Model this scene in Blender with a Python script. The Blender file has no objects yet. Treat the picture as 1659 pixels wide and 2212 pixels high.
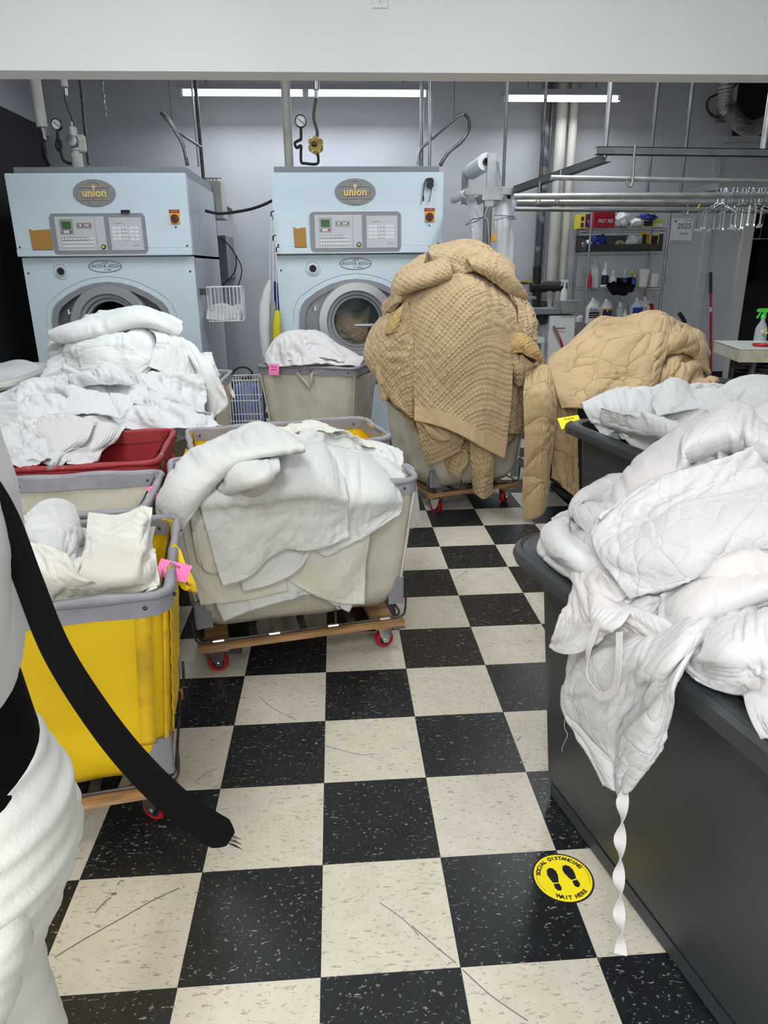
import bpy, bmesh, math, random
import numpy as np
from mathutils import Vector, Matrix, Euler
random.seed(7)
C = bpy.context.scene.collection
S = bpy.context.scene
PI = math.pi
# ---------------------------------------------------------------- camera
CP = np.array([.0760, -1.1182, 1.4478]); FPX = 1525.06
_p, _y, _r = .334194555, -.064369798, -.0110869216
_f = np.array([-math.sin(_y)*math.cos(_p), math.cos(_y)*math.cos(_p), -math.sin(_p)])
_ri = np.array([math.cos(_y), math.sin(_y), 0]); _u = np.cross(_ri, _f)
_r2 = _ri*math.cos(_r)+_u*math.sin(_r); _u2 = -_ri*math.sin(_r)+_u*math.cos(_r)
def ray(x, y): return _f+_r2*(x-829.5)/FPX-_u2*(y-1106)/FPX
def at(x, y, Y): d = ray(x, y); return Vector(CP+d*(Y-CP[1])/d[1])      # survey point seen at x,y standing at depth Y
def atz(x, y, Z): d = ray(x, y); return Vector(CP+d*(Z-CP[2])/d[2])
cam = bpy.data.cameras.new('camera'); co = bpy.data.objects.new('camera', cam); C.objects.link(co)
cam.sensor_fit = 'VERTICAL'; cam.sensor_height = 24; cam.lens = FPX/2212*24; cam.clip_start = .02
co.matrix_world = Matrix(((_r2[0], _u2[0], -_f[0], CP[0]), (_r2[1], _u2[1], -_f[1], CP[1]), (_r2[2], _u2[2], -_f[2], CP[2]), (0, 0, 0, 1)))
S.camera = co
# ---------------------------------------------------------------- world, lights, exposure
w = bpy.data.worlds.new('world'); S.world = w; w.use_nodes = True
w.node_tree.nodes['Background'].inputs[0].default_value = (.8, .87, 1, 1); w.node_tree.nodes['Background'].inputs[1].default_value = .07
S.view_settings.view_transform = 'Standard'; S.view_settings.look = 'None'; S.view_settings.gamma = 1
S.view_settings.use_curve_mapping = False; S.view_settings.exposure = 0.0
def area(name, loc, sx, sy, power, col, rot=(0, 0, 0), spread=PI):
    l = bpy.data.lights.new(name, 'AREA'); l.shape = 'RECTANGLE'; l.size = sx; l.size_y = sy; l.energy = power; l.color = col; l.spread = spread
    o = bpy.data.objects.new(name, l); C.objects.link(o); o.location = loc; o.rotation_euler = rot; return o
area('front_ceiling_light', (-.75, .45, 2.93), .55, 1.15, 24, (.97, .99, 1))
area('front_ceiling_light', (.95, .55, 2.93), .55, 1.15, 14, (.97, .99, 1))
area('front_ceiling_light', (-.3, -2.2, 2.93), .55, 1.15, 68, (.97, .99, 1))
for _y, _e in ((-4.0, 95), (-5.8, 105)):
    for _x in (-1.4, 1.6): area('rear_fill_light', (_x, _y, 2.93), .55, 1.15, _e, (.97, .99, 1))  # unseen fill lamps added behind the camera to brighten surfaces facing it
area('middle_ceiling_light', (-.9, 2.95, 3.3), .3, 1.6, 44, (.90, .96, 1))
area('middle_ceiling_light', (1.6, 2.95, 3.3), .3, 1.6, 54, (.93, .97, 1))
area('tube_light', (-.15, 6.72, 3.02), 2.4, .08, 36, (.88, .93, 1), (-.25, 0, 0))
area('tube_light', (2.45, 6.72, 3.0), 1.2, .08, 18, (.90, .95, 1), (-.25, 0, 0))
# ---------------------------------------------------------------- materials
MT = {}
class NG:
    def __init__(s, name):
        s.m = bpy.data.materials.new(name); s.m.use_nodes = True; s.t = s.m.node_tree; s.b = s.t.nodes['Principled BSDF']; MT[name] = s.m
    def n(s, typ, **k):
        nd = s.t.nodes.new(typ)
        for a, v in k.items():
            if a.startswith('i_'):
                key = a[2:]; key = int(key) if key.isdigit() else key.replace('_', ' ')
                if isinstance(v, tuple) and len(v) == 2 and hasattr(v[0], 'bl_idname'): s.t.links.new(v[0].outputs[v[1]], nd.inputs[key])
                else: nd.inputs[key].default_value = v
            else: setattr(nd, a, v)
        return nd
    def l(s, a, ao, b, bi): s.t.links.new(a.outputs[ao], b.inputs[bi])
    def math(s, op, a, b=None, clamp=False):
        nd = s.t.nodes.new('ShaderNodeMath'); nd.operation = op; nd.use_clamp = clamp
        for i, v in enumerate((a, b)):
            if v is None: continue
            if isinstance(v, tuple): s.t.links.new(v[0].outputs[v[1]], nd.inputs[i])
            else: nd.inputs[i].default_value = v
        return (nd, 0)
    def ramp(s, src, stops):
        r = s.t.nodes.new('ShaderNodeValToRGB'); s.t.links.new(src[0].outputs[src[1]], r.inputs[0]); e = r.color_ramp.elements
        while len(e) < len(stops): e.new(.5)
        for i, (p, c) in enumerate(stops):
            e[i].position = p; e[i].color = (c[0], c[1], c[2], 1) if isinstance(c, tuple) else (c, c, c, 1)
        return (r, 0)
    def mix(s, fac, a, b):
        nd = s.t.nodes.new('ShaderNodeMix'); nd.data_type = 'RGBA'
        for i, v in ((0, fac), (6, a), (7, b)):
            if isinstance(v, tuple) and len(v) == 2: s.t.links.new(v[0].outputs[v[1]], nd.inputs[i])
            elif i == 0: nd.inputs[0].default_value = v
            else: nd.inputs[i].default_value = (*v, 1)
        return (nd, 2)
    def bump(s, h, st, dist):
        nd = s.t.nodes.new('ShaderNodeBump'); nd.inputs['Strength'].default_value = st; nd.inputs['Distance'].default_value = dist
        s.t.links.new(h[0].outputs[h[1]], nd.inputs['Height']); s.t.links.new(nd.outputs[0], s.b.inputs['Normal']); return nd
    def base(s, c): s.t.links.new(c[0].outputs[c[1]], s.b.inputs['Base Color'])
def mat(name, col, rough=.5, metal=0, col2=None, scale=5, lo=.35, hi=.65, bump=None, trans=0, alpha=1, emit=0, detail=4, coat=0, sheen=0, stretch=None, ior=1.45):
    g = NG(name); b = g.b
    b.inputs['Base Color'].default_value = (*col, 1); b.inputs['Roughness'].default_value = rough; b.inputs['Metallic'].default_value = metal
    b.inputs['Transmission Weight'].default_value = trans; b.inputs['Alpha'].default_value = alpha; b.inputs['Coat Weight'].default_value = coat
    b.inputs['Sheen Weight'].default_value = sheen; b.inputs['IOR'].default_value = ior
    if emit: b.inputs['Emission Color'].default_value = (*col, 1); b.inputs['Emission Strength'].default_value = emit
    tc = g.n('ShaderNodeTexCoord'); src = (tc, 'Object')
    if stretch:
        mp = g.n('ShaderNodeMapping', i_Vector=src, i_Scale=stretch); src = (mp, 0)
    if col2:
        nz = g.n('ShaderNodeTexNoise', i_Vector=src, i_Scale=scale, i_Detail=detail); g.base(g.ramp((nz, 0), [(lo, col), (hi, col2)]))
    if bump:
        nz = g.n('ShaderNodeTexNoise', i_Vector=src, i_Scale=bump[0], i_Detail=5); g.bump((nz, 0), bump[1], bump[2])
    return g.m
mat('wall_white', (.72, .745, .755), .6, col2=(.69, .715, .725), scale=2.2, bump=(60, .15, .002))
mat('back_wall', (.56, .57, .61), .5, col2=(.48, .49, .525), scale=1.3, lo=.3, hi=.72, bump=(25, .2, .004))
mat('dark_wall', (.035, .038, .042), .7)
mat('black_void', (.008, .009, .012), .8)
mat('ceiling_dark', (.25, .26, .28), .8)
mat('grey_door', (.045, .047, .052), .5)
mat('jamb', (.62, .62, .60), .5)
mat('baseboard_black', (.012, .012, .013), .5)
mat('canvas', (.60, .565, .47), .85, col2=(.49, .45, .355), scale=6, lo=.42, hi=.78, bump=(300, .25, .001), detail=6)
mat('canvas_yellow', (.84, .56, .004), .55, col2=(.78, .51, .005), scale=5, bump=(350, .15, .001))
mat('canvas_red', (.36, .018, .025), .5, col2=(.30, .015, .02), scale=5, bump=(350, .15, .001))
mat('yellow_stain', (.60, .38, .02), .6, col2=(.80, .50, .01), scale=18, lo=.35, hi=.6, bump=(60, .5, .004))
mat('rim_grey', (.33, .32, .36), .48, col2=(.26, .255, .29), scale=12, bump=(40, .25, .003))
mat('rim_dirty', (.24, .24, .23), .7, col2=(.08, .08, .08), scale=30, lo=.4, hi=.7, bump=(50, .4, .003))
mat('rim_red', (.34, .03, .035), .55, col2=(.24, .20, .19), scale=9, lo=.60, hi=.66, bump=(50, .4, .003))
mat('patch', (.24, .235, .26), .6, bump=(60, .2, .002))
mat('wood', (.46, .27, .12), .6, col2=(.28, .15, .065), scale=9, stretch=(1, 9, 9), bump=(40, .2, .002))
mat('steel_dark', (.05, .048, .046), .5, .6, col2=(.11, .10, .095), scale=20)
mat('zinc', (.62, .63, .64), .3, 1)
mat('galv', (.42, .43, .44), .38, .9, col2=(.30, .31, .32), scale=10)
mat('strut', (.16, .165, .17), .45, .5, col2=(.11, .115, .12), scale=6)
mat('chrome', (.75, .76, .77), .15, 1)
mat('red_wheel', (.42, .012, .015), .35)
mat('black_rubber', (.012, .012, .012), .6)
mat('black_plastic', (.015, .015, .017), .4)
mat('truck_grey', (.047, .052, .057), .42, col2=(.038, .042, .046), scale=4, bump=(120, .12, .001))
mat('truck_light', (.50, .49, .46), .5)
mat('machine_white', (.60, .70, .765), .3, col2=(.575, .68, .75), scale=2, coat=.2)
mat('machine_side', (.50, .53, .58), .4)
mat('machine_grey', (.24, .25, .27), .4)
mat('machine_mid', (.30, .31, .33), .35, .3)
mat('machine_dark', (.11, .115, .12), .4)
mat('ring_metal', (.50, .51, .53), .32, .6)
mat('panel_light', (.52, .53, .56), .4)
mat('panel_pale', (.72, .73, .74), .5)
mat('lcd', (.03, .12, .04), .2)
mat('gold', (.72, .55, .22), .4)
mat('gold_line', (.42, .36, .20), .4)
mat('logo_grey', (.25, .25, .265), .4)
mat('ink', (.01, .01, .012), .6)
mat('ink_blue', (.03, .05, .30), .6)
mat('print_grey', (.14, .15, .16), .5)
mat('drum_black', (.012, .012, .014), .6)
mat('glass_door', (.12, .14, .14), .04, alpha=.16)
mat('envelope', (.42, .22, .05), .7, bump=(30, .2, .002))
mat('red_paint', (.40, .02, .012), .4)
mat('switch_yellow', (.75, .38, .03), .4)
mat('switch_knob', (.10, .01, .01), .35)
mat('green_btn', (.05, .3, .15), .3); mat('red_btn', (.45, .02, .02), .3); mat('white_btn', (.8, .8, .8), .3); mat('yellow_btn', (.55, .55, .08), .3)
mat('pink_paper', (.95, .22, .48), .7)
mat('yellow_paper', (.98, .78, .01), .7)
mat('white_paper', (.80, .82, .84), .6)
mat('pipe_white', (.50, .48, .44), .6, col2=(.38, .34, .28), scale=7, lo=.55, hi=.8, stretch=(1, 1, .35))
mat('pipe_wrap', (.62, .62, .58), .6, col2=(.42, .40, .36), scale=6, stretch=(1, 1, .4))
mat('pipe_dark', (.05, .055, .065), .5, col2=(.22, .23, .25), scale=9, lo=.5, hi=.7)
mat('brass', (.38, .28, .06), .45, .5, col2=(.20, .14, .03), scale=20)
mat('tube_on', (1, 1, 1), .5, emit=4)
mat('fixture', (.45, .46, .5), .5)
mat('film', (.8, .82, .85), .25, alpha=.42, bump=(18, .6, .02), stretch=(3, 3, .3))
mat('film_roll', (.74, .76, .78), .3, col2=(.6, .62, .65), scale=8)
mat('net_white', (.62, .63, .62), .8); mat('net_blue', (.01, .03, .16), .8); mat('net_yellow', (.60, .55, .02), .8); mat('net_grey', (.30, .28, .28), .8)
mat('wire_white', (.75, .76, .76), .4)
mat('blue_plastic', (.01, .06, .30), .4)
mat('box_grey', (.42, .42, .38), .5); mat('meter_grey', (.20, .21, .23), .5)
mat('foil', (.60, .60, .58), .28, .9, bump=(55, .9, .01))
mat('hdpe', (.72, .72, .68), .4); mat('hdpe_clear', (.62, .65, .65), .3, alpha=.55); mat('hdpe_blue', (.55, .60, .75), .35)
mat('label_blue', (.02, .04, .22), .5); mat('label_orange', (.55, .27, .02), .5); mat('label_navy', (.02, .015, .06), .5)
mat('red_box', (.42, .01, .03), .4); mat('purple', (.05, .02, .12), .5); mat('box_yellow', (.75, .62, .05), .5)
mat('smoke_bin', (.05, .05, .05), .3, alpha=.72)
mat('green_plastic', (.08, .60, .05), .35)
mat('clear_pet', (.75, .8, .8), .12, alpha=.35)
mat('table_top', (.62, .62, .60), .5); mat('table_edge', (.42, .38, .30), .6, col2=(.55, .5, .4), scale=20)
mat('cream_bag', (.45, .38, .28), .8); mat('black_cloth', (.005, .005, .0055), .9)
MT['black_cloth'].node_tree.nodes['Principled BSDF'].inputs['Specular IOR Level'].default_value = .08
mat('skin', (.55, .34, .25), .5); mat('hair', (.03, .02, .015), .6)
def fabric(name, col, col2=None, kind='plain', hem=True, st=.5, tint_scale=3, tint=(.45, .7)):
    g = NG(name); b = g.b; b.inputs['Roughness'].default_value = .9; b.inputs['Sheen Weight'].default_value = .15
    b.inputs['Base Color'].default_value = (*col, 1)
    uv = g.n('ShaderNodeUVMap'); tc = g.n('ShaderNodeTexCoord'); sx = g.n('ShaderNodeSeparateXYZ', i_0=(uv, 0))
    if col2:
        nz = g.n('ShaderNodeTexNoise', i_Vector=(tc, 'Object'), i_Scale=tint_scale, i_Detail=3); g.base(g.ramp((nz, 0), [(tint[0], col), (tint[1], col2)]))
    h = None
    if kind == 'towel':
        nz = g.n('ShaderNodeTexNoise', i_Vector=(tc, 'Object'), i_Scale=260, i_Detail=3); n2 = g.n('ShaderNodeTexNoise', i_Vector=(tc, 'Object'), i_Scale=45, i_Detail=4)
        h = g.math('ADD', g.math('MULTIPLY', (nz, 0), .0022), g.math('MULTIPLY', (n2, 0), .006))
    elif kind == 'diamond':
        nd = g.n('ShaderNodeTexNoise', i_Vector=(uv, 0), i_Scale=9, i_Detail=2)
        def tri(a, bb, cell):
            q = g.math('ADD', g.math('ADD', g.math('MULTIPLY', (sx, 0), a/cell), g.math('MULTIPLY', (sx, 1), bb/cell)), g.math('MULTIPLY', (nd, 0), .7))
            q = g.math('ABSOLUTE', g.math('SUBTRACT', g.math('FRACT', q), .5)); return g.math('POWER', g.math('MULTIPLY', g.math('SUBTRACT', .5, q), 2), .5)
        t1, t2, t3 = tri(.62, .78, .022), tri(-.80, .60, .026), tri(.62, .78, .066)
        m = g.math('MULTIPLY', t1, g.math('MULTIPLY', t2, t3)); h = g.math('MULTIPLY', m, .011)
    elif kind in ('cells', 'vermicelli'):
        sc, amp = (5.0, .018) if kind == 'cells' else (15, .0028)
        v = g.n('ShaderNodeTexVoronoi', i_Vector=(uv, 0), i_Scale=sc, feature='DISTANCE_TO_EDGE')
        cl = g.math('POWER', g.math('MINIMUM', g.math('MULTIPLY', (v, 0), 5), 1), .45)
        nz = g.n('ShaderNodeTexNoise', i_Vector=(uv, 0), i_Scale=22, i_Detail=3)
        h = g.math('ADD', g.math('MULTIPLY', cl, amp), g.math('MULTIPLY', (nz, 0), .009))
    else:
        nz = g.n('ShaderNodeTexNoise', i_Vector=(uv, 0), i_Scale=14, i_Detail=5, i_Roughness=.55); h = g.math('MULTIPLY', (nz, 0), .012)
    if hem:
        at_ = g.n('ShaderNodeAttribute', attribute_name='edge')
        d = g.math('ABSOLUTE', g.math('SUBTRACT', (at_, 2), .022)); d = g.math('MULTIPLY', g.math('LESS_THAN', d, .003), -.004)
        h = g.math('ADD', h, d)
    g.bump(h, st, 1.0)
    return g.m
fabric('towel', (.69, .70, .69), (.66, .66, .63), 'towel', st=.55)
fabric('towel_aged', (.69, .67, .60), (.66, .62, .49), 'towel', st=.55)
fabric('sheet', (.63, .63, .63), (.60, .60, .615), 'plain', st=.6)
fabric('sheet_cream', (.75, .73, .675), (.73, .705, .59), 'plain', st=.5)
fabric('quilt_tan', (.50, .36, .20), (.44, .315, .17), 'diamond', st=.85)
fabric('quilt_gold', (.53, .34, .12), (.47, .31, .14), 'diamond', st=.8)
fabric('quilt_plain', (.53, .38, .20), (.46, .32, .165), 'cells', st=.75)
fabric('quilt_band', (.50, .36, .20), None, 'plain', st=.4)
fabric('quilt_white', (.60, .59, .59), (.575, .565, .575), 'vermicelli', st=.7)
fabric('lining_white', (.62, .59, .585), (.60, .59, .595), 'plain', st=.5)
fabric('knit', (.74, .74, .70), None, 'towel', hem=False, st=.2); fabric('shirt', (.66, .68, .69), None, 'plain', hem=False, st=.3)
g = NG('floor_checker')
def tilemat(name, base, base2, fleck, lo, hi, g=None, thr=(.60, .66)):
    g = NG(name); g.b.inputs['Roughness'].default_value = .32; g.b.inputs['Specular IOR Level'].default_value = .4
    ge = g.n('ShaderNodeNewGeometry'); mp = g.n('ShaderNodeMapping', i_Vector=(ge, 'Position'), i_Scale=(45, 140, 1))
    nz = g.n('ShaderNodeTexNoise', i_Vector=(mp, 0), i_Scale=1, i_Detail=3, i_Distortion=.8)
    n2 = g.n('ShaderNodeTexNoise', i_Vector=(ge, 'Position'), i_Scale=14, i_Detail=5)
    n3 = g.n('ShaderNodeTexNoise', i_Vector=(ge, 'Position'), i_Scale=90, i_Detail=1)
    c = g.ramp((n2, 0), [(lo, base), (hi, base2)]); f = g.ramp((nz, 0), [(thr[0], 0.), (thr[1], 1.)]); f2 = g.ramp((n3, 0), [(.66, 0.), (.72, 1.)])
    c = g.mix(g.math('MULTIPLY', f, .8), c, fleck); c = g.mix(g.math('MULTIPLY', f2, .45), c, fleck)
    wv = g.n('ShaderNodeTexNoise', i_Vector=(ge, 'Position'), i_Scale=1.3, i_Detail=2)
    vv = g.n('ShaderNodeTexVoronoi', i_Vector=(ge, 'Position'), i_Scale=2.4, feature='DISTANCE_TO_EDGE'); sc = g.math('MULTIPLY', g.math('LESS_THAN', (vv, 0), .006), g.math('GREATER_THAN', (wv, 0), .52))
    g.base(c); return g
tilemat('tile_cream', (.60, .55, .46), (.54, .495, .41), (.30, .26, .21), .35, .7)
tilemat('tile_black', (.010, .011, .013), (.014, .016, .018), (.34, .34, .31), .35, .7, thr=(.655, .70))
def checker():
    g = NG('checker'); ge = g.n('ShaderNodeNewGeometry'); g.b.inputs['Roughness'].default_value = .4
    mp = g.n('ShaderNodeMapping', i_Vector=(ge, 'Position'), i_Scale=(1/.3048, 1/.3048, 0), i_Location=(0, 0, .5))
    ck = g.n('ShaderNodeTexChecker', i_Vector=(mp, 0), i_Scale=1, i_Color1=(.011, .012, .014, 1), i_Color2=(.57, .52, .43, 1)); g.base((ck, 0))
checker()
# ---------------------------------------------------------------- mesh builder
class MB:
    def __init__(s): s.bm = bmesh.new(); s.M = Matrix()
    def _add(s, vs, fs):
        v = [s.bm.verts.new(s.M @ Vector(p)) for p in vs]; out = []
        for f in fs:
            try: out.append(s.bm.faces.new([v[i] for i in f]))
            except ValueError: pass
        return v
    def box(s, a, b, bev=0):
        a, b = [min(p, q) for p, q in zip(a, b)], [max(p, q) for p, q in zip(a, b)]
        v = s._add([(x, y, z) for x in (a[0], b[0]) for y in (a[1], b[1]) for z in (a[2], b[2])],
                   [(0, 1, 3, 2), (4, 6, 7, 5), (0, 4, 5, 1), (2, 3, 7, 6), (0, 2, 6, 4), (1, 5, 7, 3)])
        if bev:
            es = list({e for q in v for e in q.link_edges}); bmesh.ops.bevel(s.bm, geom=es, offset=bev, segments=2, affect='EDGES')
        return s
    def tube(s, pts, r, n=10, caps=True, closed=False):
        pts = [Vector(p) for p in pts]; rings = []; rs = r if isinstance(r, (list, tuple)) else [r]*len(pts); N = len(pts); pn = None
        for i, p in enumerate(pts):
            if closed: t = pts[(i+1) % N]-pts[i-1]
            else: t = pts[min(i+1, N-1)]-pts[max(i-1, 0)]
            t.normalize()
            if pn is None: pn = t.orthogonal().normalized()
            else: pn = (pn-t*pn.dot(t)).normalized()
            bn = t.cross(pn); rings.append([p+(pn*math.cos(2*PI*k/n)+bn*math.sin(2*PI*k/n))*rs[i] for k in range(n)])
        vs = [q for rg in rings for q in rg]; fs = []
        for i in range(N if closed else N-1):
            j = (i+1) % N
            for k in range(n): fs.append((i*n+k, i*n+(k+1) % n, j*n+(k+1) % n, j*n+k))
        if caps and not closed: fs += [tuple(range(n))[::-1], tuple((N-1)*n+k for k in range(n))]
        s._add(vs, fs); return s
    def lathe(s, prof, c=(0, 0, 0), axis='z', n=24):
        vs = []; fs = []; m = len(prof)
        for k in range(n):
            a = 2*PI*k/n
            for r, z in prof:
                x, y = r*math.cos(a), r*math.sin(a)
                p = (x, y, z) if axis == 'z' else ((x, z, y) if axis == 'y' else (z, x, y)); vs.append((p[0]+c[0], p[1]+c[1], p[2]+c[2]))
        for k in range(n):
            for i in range(m-1): fs.append((k*m+i, ((k+1) % n)*m+i, ((k+1) % n)*m+i+1, k*m+i+1))
        s._add(vs, fs); bmesh.ops.remove_doubles(s.bm, verts=s.bm.verts, dist=1e-6); return s
    def prism(s, out, y0, y1, plane='xz'):
        n = len(out); f = (lambda a, b, c: (a, c, b)) if plane == 'xz' else ((lambda a, b, c: (a, b, c)) if plane == 'xy' else (lambda a, b, c: (c, a, b)))
        vs = [f(a, b, y0) for a, b in out]+[f(a, b, y1) for a, b in out]
        s._add(vs, [tuple(range(n)), tuple(range(2*n-1, n-1, -1))]+[(i, (i+1) % n, n+(i+1) % n, n+i) for i in range(n)]); return s
    def frame(s, outer, inner, y0, y1):      # ring between two outlines with same count, in xz plane
        n = len(outer); vs = [(a, y0, b) for a, b in outer]+[(a, y0, b) for a, b in inner]+[(a, y1, b) for a, b in outer]+[(a, y1, b) for a, b in inner]; fs = []
        for i in range(n):
            j = (i+1) % n; fs += [(i, j, n+j, n+i), (2*n+i, 3*n+i, 3*n+j, 2*n+j), (i, 2*n+i, 2*n+j, j), (n+i, n+j, 3*n+j, 3*n+i)]
        s._add(vs, fs); return s
    def sph(s, c, r, n=12):
        r = r if isinstance(r, (tuple, list)) else (r, r, r)
        bmesh.ops.create_uvsphere(s.bm, u_segments=n, v_segments=max(6, n//2), radius=1, matrix=s.M @ Matrix.Translation(c) @ Matrix.Diagonal((*r, 1))); return s
    def text(s, body, size, c, M=None, ext=.0008, align='CENTER', xs=1, sp=1, off=0):
        cu = bpy.data.curves.new('t', 'FONT'); cu.body = body; cu.size = size; cu.align_x = align; cu.align_y = 'CENTER'; cu.extrude = ext; cu.space_character = sp; cu.resolution_u = 2; cu.offset = off
        o = bpy.data.objects.new('t', cu); me = bpy.data.meshes.new_from_object(o)
        R = s.M @ Matrix.Translation(c) @ (M if M is not None else Matrix.Rotation(PI/2, 4, 'X')) @ Matrix.Diagonal((xs, 1, 1, 1))
        vs = [s.bm.verts.new(R @ v.co) for v in me.vertices]
        for p in me.polygons:
            try: s.bm.faces.new([vs[i] for i in p.vertices])
            except ValueError: pass
        bpy.data.objects.remove(o); bpy.data.curves.remove(cu); bpy.data.meshes.remove(me); return s
    def build(s, name, m, parent=None, smooth=None, angle=.7):
        bmesh.ops.recalc_face_normals(s.bm, faces=s.bm.faces)
        me = bpy.data.meshes.new(name); s.bm.to_mesh(me); s.bm.free(); me.materials.append(MT[m])
        if smooth is not False:
            for p in me.polygons: p.use_smooth = True
            me.set_sharp_from_angle(angle=angle)
        o = bpy.data.objects.new(name, me); C.objects.link(o)
        if parent: o.parent = parent
        return o
def tag(o, label, cat, group=None, kind=None):
    if label: o['label'] = label
    if cat: o['category'] = cat
    if group: o['group'] = group
    if kind: o['kind'] = kind
    return o
def thing(name, label, cat, loc=(0, 0, 0), rz=0, group=None):
    o = bpy.data.objects.new(name, None); o.empty_display_size = .05; C.objects.link(o); o.location = loc; o.rotation_euler = (0, 0, rz); return tag(o, label, cat, group)
def struct(o): o['kind'] = 'structure'; return o
def rrect(w, d, r, n=6, cx=0, cy=0):
    out = []
    for qx, qy, a0 in ((1, 1, 0), (-1, 1, PI/2), (-1, -1, PI), (1, -1, 1.5*PI)):
        for k in range(n+1):
            a = a0+PI/2*k/n; out.append((cx+qx*(w/2-r)+r*math.cos(a), cy+qy*(d/2-r)+r*math.sin(a)))
    return out
def ell(cx, cy, a, b, n=40, t0=0, t1=2*PI): return [(cx+a*math.cos(t0+(t1-t0)*k/n), cy+b*math.sin(t0+(t1-t0)*k/n)) for k in range(n)]
def smooth_path(pts, k=8):
    P = [Vector(p) for p in pts]; out = []
    for i in range(len(P)-1):
        a, b, c, d = P[max(i-1, 0)], P[i], P[i+1], P[min(i+2, len(P)-1)]
        for j in range(k):
            t = j/k; out.append(.5*((2*b)+(c-a)*t+(2*a-5*b+4*c-d)*t*t+(3*b-a-3*c+d)*t**3))
    return out+[P[-1]]
# ================================================================ SETTING
YW = 7.3
fl = struct(MB().box((-4, -7.2, -.06), (9.5, 11, -.004)).build('floor', 'checker', smooth=False))
T = .3048
def proj(P):
    d = np.array(P)-CP; ww = d@_f; return (829.5+FPX*(d@_r2)/ww, 1106-FPX*(d@_u2)/ww, ww)
cells = []
for i in range(-9, 20):
    for j in range(-4, 24):
        c = proj((i*T+T/2, j*T+T/2, 0))
        if c[2] > .1 and -260 < c[0] < 1920 and c[1] < 2500: cells.append((c[2], i, j))
cells.sort(); tm = {}
for nm in ('tile_cream', 'tile_black'):
    o = MB().box((.0006, .0006, -.004), (T-.0006, T-.0006, 0)).build('tile', nm, smooth=False); tm[nm] = o.data; bpy.data.objects.remove(o)
for _, i, j in cells[:300]:
    o = bpy.data.objects.new('floor_tile', tm['tile_cream' if (i+j) % 2 else 'tile_black'] if False else tm['tile_black' if (i+j) % 2 else 'tile_cream']); C.objects.link(o); o.location = (i*T, j*T, 0); o.parent = fl
struct(MB().box((-4, YW, 0), (4.78, YW+.15, 4.2)).build('wall_back', 'back_wall', smooth=False))
struct(MB().box((4.78, YW, 2.08), (9.5, YW+.15, 2.72)).build('wall_back_lintel', 'back_wall', smooth=False))
struct(MB().box((4.42, YW-.06, 2.70), (9.5, YW+.02, 2.76)).build('trim_1', 'back_wall', smooth=False))
struct(MB().box((4.50, YW-.012, 2.76), (9.5, YW+.01, 4.2)).build('wall_back_shade_sheet', 'black_void', smooth=False))  # black sheet on the wall: darkness of the upper opening put into colour
struct(MB().box((4.78, YW-.03, 0.02), (4.90, YW+.17, 2.08)).build('trim_2', 'jamb', smooth=False))
struct(MB().box((-4, YW-.015, 0), (4.78, YW, .2)).build('baseboard_back', 'baseboard_black', smooth=False))
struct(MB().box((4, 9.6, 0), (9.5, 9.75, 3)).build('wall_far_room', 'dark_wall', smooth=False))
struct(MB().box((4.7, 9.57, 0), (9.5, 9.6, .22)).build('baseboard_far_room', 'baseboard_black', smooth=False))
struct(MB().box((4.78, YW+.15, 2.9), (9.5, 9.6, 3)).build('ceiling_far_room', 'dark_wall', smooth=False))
struct(MB().box((-4, 2.1, 2.178), (9.5, 2.235, 4.2)).build('wall_header', 'wall_white', smooth=False))
struct(MB().box((-4, -7.2, 2.96), (9.5, 2.1, 3.06)).build('ceiling_front', 'wall_white', smooth=False))
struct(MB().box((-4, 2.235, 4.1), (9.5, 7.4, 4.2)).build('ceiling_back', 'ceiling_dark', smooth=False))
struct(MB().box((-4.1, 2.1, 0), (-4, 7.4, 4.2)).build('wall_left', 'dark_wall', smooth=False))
struct(MB().box((-4.1, -7.2, 0), (-4, 2.1, 3.06)).build('wall_left_front', 'wall_white', smooth=False))
struct(MB().box((9.4, -7.2, 0), (9.5, 11, 4.2)).build('wall_right', 'wall_white', smooth=False))
struct(MB().box((-4, -7.3, 0), (9.5, -7.2, 3.06)).build('wall_front', 'wall_white', smooth=False))
struct(MB().box((-4, 4.4, 2.755), (-2.8, 7.3, 3.9)).build('wall_left_bulkhead', 'back_wall', smooth=False))
x = at(1455, 500, YW).x+.46; struct(MB().box((4.33, YW-.02, .2), (4.41, YW, 2.70)).build('trim_3', 'back_wall', smooth=False))
# ================================================================ CANVAS BASKET TRUCKS
def caster(root, x, y, ang, n):
    # a braked swivel caster: fork, pedal and wheel
    R = Matrix.Translation((x, y, 0)) @ Matrix.Rotation(ang, 4, 'Z')
    m = MB(); m.M = R; m.box((-.04, -.035, .094), (.05, .035, .099), .001)
    for sy in (-1, 1): m.prism([(-.03, .094), (.03, .094), (.025, .06), (.012, .026), (-.006, .026), (-.022, .06)], sy*.022-.0012, sy*.022+.0012)
    m.tube([(.0, -.027, .037), (0, .027, .037)], .006, 8)
    c = m.build('caster', 'zinc', root)
    m = MB(); m.M = R; m.lathe([(.018, -.015), (.034, -.015), (.0375, -.008), (.0375, .008), (.034, .015), (.018, .015)], (0, 0, .0375), 'y', 20)
    m.build('wheel', 'red_wheel', c)
    m = MB(); m.M = R; m.lathe([(0, -.0155), (.024, -.0155), (.024, .0155), (0, .0155)], (0, 0, .0375), 'y', 16); m.build('wheel_hub', 'black_rubber', c)
    m = MB(); m.M = R
    for k in (-.016, -.005, .006, .016): m.box((.045, k-.0025, .074), (.085, k+.0025, .078))
    m.box((.04, -.022, .074), (.048, .022, .078)); m.box((.083, -.022, .074), (.089, .022, .078)); m.build('brake_pedal', 'zinc', c)
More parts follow.
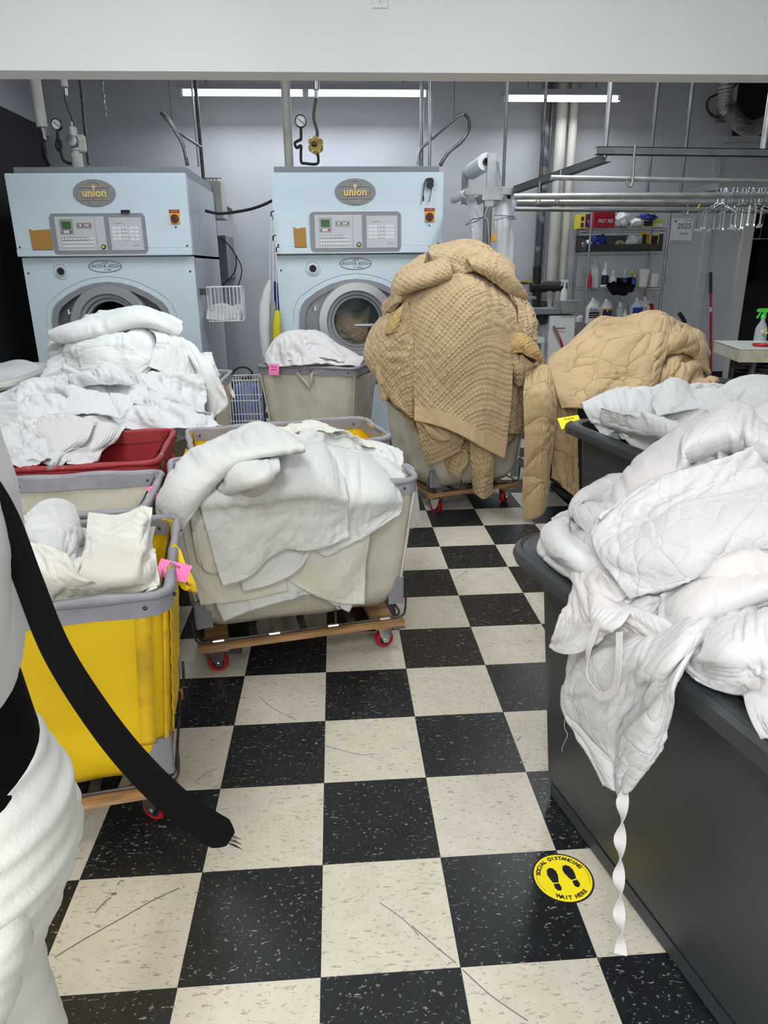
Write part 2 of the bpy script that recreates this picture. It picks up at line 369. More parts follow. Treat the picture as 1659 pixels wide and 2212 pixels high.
def canvas_bin(label, cx, cy, rot, W, D, H, cloth='canvas', rim='rim_grey', seed=0, bulge=.02, dolly=True, handles=True, taper=.06, patch='patch', seam=True, name='laundry_bin', zb=.165, stain=None, cast_ang=(.4, 2.2, -2.4, -.6)):
    r = thing(name, label, 'laundry bin', (cx, cy, 0), rot)
    rng = random.Random(seed); ph = [rng.uniform(0, 6) for _ in range(6)]
    N = 96; LV = 18
    def ringpts(w, d, rad):
        o = rrect(w, d, rad, 5); L = [0]
        for i in range(len(o)): a, b = o[i], o[(i+1) % len(o)]; L.append(L[-1]+math.hypot(a[0]-b[0], a[1]-b[1]))
        out = []
        for k in range(N):
            s = L[-1]*k/N; i = 0
            while L[i+1] < s: i += 1
            t = (s-L[i])/max(1e-9, L[i+1]-L[i]); a, b = o[i], o[(i+1) % len(o)]; out.append((a[0]+(b[0]-a[0])*t, a[1]+(b[1]-a[1])*t))
        return out
    def shell(inset, z0):
        rows = []
        for l in range(LV+1):
            t = l/LV; z = z0+(H-z0)*t; tp = taper*(1-t)+(.03*max(0, .12-t)/.12)
            pts = ringpts(W-2*tp-inset*2, D-2*tp-inset*2, .05-.015*t+.02*(1-t)); row = []
            for k, (x, y) in enumerate(pts):
                a = k/N*2*PI; b = bulge*math.sin(PI*min(1, t*1.02))**.7
                ex = max(abs(x)/(W/2), 0); ey = max(abs(y)/(D/2), 0); side = 1-min(1, (min(ex, ey))**2)
                b = b*side+.005*math.sin(t*26+3*math.sin(a*3+ph[0])+ph[1])*side*(1-t)+.004*math.sin(a*9+t*7+ph[2])*side
                nx, ny = (1 if x > 0 else -1, 0) if ex > ey*1.0 and abs(x) > W/2-.1 and ex > ey else (0, 1 if y > 0 else -1)
                row.append((x+nx*b, y+ny*b, z))
            rows.append(row)
        return rows
    m = MB(); ou = shell(0, zb); inn = shell(.006, zb+.008)[::-1]; rows = ou+inn; vs = [p for rw in rows for p in rw]; fs = []
    for i in range(len(rows)-1):
        for k in range(N): fs.append((i*N+k, i*N+(k+1) % N, (i+1)*N+(k+1) % N, (i+1)*N+k))
    fs += [tuple(range(N))[::-1], tuple((len(rows)-1)*N+k for k in range(N))]
    m._add(vs, fs); m.build('canvas_bag', cloth, r, angle=1.2)
    m = MB(); path = [(x, y, H) for x, y in ringpts(W+.012, D+.012, .045)]
    path = [(x, y, H-.004*math.sin(k*.5+ph[3])*(.5)-(.006 if False else 0)) for k, (x, y, _) in enumerate(path)]
    rr = [.0125+.002*math.sin(k*.9+ph[4]) for k in range(N)]
    m.tube(path, rr, 8, closed=True)
    for off, zz in ((.011, .05), (-.016, .048)):
        a = ringpts(W+off*2, D+off*2, .045+off*.5); b = ringpts(W+off*2-.002, D+off*2-.002, .045+off*.5); nv = len(a)
        vs = [(x, y, H+.002) for x, y in a]+[(x, y, H-zz+.002*math.sin(k*.8)) for k, (x, y) in enumerate(b)]; m._add(vs, [(k, (k+1) % nv, nv+(k+1) % nv, nv+k) for k in range(nv)])
    rb = m.build('rim_band', rim, r, angle=1.2)
    m = MB()
    for sx in (-1, 1):
        for sy in (-1, 1):
            for q in ((sx*(W/2-.05), sy*(D/2+.014), H-.026), (sx*(W/2+.014), sy*(D/2-.05), H-.026)): m.sph(q, .0055, 8)
    for q in ((.04, -D/2-.014, H-.024), (-.04, -D/2-.014, H-.024), (.04, D/2-.018, H-.024), (-.04, D/2-.018, H-.024), (W/2-.05, D/2-.018, H-.024), (-W/2+.05, D/2-.018, H-.024)): m.sph(q, .0055, 8)
    tag(m.build('rivets', 'steel_dark', rb), None, None, kind='stuff')
    if seam:
        for sx, sy in ((-1, -1), (1, -1), (1, 1), (-1, 1)):
            pts = []
            for l in range(LV+1):
                t = l/LV; z = zb+.02+(H-.05-zb-.02)*t; tp = taper*(1-t); pts.append((sx*(W/2-tp-.012+.004), sy*(D/2-tp-.012+.004), z))
            m = MB(); m.tube(pts, .006, 6); m.build('corner_piping', stain or cloth, r)
        for sy in (-1, 1):
            m = MB(); pts = [(0.0+.004*math.sin(l), sy*(D/2-taper*(1-l/10)+bulge*math.sin(PI*l/10)**.7+.0015), zb+.03+(H-.09-zb)*l/10) for l in range(11)]; m.tube(pts, .004, 6); m.build('centre_seam', 'yellow_stain' if stain else 'canvas', r)
    if stain:
        for sx, sy, face in ((-1, -1, 0), (1, -1, 0), (1, -1, 1), (1, 1, 1)):
            m = MB(); vs = []
            for l in range(25):
                t = l/24; z = zb+.12+(H-.05-zb-.12)*t; q = (z-zb)/(H-zb); tp = taper*(1-q); o_ = .0075+.0012*math.sin(l*2.1)
                for e in (.035, .072): vs.append((sx*(W/2-tp-e), sy*(D/2-tp+o_), z) if face == 0 else (sx*(W/2-tp+o_), sy*(D/2-tp-e), z))
            m._add(vs, [(2*l, 2*l+1, 2*l+3, 2*l+2) for l in range(24)]); o_ = m.build('seam_strip', stain, r); md = o_.modifiers.new('s', 'SOLIDIFY'); md.thickness = .004; md.offset = 0
    for sx, sy in ((-1, -1), (1, -1), (1, 1), (-1, 1)):
        tp = taper*.92; x, y = sx*(W/2-tp+.003), sy*(D/2-tp+.003); m = MB(); z0, z1 = zb+.015, zb+.125
        m.tube([(x-sx*.005, y-sy*.005, z0), (x-sx*.004, y-sy*.004, z1)], .012, 8)
        m.box((x-sx*.055, y-.002, z0), (x, y+.002, z1)); m.box((x-.002, y-sy*.055, z0), (x+.002, y, z1)); m.build('corner_patch', patch, r)
    if handles:
        for sx in (-1, 1):
            m = MB(); p = smooth_path([(sx*(W/2+.012), -.07, H-.05), (sx*(W/2+.035), -.05, H-.10), (sx*(W/2+.045), 0, H-.125), (sx*(W/2+.035), .05, H-.10), (sx*(W/2+.012), .07, H-.05)], 6)
            for a_, b_ in zip(p[:-1], p[1:]):
                d = (b_-a_).normalized(); u = Vector((1, 0, 0)); n = d.cross(u).normalized()*.0015; uu = Vector((0.011, 0, -.004))
                m._add([a_+uu+n, a_-uu+n, b_-uu+n, b_+uu+n, a_+uu-n, a_-uu-n, b_-uu-n, b_+uu-n], [(0, 1, 2, 3), (7, 6, 5, 4), (0, 3, 7, 4), (1, 5, 6, 2)])
            m.build('handle_strap', cloth, r)
    w2, d2 = W/2-taper-.005, D/2-taper-.005
    for sy in (-1, 1): m = MB(); m.box((-w2-.02, sy*d2-.03, .118), (w2+.02, sy*d2+.012, .140), .003); m.build('dolly_board', 'wood', r)
    for sx in (-1, 1): m = MB(); m.box((sx*(w2-.05)-.045, -d2, .096), (sx*(w2-.05)+.045, d2, .118), .003); m.build('cross_board', 'wood', r)
    m = MB(); loop = [(x, y, .147) for x, y in ringpts(2*w2+.03, 2*d2+.01, .05)]; m.tube(loop, .0045, 6, closed=True)
    for x in (-w2*.5, 0, w2*.5): m.box((x-.014, -d2, .145), (x+.014, d2, .149))
    for sx, sy in ((-1, -1), (1, -1), (1, 1), (-1, 1)): m.tube(smooth_path([(sx*(w2-.03), sy*(d2+.004), .147), (sx*(w2+.012), sy*(d2+.008), .152), (sx*(w2+.026), sy*(d2+.004), .175), (sx*(w2+.03), sy*(d2+.004), .24)], 5), .0045, 6)
    for sy in (-1, 1):
        for x in (-w2*.33, w2*.33): m.tube([(x, sy*(d2+.004), .147), (x, sy*(d2+.006), .21)], .0045, 6)
    m.build('wire_frame', 'steel_dark', r)
    for x in (-w2*.85, -w2*.3, w2*.3, w2*.85):
        for sy in (-1, 1): m = MB(); m.tube([(x-.02, sy*(d2+.005), .147), (x+.02, sy*(d2+.005), .147)], .0075, 8); m.build('frame_clip', 'zinc', r)
    for k, (sx, sy) in enumerate(((1, -1), (-1, -1), (-1, 1), (1, 1))): caster(r, sx*(w2-.05), sy*(d2-.04), cast_ang[k], k)
    return r
def corner_bin(label, FR, rot, W, D, H, **k):      # placed by its front right rim corner
    c, s = math.cos(rot), math.sin(rot); cx = FR[0]-c*W/2-s*D/2; cy = FR[1]-s*W/2+c*D/2
    return canvas_bin(label, cx, cy, rot, W, D, H, **k)
R_ = math.radians
bin_towel = corner_bin('beige canvas bin on a red-wheeled wooden dolly heaped with terry towels', (.353, 1.324), R_(11), .86, .54, .72, seed=1, bulge=.03, cast_ang=(.1, -.2, 2, 1), stain=None, taper=.05, zb=.195)
bin_back_yellow = corner_bin('yellow canvas bin with grey rim directly behind the towel bin', (.308, 1.985), R_(13.5), .86, .47, .72, cloth='canvas_yellow', seed=2)
bin_red = corner_bin('dark red canvas bin with worn taped rim at left', (-.656, 1.657), R_(5), 1.15, .60, .72, cloth='canvas_red', rim='rim_red', seed=3, patch='canvas_red')
bin_mid = corner_bin('empty beige canvas bin between the red bin and the front yellow bin', (-.56, 1.06), R_(5), 1.1, .46, .72, seed=4)
bin_yellow = corner_bin('yellow canvas bin with grey rim in the left foreground, wooden dolly below', (-.345, .435), R_(9.5), .88, .56, .72, cloth='canvas_yellow', seed=5, stain='yellow_stain', bulge=.012, taper=.05, cast_ang=(2.5, .3, 1, 2))
bin_b3 = corner_bin('beige canvas bin with rope handle in front of the right dry-cleaning machine', (.205, 3.70), R_(-20), .72, .52, .80, seed=6, bulge=.02, handles=False, rim='rim_grey')
bin_heap = corner_bin('beige canvas bin buried under the tall heap of white laundry', (-.63, 3.10), R_(0), 1.0, .62, .80, seed=7)
bin_tan = canvas_bin('tall beige canvas bin under the towering pile of tan quilts', .82, 3.32, R_(19), .70, .68, .80, seed=8, bulge=.04, taper=.05)
# rope handle of the beige bin
m = MB()
for sx in (-1, 1): m.tube(smooth_path([(sx*.06, -.27, .765), (sx*.05, -.285, .755), (sx*.03+.02, -.295, .72), (.035, -.295, .665)], 5), .011, 8)
m.build('rope_handle', 'cream_bag', bin_b3)
def note(label, P, rz, tilt, w, h, matn, lines, roll=0, ink='ink', size=.012):
    o = thing('paper_note', label, 'note', P, rz); M = Matrix.Rotation(tilt, 4, 'X') @ Matrix.Rotation(roll, 4, 'Y')
    m = MB(); m.M = M; nseg = 6
    vs = []; fs = []
    for k in range(nseg+1):
        t = k/nseg; y = -.004*math.sin(t*2.5)
        for x in (-w/2, w/2): vs += [(x, y, -h*t), (x, y+.0006, -h*t)]
    for k in range(nseg):
        b = k*4; fs += [(b, b+2, b+6, b+4), (b+1, b+5, b+7, b+3), (b, b+4, b+5, b+1), (b+2, b+3, b+7, b+6)]
    fs += [(0, 1, 3, 2)]; m._add(vs, fs); m.build('paper', matn, o)
    m = MB(); m.M = M
    for i, ln in enumerate(lines): m.text(ln, size, (0, -.0052, -h*.25-i*size*1.1), ext=.0003)
    if lines: m.build('writing', ink, o)
    return o
note('pink sticky note on the front rim of the beige bin with rope handle', at(592, 786, 3.79), R_(-20), R_(-8), .075, .075, 'pink_paper', ['Whole', 'souce'], size=.016)
note('pink note on the grey rim of the front yellow bin', at(382, 1214, .60), R_(0), R_(-40), .084, .048, 'pink_paper', ['Filbre', 'dry'], size=.013, roll=R_(16))
note('pink note on the right rim of the empty beige bin', atz(322, 1052, .735), R_(75), R_(-25), .04, .07, 'pink_paper', ['Nets', 'bin'], size=.012)
note('pink note tucked beside the tall white laundry heap', at(478, 832, 3.02), R_(10), R_(-5), .03, .05, 'pink_paper', [])
# ================================================================ PLASTIC TRUCKS
def truck(label, x, y, rot, W=.80, L=1.22, H=.755, m_='truck_grey', inx=.10, iny=.15, name='plastic_laundry_truck'):
    # origin at the rear-left rim corner; body extends +x and -y
    r = thing(name, label, 'laundry truck', (x, y, 0), rot)
    def ring(wi, li, rad, z): return [(a, b, z) for a, b in rrect(W-2*wi, L-2*li, rad, 8, W/2, -L/2)]
    prof = [(inx+.03, iny+.03, .05, .05), (inx, iny, .06, .075), (.065, .075, .10, H-.07), (.06, .07, .10, H-.035), (.005, .005, .13, H-.045), (0, 0, .13, H-.028), (.004, .004, .13, H-.012), (.016, .016, .12, H-.004), (.022, .022, .12, H-.008), (.028, .028, .115, H-.004), (.040, .040, .11, H), (.062, .070, .10, H-.006), (.070, .08, .095, H-.02), (.075, .09, .09, H-.08), (inx+.012, iny+.012, .06, .12), (inx+.04, iny+.04, .05, .10)]
    rings = [ring(*p) for p in prof]; n = len(rings[0]); vs = [q for rg in rings for q in rg]
    fs = [(i*n+k, i*n+(k+1) % n, (i+1)*n+(k+1) % n, (i+1)*n+k) for i in range(len(rings)-1) for k in range(n)]
    fs += [tuple(range(n)), tuple((len(rings)-1)*n+k for k in range(n))]
    m = MB(); m._add(vs, fs); m.build('tub', m_, r, angle=.6)
    m = MB(); m.prism(rrect(W-2*inx-.02, L-2*iny-.02, .05, 6, W/2, -L/2), .012, .05, 'xy'); m.build('base_skirt', m_, r)
    for sx in (inx+.08, W-inx-.08):
        for sy in (-iny-.1, -L+iny+.1):
            m = MB(); m.lathe([(0, -.012), (.03, -.012), (.034, 0), (.03, .012), (0, .012)], (sx, sy, .034), 'y', 16); m.build('wheel', 'black_rubber', r)
    return r
t1 = truck('dark grey plastic laundry truck in the right foreground overflowing with white quilts', .50, .665, R_(12.5), L=1.3)
t2 = truck('dark grey plastic truck with a yellow note on its corner, full of white sheets', 1.105, 2.14, R_(11))
t3 = truck('grey plastic truck beneath the sprawling pale tan quilt', 1.36, 3.56, R_(9), W=1.15, L=.66)
tl = truck('pale grey plastic tub at the left edge holding white bundles', -2.75, 3.95, R_(0), W=1.0, L=1.0, H=.86, m_='truck_light')
o = note('yellow sticky note folded over the corner of the grey truck', atz(1226, 900, .762), R_(-22), R_(-62), .10, .085, 'yellow_paper', ['Cora'], size=.022, roll=R_(-20))
# ================================================================ FLOOR STICKER
sk = thing('floor_sticker', 'round yellow social distancing sticker on the checkered floor', 'sticker', (.600, .217, 0), R_(8))
m = MB(); m.lathe([(0, .0008), (.076, .0008), (.076, 0.0002)], n=48); m.build('sticker_border', 'ink', sk)
m = MB(); m.lathe([(0, .0014), (.0715, .0014), (.0715, .0006)], n=48); m.build('sticker_face', 'yellow_stain' if False else 'yellow_paper', sk)
m = MB()
def arc_text(body, R, a0, da, size, flip=False):
    n = len(body)
    for i, ch in enumerate(body):
        if ch == ' ': continue
        a = a0+da*(i-(n-1)/2)
        m.text(ch, size, (R*math.cos(a), R*math.sin(a), .0018), Matrix.Rotation(a+(PI/2 if flip else -PI/2), 4, 'Z'), ext=.0002, off=.0006)
arc_text('SOCIAL DISTANCING', .0595, PI/2, -.150, .0145); arc_text('WAIT HERE', .0605, -PI/2, .150, .0145, True)
m.build('lettering', 'ink', sk)
m = MB()
for sx in (-1, 1):
    sole = [(sx*(.021+a), b) for a, b in [(-.004, -.012), (.010, -.010), (.013, .004), (.014, .016), (.010, .028), (.002, .034), (-.007, .032), (-.012, .022), (-.012, .010), (-.008, -.002)]]
    heel = [(sx*(.021+a), b) for a, b in [(-.004, -.016), (.010, -.014), (.012, -.026), (.008, -.034), (.001, -.036), (-.004, -.030)]]
    m.prism(sole if sx > 0 else sole[::-1], .0015, .0021, 'xy'); m.prism(heel if sx > 0 else heel[::-1], .0015, .0021, 'xy')
    a0 = (0 if sx > 0 else PI)-.55
    m.tube([(.0655*math.cos(a0+k*1.0/10), .0655*math.sin(a0+k*1.0/10), .0016) for k in range(11)], .0005, 4)
m.build('footprints', 'ink', sk)
m = MB()
def scuff(pix, w):
    P = smooth_path([atz(a, b, .0004) for a, b in pix], 5)
    for p, q in zip(P[:-1], P[1:]):
        n = (q-p).normalized().cross(Vector((0, 0, 1)))*w*.5; m._add([p-n, p+n, q+n, q-n], [(0, 1, 2, 3)])
for pix, w in (([(118, 2068), (180, 2030), (260, 1985), (330, 1945), (388, 1918)], .0035), ([(205, 1972), (225, 1950), (240, 1938)], .004), ([(240, 1932), (252, 1930)], .008), ([(253, 1912), (262, 1902), (268, 1904)], .003), ([(890, 2000), (930, 2035), (985, 2080)], .0025), ([(1000, 2095), (1060, 2150), (1140, 2205)], .0025), ([(820, 1950), (870, 1985), (905, 2020)], .002), ([(560, 1505), (590, 1530), (640, 1555)], .002), ([(700, 1610), (775, 1630), (810, 1628)], .002), ([(1117, 1600), (1125, 1592)], .004), ([(420, 1690), (445, 1670), (470, 1660)], .002), ([(985, 1250), (1000, 1240), (1012, 1232)], .003)): scuff(pix, w)
o = m.build('scuff_marks', 'print_grey', fl); o['kind'] = 'stuff'
# ================================================================ OUTLET ON HEADER
ol = thing('wall_outlet', 'white electrical outlet on the header wall at the top', 'outlet', (.290, 2.1, 2.448))
MB().box((-.029, -.006, -.054), (.029, 0, .054), .002).build('cover_plate', 'panel_pale', ol)
for s_ in (-1, 1):
    m = MB(); m.prism(ell(0, s_*.025, .013, .016, 20), -.0085, -.005); rc = m.build('socket', 'wall_white', ol)
    m = MB(); m.box((-.007, -.0095, s_*.025+.002), (-.005, -.0075, s_*.025+.009)); m.box((.004, -.0095, s_*.025+.002), (.006, -.0075, s_*.025+.009)); m.sph((0, -.0085, s_*.025-.008), .002, 8); m.build('slots', 'ink', rc)
# ================================================================ DRY-CLEANING MACHINES
def machine(label, ox, second):
    r = thing('dry_cleaning_machine', label, 'dry-cleaning machine', (ox, 4.72, 0))
    # lower cabinet front with arched opening
    ocx, ocz = .612, 1.0
    def arch(s=1.0, dx=0):
        pts = [(-.46, .55), (-.46, 1.02), (-.455, 1.10), (-.435, 1.165), (-.40, 1.21), (-.31, 1.272), (-.20, 1.325), (-.10, 1.352), (0, 1.362)]
        L = [(p[0]*s+dx, (p[1]-.95)*s+.95) for p in pts]; return [(ocx+a, b) for a, b in L]+[(ocx-a, b) for a, b in L[-2::-1]]
    A = arch(1.0)
    outer = [(.0, .55), (0, 1.02), (0, 1.10), (0, 1.3), (0, 1.54), (.3, 1.54), (.4, 1.54), (.5, 1.54), (.612, 1.54)]; outer = outer+[(1.285-a, b) for a, b in outer[-2::-1]]
    m = MB(); m.frame(outer, A, .03, .07); m.box((0, .03, .08), (1.285, .07, .55)); m.build('front_panel', 'machine_white', r, angle=.4)
    m = MB(); m.box((0, .07, .08), (.02, 1.35, 2.10)); m.box((1.265, .07, .08), (1.285, 1.35, 2.10)); m.box((0, 1.33, .08), (1.285, 1.35, 2.1)); m.box((0, .07, 1.53), (1.285, 1.35, 1.55)); m.build('side_panel', 'machine_side', r)
    m = MB(); m.box((.04, .1, 0), (1.24, 1.3, .08)); m.build('plinth', 'machine_dark', r)
    m = MB(); m.box((-.005, -.03, 1.548), (1.29, .06, 1.60), .004); m.box((-.005, -.022, 1.60), (1.29, .06, 2.118), .004); m.build('upper_fascia', 'machine_white', r)
    m = MB(); m.box((.01, .12, 2.10), (1.275, 1.35, 2.175), .004); m.build('top_cover', 'machine_grey', r)
    # surround
    B = arch(.90); Cc = arch(.80)
    m = MB(); m.frame(A, [(x, z) for x, z in B], .015, .075); m.build('door_surround', 'machine_grey', r, angle=.5)
    B2 = B+[(B[-1][0]+(B[0][0]-B[-1][0])*k/8, B[-1][1]) for k in range(1, 8)]; hc = [(ocx+.20*math.cos(math.atan2(b-1.035, a-ocx)), 1.035+.20*math.sin(math.atan2(b-1.035, a-ocx))) for a, b in B2]
    m = MB(); m.frame(B2, hc, .075, .085); m.build('surround_recess', 'machine_dark' if not second else 'machine_mid', r)
    dcz = 1.035
    def ring(r0, r1, y0, y1, nm, mt, par=r):
        m = MB(); m.lathe([(r0, y1), (r0, y0+.006), (r0+.006, y0), (r1-.006, y0), (r1, y0+.006), (r1, y1)], (ocx, 0, dcz), 'y', 56); return m.build(nm, mt, par, angle=.5)
    dr = ring(.235, .305, -.035, .08, 'door_ring', 'ring_metal' if second else 'machine_mid')
    ring(.205, .240, -.015, .08, 'inner_ring', 'machine_grey', dr); ring(.180, .207, .012, .10, 'gasket', 'machine_mid', dr)
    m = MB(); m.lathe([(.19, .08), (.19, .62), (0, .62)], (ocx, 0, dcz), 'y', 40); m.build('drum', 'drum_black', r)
    if second:
        m = MB(); m.lathe([(0, .02), (.18, .028), (.18, .034), (0, .026)], (ocx, 0, dcz), 'y', 40); m.build('door_glass', 'glass_door', dr)
        m = MB(); m.tube([(.59, -.06, 1.012), (.63, -.062, 1.012), (.67, -.064, 1.011), (.72, -.064, 1.01), (.78, -.062, 1.008), (.86, -.05, 1.005)], [.008, .012, .014, .015, .014, .012], 10)
        for k in range(4): m.tube([(.68+k*.016, -.064, 1.011), (.686+k*.016, -.064, 1.011)], .0165, 10)
        m.tube([(.86, -.05, 1.005), (.90, .03, 1.0)], .012, 8); m.build('door_handle', 'ring_metal', dr)
    m = MB(); m.box((ocx-.335, .045, 1.12), (ocx-.325, .078, 1.16)); m.box((ocx-.338, .05, 1.13), (ocx-.318, .06, 1.138)); m.build('door_latch', 'chrome', r)
    # raised contour around the arch and the port
    D1 = arch(1.10, 0); m = MB(); m.tube([(x, .028, z) for x, z in D1[1:-1]], .0022, 5); m.build('contour_line', 'machine_side', r)
    m = MB(); m.lathe([(.052, .03), (.055, .024), (.060, .03)], (.278, 0, 1.44), 'y', 28); m.build('port_bezel', 'machine_white', r)
    m = MB(); m.lathe([(.026, .03), (.028, .014), (.036, .014), (.037, .03)], (.278, 0, 1.44), 'y', 24); m.build('port_ring', 'ring_metal', r)
    m = MB(); m.lathe([(0, .022), (.027, .022)], (.278, 0, 1.44), 'y', 24); m.build('port_hole', 'drum_black', r)
    # screws
    for x, z, y in ((.022, 1.615, -.022), (1.255, 1.615, -.022), (.03, 1.43, .03), (1.25, 1.43, .03)):
        m = MB(); m.lathe([(0, y-.004), (.006, y-.003), (.008, y)], (x, 0, z), 'y', 10); m.build('screw', 'steel_dark', r)
    # model badge (lower) with lettering
    bd = MB(); bd.tube([(x, .026, z) for x, z in ell(.612, 1.474, .123, .042, 48)], .0022, 5, closed=True); bd.tube([(.49, .027, 1.474), (.515, .027, 1.474)], .0018, 5); bd.tube([(.71, .027, 1.474), (.735, .027, 1.474)], .0018, 5)
    bo = bd.build('model_badge', 'print_grey', r)
    m = MB(); m.text('NOVA 6055', .037, (.612, .028, 1.475), ext=.0012, sp=1.05); m.build('badge_lettering', 'print_grey', bo)
    m = MB(); m.text(('11/24', '12/14')[second], .020, (.612, .027, 1.50), ext=.0008); m.text(('k  Tank', '1k  Tank 2')[second], .016, (.63, .027, 1.449), ext=.0008); tag(m.build('handwriting', 'ink', bo), None, None, kind='stuff')
    # logo oval
    y = -.024; lo = MB(); lo.prism(ell(.620, 1.983, .154, .093, 56), -.027, -.020); lb = lo.build('logo_oval', 'logo_grey', r, angle=.5)
    m = MB(); rr_ = rrect(.232, .084, .008, 3, .620, 1.980); m.tube([(a, -.030, b) for a, b in rr_], .0026, 5, closed=True)
    m.tube([(a, -.030, b) for a, b in ell(.620, 1.980, .066, .082, 20, .62, PI-.62)], .0024, 5); m.tube([(a, -.030, b) for a, b in ell(.620, 1.980, .066, .082, 20, PI+.62, 2*PI-.62)], .0024, 5)
    m.tube([(.505, -.030, 1.980), (.735, -.030, 1.980)], .0016, 5); m.build('logo_outline', 'gold_line', lb)
    m = MB(); m.text('union', .078, (.620, -.032, 1.982), ext=.003, off=.0028, sp=1.02, xs=.98); m.prism(ell(.620, 2.024, .013, .013, 16), -.036, -.029); m.build('logo_lettering', 'gold', lb)
    # control panel
    cp = MB(); cp.prism(rrect(.694, .284, .032, 5, .617, 1.704), -.034, -.020); cb = cp.build('control_panel', 'machine_grey', r, angle=.5)
    MB().box((.307, -.037, 1.587), (.665, -.033, 1.824)).build('button_plate', 'panel_light', cb)
    MB().box((.700, -.037, 1.587), (.937, -.033, 1.816)).build('program_plate', 'panel_light', cb)
    MB().box((.595, -.0375, 1.587), (.597, -.0365, 1.824)).build('plate_joint', 'machine_dark', cb)
    MB().box((.340, -.039, 1.702), (.436, -.036, 1.806)).build('display_frame', 'machine_mid', cb)
    MB().box((.355, -.0405, 1.738), (.421, -.038, 1.790)).build('display', 'lcd', cb)
    MB().box((.462, -.039, 1.742), (.572, -.036, 1.782)).build('lamp_frame', 'machine_mid', cb)
    for k, c_ in enumerate(('green_btn', 'white_btn', 'white_btn', 'red_btn')):
        m = MB(); m.lathe([(0, -.043), (.008, -.042), (.009, -.037)], (.354+k*.020, 0, 1.717), 'y', 10); m.build('button', c_, cb)
    for k, c_ in enumerate(('green_btn', 'white_btn', 'red_btn', 'yellow_btn', 'white_btn', 'red_btn')):
        m = MB(); m.lathe([(0, -.043), (.006, -.042), (.007, -.037)], (.473+k*.0175, 0, 1.762), 'y', 10); m.build('lamp', c_, cb)
    me = None
    m = MB(); m.box((.342, -.0385, 1.656), (.535, -.0365, 1.682)); m.build('key_strip', 'machine_mid', cb)
    for row in range(3):
        for k in range(12):
            if me is None: m = MB(); m.lathe([(0, -.005), (.0065, -.004), (.0075, 0)], axis='y', n=8); b0 = m.build('key_button', 'white_btn', cb); me = b0
            else: b0 = me.copy(); C.objects.link(b0); b0.parent = cb
            b0.location = (.352+k*.0195, -.0385, 1.669-row*.0265)
    for row in range(4):
        for k in range(2):
            b0 = me.copy(); C.objects.link(b0); b0.parent = cb; b0.location = (.800+k*.021, -.0385, 1.742-row*.026)
        for x in (.716, .845): m = MB(); m.box((x, -.0385, 1.733-row*.026), (x+.066, -.0365, 1.751-row*.026)); m.build('label_strip', 'panel_pale', cb)
    m = MB(); m.text('control device', .010, (.77, -.0378, 1.775), ext=.0003); m.text('type 24', .012, (.88, -.0378, 1.62), ext=.0003)
    for row in range(4): m.text('reset', .008, (.749, -.0392, 1.742-row*.026), ext=.0002); m.text('stop', .008, (.878, -.0392, 1.742-row*.026), ext=.0002)
    tag(m.build('print', 'print_grey', cb), None, None, kind='stuff')
    m = MB(); m.lathe([(0, -.052), (.010, -.052), (.012, -.038)], (.640, 0, 1.612), 'y', 16); m.build('indicator', 'yellow_btn', cb)
    m = MB(); m.lathe([(.011, -.044), (.017, -.044), (.018, -.036)], (.640, 0, 1.612), 'y', 16); m.build('indicator_ring', 'black_plastic', cb)
    # main switch
    sw = MB(); sw.box((1.150, -.03, 1.770), (1.222, -.02, 1.844), .002); so = sw.build('main_switch', 'switch_yellow', r)
    MB().box((1.146, -.029, 1.846), (1.224, -.021, 1.868)).build('switch_sign', 'red_paint', so)
    m = MB(); m.text('DANGER', .012, (1.185, -.030, 1.857), ext=.0004); m.build('sign_print', 'yellow_btn', so)
    m = MB(); m.lathe([(0, -.052), (.026, -.050), (.031, -.03)], (1.185, 0, 1.806), 'y', 20); m.box((1.180, -.062, 1.786), (1.190, -.05, 1.826), .002); m.build('switch_knob', 'switch_knob', so)
    m = MB(); m.sph((1.185, -.024, 1.745), .006, 8); m.build('indicator', 'ink', so)
    # envelope
    m = MB(); x0, x1 = ((.148, .238) if second else (.115, .262)); m.prism([(x0, 1.592), (x1, 1.592), (x1-.002, 1.738), (x0+.05, 1.734), (x0+.028, 1.728), (x0-.004, 1.742)], -.030, -.0225); m.build('paper_envelope', 'envelope', r)
    return r
M1 = machine('pale blue dry-cleaning machine at left, behind the tall white laundry heap', -2.28, 0)
M2 = machine('pale blue dry-cleaning machine at right with quilts tumbling behind its glass door', -.36, 1)
MB().box((.80, -.05, 1.846), (.86, -.02, 1.866)).build('black_magnet', 'ink', M1)
tag(MB().prism([(0, 0)]*0+rrect(.05, .07, .015, 3), 0, .03).build('charger_plug', 'black_plastic'), 'black plug charger hanging on the right machine fascia', 'charger')
pl = bpy.data.objects['charger_plug']; pl.location = (-.36+1.185, 4.665, 2.04)
m = MB(); m.tube(smooth_path([(-.01, .005, .03), (-.035, .01, .02), (-.05, .01, -.05), (-.052, .01, -.09)], 5), .004, 6); m.tube([(-.052, .01, -.09), (-.052, .01, -.125)], .007, 6); m.tube(smooth_path([(.01, .005, -.03), (.005, .01, -.08), (-.005, .01, -.13)], 5), .003, 6); m.build('cable', 'black_plastic', pl)
